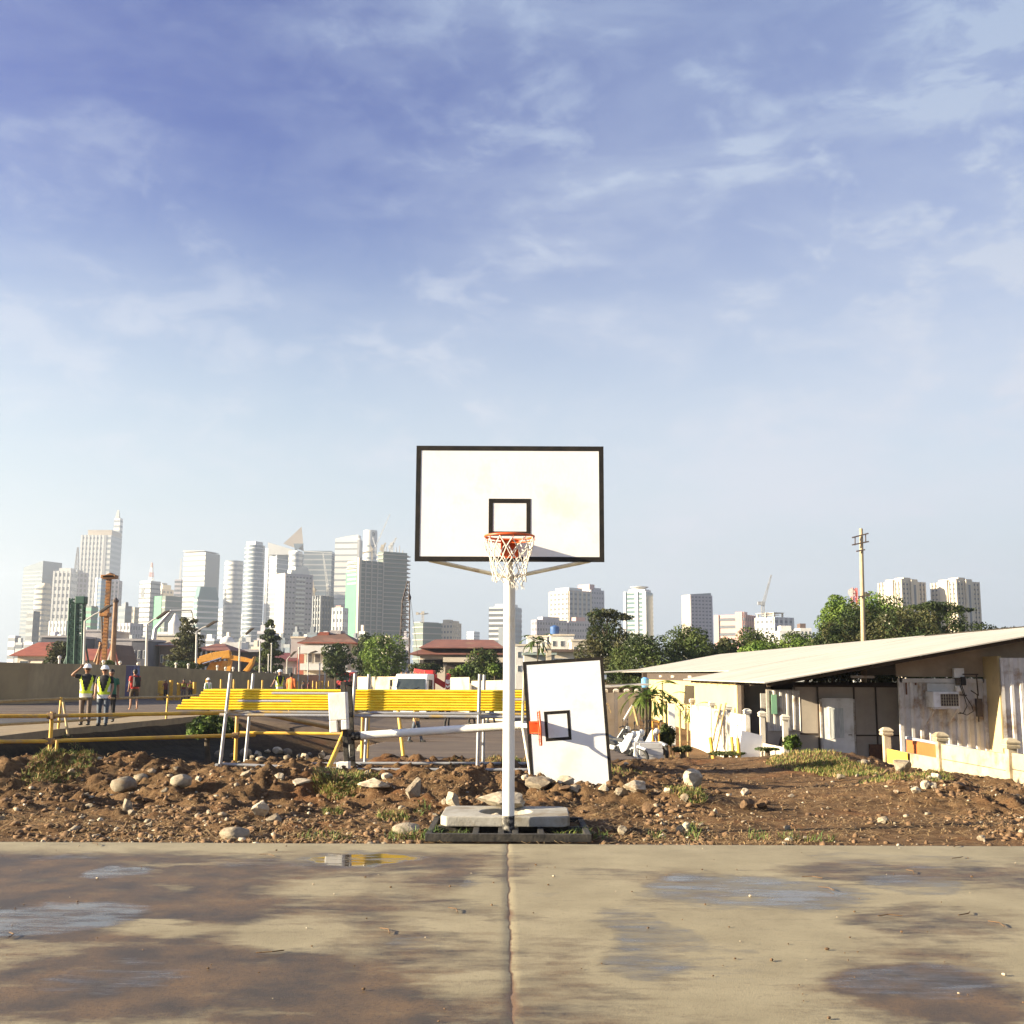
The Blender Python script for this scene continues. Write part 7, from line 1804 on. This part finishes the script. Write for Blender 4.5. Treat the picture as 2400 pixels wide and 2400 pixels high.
o, w1, w2, h, k = tower(419, 470, 505, 1294, 1350, 'tall white glass tower with a thin slanted roof plate', 'white', 'pwin', 24, .35, side='pwin')
MB().prism([(-w1 * 1.02, h + 1), (0, h + 1), (w2 * .0, h + 3 * k), (-w1 * 1.02, h + 5 * k)], -2, w2 * .9, 'y').build('roof_plate', T_['grey'], o)
o, w1, w2, h, k = tower(446, 456, 508, 1398, 1080, 'green glass block with white stripes in front of the slanted roof tower', 'gglass', 'white', 14, .34, phi=R(60), round_=8)
MB().prism([(w2 * .05, h), (w2 * .95, h), (w2 * .85, h + 24 * k), (w2 * .12, h + 24 * k)], -w1, -.5, 'x').build('glass_crown', T_['gglass'], o)
# ---- centre cluster
o, w1, w2, h, k = tower(510, 545, 568, 1313, 1400, 'curved white tower with pale horizontal stripes', 'pwin', 'white', 24, .55, round_=2.4)
o, w1, w2, h, k = tower(556, 590, 618, 1276, 1300, 'tall curved glass tower with balconies, right of the striped one', 'glass', 'white', 30, .28, round_=2.6); crown(o, -w1 * .82, -w1 * .2, w2 * .15, w2 * .8, h, 9 * k, 'white')
o, w1, w2, h, k = tower(618, 640, 712, 1290, 1500, 'angular pale glass tower with a triangular spike on its roof', 'pwin', 'white', 26, .2, phi=R(40))
MB().bx(-w1 - 5 * k, -w1 + 3 * k, -1, w2 * .8, 0, h - 20 * k + 20 * k + 6 * k).build('edge_blade', T_['white'], o)
m = MB()
def rl2(px, py, dy=0):
    p = at(px, py, 1500 + dy); v = Vector((p.x - o.location.x, p.y - o.location.y, 0)); v.rotate(Matrix.Rotation(-o.rotation_euler.z, 3, 'Z')); return (v.x, v.y, p.z + 4)
A_, B_, C1, D_ = rl2(664, 1274), rl2(707, 1234, 10), rl2(712, 1292), rl2(690, 1274, 40)
m.quadv([A_, C1, B_]); m.quadv([C1, D_, B_]); m.quadv([D_, A_, B_]); m.quadv([A_, D_, C1]); m.build('roof_spike', T_['beige'], o)
m = MB(); a1, a2, a3, a4 = rl2(628, 1271), rl2(690, 1289), rl2(690, 1300), rl2(628, 1300); b1_, b2_, b3_, b4_ = rl2(628, 1271, 30), rl2(690, 1289, 30), rl2(690, 1300, 30), rl2(628, 1300, 30)
for q in ((a1, a2, a3, a4), (b4_, b3_, b2_, b1_), (a1, b1_, b2_, a2), (a2, b2_, b3_, a3), (a3, b3_, b4_, a4), (a4, b4_, b1_, a1)): m.quadv(q)
m.build('slanted_parapet', T_['white'], o)
m = MB(); a1, a2, a3 = rl2(688, 1274, -4), rl2(713, 1274, -4), rl2(692, 1293, -4); b1_, b2_, b3_ = rl2(688, 1274, 6), rl2(713, 1274, 6), rl2(692, 1293, 6); m.quadv([a1, a3, a2]).quadv([b1_, b2_, b3_]).quadv([a1, a2, b2_, b1_]).quadv([a2, a3, b3_, b2_]).quadv([a3, a1, b1_, b3_]); m.build('corner_fin', T_['glass'], o)
o, w1, w2, h, k = tower(664, 688, 705, 1293, 1380, 'pale tower with a rounded glass top in front of the spiked tower', 'white', 'pwin', 22, .5, round_=3); crown(o, -w1 * .9, -w1 * .1, w2 * .1, w2 * .9, h, 3 * k, 'white')
o, w1, w2, h, k = tower(704, 770, 778, 1291, 1450, 'broad grey glass office slab behind the small unfinished tower', 'glass', 'grey', 24, .25, phi=R(10)); MB().prism([(-w1, h), (0, h - 4 * k), (0, h - 5 * k), (-w1, h - 1)], -.5, w2, 'y').build('parapet', T_['white'], o)
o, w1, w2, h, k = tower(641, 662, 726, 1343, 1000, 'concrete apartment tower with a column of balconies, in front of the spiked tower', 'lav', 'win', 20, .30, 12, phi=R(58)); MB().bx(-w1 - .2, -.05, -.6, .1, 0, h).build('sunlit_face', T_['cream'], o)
crown(o, -w1 * .4, 0, w2 * .2, w2 * .9, h, 9 * k, 'white', 'upper_storey'); crown(o, -w1 * .5, 0, w2 * .35, w2 * .85, h + 9 * k, 8 * k, 'white', 'roof_room')
b0 = None
for i in range(16):
    z = h * (.30 + .68 * i / 16)
    if b0 is None: b0 = MB().bx(0, 1.3, w2 * .38, w2 * .72, 0, h * .02).build('balcony', T_['white'], o); b0.location = (0, 0, z)
    else: c = b0.copy(); COL.objects.link(c); c.location = (0, 0, z)
o, w1, w2, h, k = tower(775, 786, 812, 1298, 1500, 'dark grey glass tower edge left of the big netted tower', 'glass', 'grey', 26, .25, phi=R(60)); MB().bx(-w1 - .4, -w1 + 1.4 * k, -.5, w2, 0, h).build('blue_edge', T_['bglass'], o)
o, w1, w2, h, k = tower(778, 835, 842, 1262, 1420, 'broad white tower with few window bands behind the netted tower', 'white', 'pwin', 22, .28, phi=R(14)); MB().bx(-w1 * .08, .3, -.5, w2, 0, h - 3 * k).build('dark_corner', T_['grey'], o); MB().prism([(-w1, h), (-w1 * .05, h), (-w1 * .05, h + 9 * k), (-w1 * .5, h + 6 * k)], .5, w2, 'y').build('sloping_parapet', T_['white'], o)
o, w1, w2, h, k = tower(838, 862, 884, 1241, 1400, 'white cylindrical tower with a round dark emblem near its top', 'white', 'pwin', 24, .34, round_=2)
MB().prism([(-w1 / 2 + math.cos(t_) * w1 * .515, w2 / 2 + math.sin(t_) * w2 * .515) for t_ in [2 * PI * i / 28 for i in range(28)]], h - 26 * k, h - 2, 'z').build('blank_crown', T_['white'], o, True)
ev = Vector((0, -1, 0)); ev.rotate(Matrix.Rotation(-o.rotation_euler.z + R(32), 3, 'Z')); er = 1 / math.hypot(ev.x / (w1 * .52), ev.y / (w2 * .52)); ec = Vector((-w1 / 2, w2 / 2, h - 10 * k)) + ev * er
Q = ev.to_track_quat('Z', 'Y').to_matrix(); m = MB(); m.tube([ec + Q @ Vector((math.cos(t_) * 3.6 * k, math.sin(t_) * 3.6 * k, 0)) for t_ in [2 * PI * i / 20 for i in range(20)]], .9 * k, 8, closed=True); m.blob(ec, (1.3 * k,) * 3, 8, 6); m.build('emblem', T_['dark'], o)
o, w1, w2, h, k = tower(725, 748, 775, 1396, 1040, 'small unfinished concrete tower with bare columns between the apartment tower and netted tower', 'dark', 'conc', 13, .30, 8, bproud=.6)
def tcrane(px, yb, ymast, jx, jy, cx, cy, d, label, col='white', r=.9):
    b_ = at(px, yb, d); o = thing('tower_crane', label, 'crane', b_)
    T = at(px, ymast, d) - b_; J = at(jx, jy, d) - b_; K = at(cx, cy, d) - b_
    lattice(MB(), (0, 0, 0), T, 2.2 * r, 2.2 * r, max(3, int(T.length / 4)), .28 * r, 4).build('mast', T_[col], o)
    lattice(MB(), T, J, 2.0 * r, .8 * r, max(5, int((J - T).length / 5)), .24 * r, 4).build('jib', T_[col], o)
    m = MB().beam(T, K, 1.6 * r, 1.6 * r); m.box(K, (3 * r, 2.4 * r, 3 * r)); m.build('counter_jib', T_[col], o); MB().bx(T.x - 1.6 * r, T.x + 1.6 * r, -1.6 * r, 1.6 * r, T.z, T.z + 3 * r).build('cab', T_[col], o)
tcrane(735, 1396, 1385, 733, 1362, 738, 1384, 1040, 'pale luffing crane on the small unfinished tower, short jib', 'cream')
tcrane(768, 1396, 1376, 757, 1297, 771, 1377, 1045, 'pale luffing crane on the small unfinished tower, long jib', 'white')
o, w1, w2, h, k = tower(776, 800, 812, 1424, 900, 'low white block squeezed left of the big netted tower', 'white', 'win', 9, .4, 6); crown(o, -w1 * .7, -w1 * .2, 0, w2 * .6, h, 5 * k, 'pink')
# the big unfinished tower: open floors between slabs, nets on the sunlit side
o, w1, w2, h, k = tower(808, 836, 893, 1312, 960, 'big unfinished tower with open floors and green safety nets', 'net', 'conc', 27, .20, 0, phi=R(52), bproud=.7)
MB().bx(-w1 - .5, -w1 * .12, -1.0, -.72, 0, h * .90).build('safety_net', T_['green'], o); p0 = None
for i in range(5):
    y = w2 * i / 4
    if p0 is None: p0 = MB().bx(.7, 1.3, -.6, .6, 0, h).build('hoist_mast', T_['conc'], o); p0.location = (0, y, 0)
    else: c = p0.copy(); COL.objects.link(c); c.location = (0, y, 0)
MB().bx(-1.2, 1.6, -1.3, 1.4, 0, h + 2).build('lift_core', T_['beige'], o)
p0 = None
for i in range(24):
    z = h * (i + .3) / 27 + h * .1
    for j in range(3):
        if p0 is None: p0 = MB().bx(-w1 * .9, -w1 * .15, -1.04, -1.01, 0, h / 27 * .34).build('net_gap', T_['cream'], o); p0.location = (0, 0, h - h / 27 * .5); break
for i in range(5): c = p0.copy(); COL.objects.link(c); c.location = (0, 0, h - h / 27 * (i + 1.5))
o, w1, w2, h, k = tower(880, 893, 950, 1292, 985, 'right wing of the unfinished tower with projecting floor edges', 'net', 'conc', 30, .22, 0, phi=R(60), bproud=1.0)
for i in range(7):
    c = MB(); x = -w1 * .5; y = w2 * (i + .5) / 7; c.beam((x, y, h), (x, y, h + 3 + (i % 3) * 2), .5); c.build('starter_bar', T_['conc'], o)
for i in range(27):
    c = MB().bx(-w1 * .4, w1 * .1, w2 + .9, w2 + 3.2, h - h / 30 * (i + 1), h - h / 30 * (i + 1) + .9) if i == 0 else None
    if i == 0: lp = c.build('loading_platform', T_['conc'], o)
    else: q = lp.copy(); COL.objects.link(q); q.location = (0, 0, -h / 30 * i)
tcrane(872, 1312, 1290, 866, 1273, 852, 1296, 970, 'pinkish luffing crane on the left roof corner of the unfinished tower', 'cream', .6)
tcrane(897, 1294, 1284, 904, 1272, 894, 1287, 975, 'short pale crane in the middle of the unfinished tower roof', 'cream')
tcrane(918, 1294, 1279, 929, 1260, 914, 1282, 985, 'pale crane on the right of the unfinished tower roof', 'white')
tcrane(880, 1300, 1282, 914, 1205, 874, 1262, 1390, 'very thin long white crane jib rising above the unfinished tower', 'white', .7)
# ---- right of the tower: lower blocks
o, w1, w2, h, k = tower(968, 990, 1034, 1459, 900, 'low green netted building under construction left of the hoop pole', 'net', 'conc', 9, .2, 0, bproud=.6, phi=R(50)); crown(o, -w1, -w1 * .3, 0, w2, h, 2 * k, 'conc')
tcrane(991, 1459, 1439, 1004, 1438, 978, 1438, 900, 'small flat topped tower crane on the low green netted building', 'cream', .7)
o, w1, w2, h, k = tower(1031, 1060, 1079, 1460, 1000, 'pale cream apartment block right of the low netted building', 'cream', 'win', 10, .4, 8); crown(o, -w1 * .8, -w1 * .3, 0, w2 * .5, h, 8 * k, 'cream'); crown(o, -w1 * .15, 0, w2 * .1, w2 * .8, h, 5 * k, 'beige')
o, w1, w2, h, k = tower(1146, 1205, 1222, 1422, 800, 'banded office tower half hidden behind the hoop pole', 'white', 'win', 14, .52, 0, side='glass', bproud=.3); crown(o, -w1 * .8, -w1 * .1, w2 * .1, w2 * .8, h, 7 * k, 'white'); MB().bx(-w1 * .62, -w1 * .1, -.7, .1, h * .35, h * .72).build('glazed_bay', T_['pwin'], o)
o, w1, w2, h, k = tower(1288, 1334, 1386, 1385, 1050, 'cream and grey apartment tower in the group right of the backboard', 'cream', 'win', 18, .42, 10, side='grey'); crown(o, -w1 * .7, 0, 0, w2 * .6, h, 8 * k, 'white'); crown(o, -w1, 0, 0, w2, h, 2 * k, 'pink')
o, w1, w2, h, k = tower(1352, 1386, 1416, 1382, 1180, 'grey stepped tower behind the cream apartment tower', 'lav', 'win', 18, .4, 10); crown(o, -w1 * .9, -w1 * .1, 0, w2 * .4, h, 13 * k, 'pink', 'upper_step'); crown(o, -w1 * .4, 0, w2 * .3, w2 * .8, h, 5 * k, 'lav')
o, w1, w2, h, k = tower(1246, 1258, 1328, 1452, 880, 'lavender grey apartment block low in front of the cream apartment tower', 'lav', 'win', 10, .4, 14, phi=R(58)); crown(o, -w1, 0, w2 * .2, w2 * .75, h, 7 * k, 'lav', 'stepped_roof')
o, w1, w2, h, k = tower(1324, 1334, 1388, 1455, 900, 'low apartment block with pinkish stepped roof right of the lavender block', 'lav', 'win', 10, .4, 12, phi=R(58)); crown(o, -w1, 0, w2 * .3, w2 * .7, h, 9 * k, 'pink', 'stepped_roof')
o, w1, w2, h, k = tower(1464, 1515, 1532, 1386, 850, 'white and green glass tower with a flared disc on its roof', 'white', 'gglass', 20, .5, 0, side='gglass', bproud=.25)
MB().bx(-w1 * .48, -w1 * .34, -.8, .1, 0, h).bx(-w1 * .12, .6, -.8, .1, 0, h).bx(-w1 - .2, -w1 * .9, -.8, .1, 0, h).build('white_strip', T_['white'], o); crown(o, -w1 * .8, -w1 * .05, w2 * .1, w2 * .9, h, 6 * k, 'white')
MB().lathe([(12 * k, h + 6 * k), (14 * k, h + 8 * k), (22 * k, h + 12 * k), (22 * k, h + 13 * k)], 24, (-w1 * .45, w2 * .5, 0)).build('roof_disc', T_['white'], o, True)
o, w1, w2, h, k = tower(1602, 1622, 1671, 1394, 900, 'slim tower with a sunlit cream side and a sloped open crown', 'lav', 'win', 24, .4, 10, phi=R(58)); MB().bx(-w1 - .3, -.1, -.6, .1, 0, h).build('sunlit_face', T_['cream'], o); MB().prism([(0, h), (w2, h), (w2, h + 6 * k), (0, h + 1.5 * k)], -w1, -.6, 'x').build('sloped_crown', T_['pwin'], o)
o, w1, w2, h, k = tower(1677, 1747, 1774, 1440, 800, 'pink office block with dark window bands', 'pink', 'win', 9, .38, 0, bproud=.3); MB().bx(-w1 * .28, -w1 * .05, -.9, .1, 0, h + 6 * k).build('stair_tower', T_['pink'], o); MB().bx(-w1 - .2, -w1 * .85, -.9, .1, 0, h).build('stair_tower', T_['pink'], o); crown(o, -w1 * .3, 0, 0, w2 * .3, h, 6 * k, 'pink')
for i in range(6): MB().bx(.35, .8, w2 * (i + .2) / 6, w2 * (i + .6) / 6, h * .1, h).build('pier', T_['pink'], o)
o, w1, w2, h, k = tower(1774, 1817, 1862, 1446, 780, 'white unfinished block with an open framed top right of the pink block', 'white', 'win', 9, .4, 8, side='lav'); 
for x in (-w1 * .95, -w1 * .5, -w1 * .05):
    for y in (w2 * .05, w2 * .5): MB().bx(x - .5, x + .5, y - .5, y + .5, h, h + 11 * k).build('column', T_['cream'], o)
crown(o, -w1, 0, 0, w2 * .55, h + 9 * k, 2 * k, 'cream', 'roof_slab'); crown(o, -w1 * .7, 0, 0, w2 * .3, h + 4 * k, 1.5 * k, 'cream', 'roof_slab')
tcrane(1788, 1446, 1418, 1808, 1347, 1780, 1414, 785, 'white luffing crane with a long thin jib on the unfinished block', 'grey', .8)
for px0, pxc, px1, lb in ((2068, 2122, 2176, 'cream apartment tower with stepped corners behind the right hand trees'), (2192, 2252, 2304, 'rightmost cream apartment tower with a tall shaded side')):
    o, w1, w2, h, k = tower(px0, pxc, px1, 1362, 640, lb, 'cream', 'win', 22, .36, 14, phi=R(44), bproud=.3)
    MB().bx(-w1 * .62, -w1 * .30, -1.6, .1, 0, h + 4 * k).build('projecting_bay', T_['cream'], o); MB().bx(-.1, 1.6, w2 * .35, w2 * .62, 0, h + 4 * k).build('projecting_bay', T_['cream'], o); MB().bx(1.61, 1.75, w2 * .44, w2 * .53, h * .3, h - 2).build('dark_strip', T_['win'], o)
    crown(o, -w1 * .72, 0, 0, w2 * .7, h, 6 * k, 'cream', 'stepped_roof'); crown(o, -w1 * .4, 0, w2 * .1, w2 * .4, h + 6 * k, 3 * k, 'cream', 'roof_room')
# low distant rows closing the gaps between the towers
g = random.Random(77)
for i in range(64):
    px = 20 + i * 15.5 + g.uniform(-5, 5) if i < 61 else 1190 + (i - 61) * 60
    wpx = g.uniform(14, 34); yt = g.uniform(1478, 1528); d = g.uniform(520, 800); k = mpp(d); b_ = at(px, 1560, d)
    col = g.choice(['grey', 'lav', 'beige', 'white', 'cream', 'lav', 'grey', 'dark'])
    h = at(px, yt, d).z + 4; w = wpx * k; o = thing('city_block', 'small hazy city block low between the towers of the skyline', 'building', (b_.x, d, -4), g.uniform(-.5, -.2), 'hazy low city blocks between the towers')
    MB().bx(-w / 2, w / 2, 0, w * .8, 0, h).build('wall', T_[col], o); n = max(2, int(h / 5))
    for j in range(n): MB().bx(-w / 2 - .1, w / 2 + .1, -.1, w * .8 + .1, h * (j + .35) / n, h * (j + .75) / n).build('window_band', T_['win' if col != 'dark' else 'glass'], o)
    if g.random() < .6: MB().bx(-w * .3, w * .1, w * .2, w * .6, h, h + 3).build('roof_room', T_[col], o)

# fainter towers standing further back
g = random.Random(5)
for i in range(22):
    px = (60 + i * 42 + g.uniform(-14, 14)) if i < 21 else 1110; wpx = g.uniform(16, 30); yt = g.uniform(1385, 1462) if px < 960 else 1480; d = g.uniform(1750, 2300)
    if 110 < px < 270: yt -= 30
    tower(px - wpx * .55, px, px + wpx * .45, yt, d, 'faint pale tower standing far back in the haze among the skyline', g.choice(['lav', 'white', 'grey', 'white']), 'pwin', g.randint(10, 16), .45, group='faint towers far back in the haze')
# ================================================================== HAZE
hz = bpy.data.materials.new('haze_air'); hz.use_nodes = True; t = hz.node_tree; t.nodes.clear()
pv = t.nodes.new('ShaderNodeVolumePrincipled'); pv.inputs['Color'].default_value = (.86, .92, 1.0, 1); pv.inputs['Density'].default_value = HAZE; pv.inputs['Anisotropy'].default_value = .5
mo = t.nodes.new('ShaderNodeOutputMaterial'); t.links.new(pv.outputs[0], mo.inputs['Volume'])
ho = MB().bx(-2800, 2800, -120, 3200, -8, 285).build('haze', hz)
tag(ho, 'pale morning haze hanging over the whole site and city', 'haze', kind='stuff')
ho.display_type = 'WIRE'
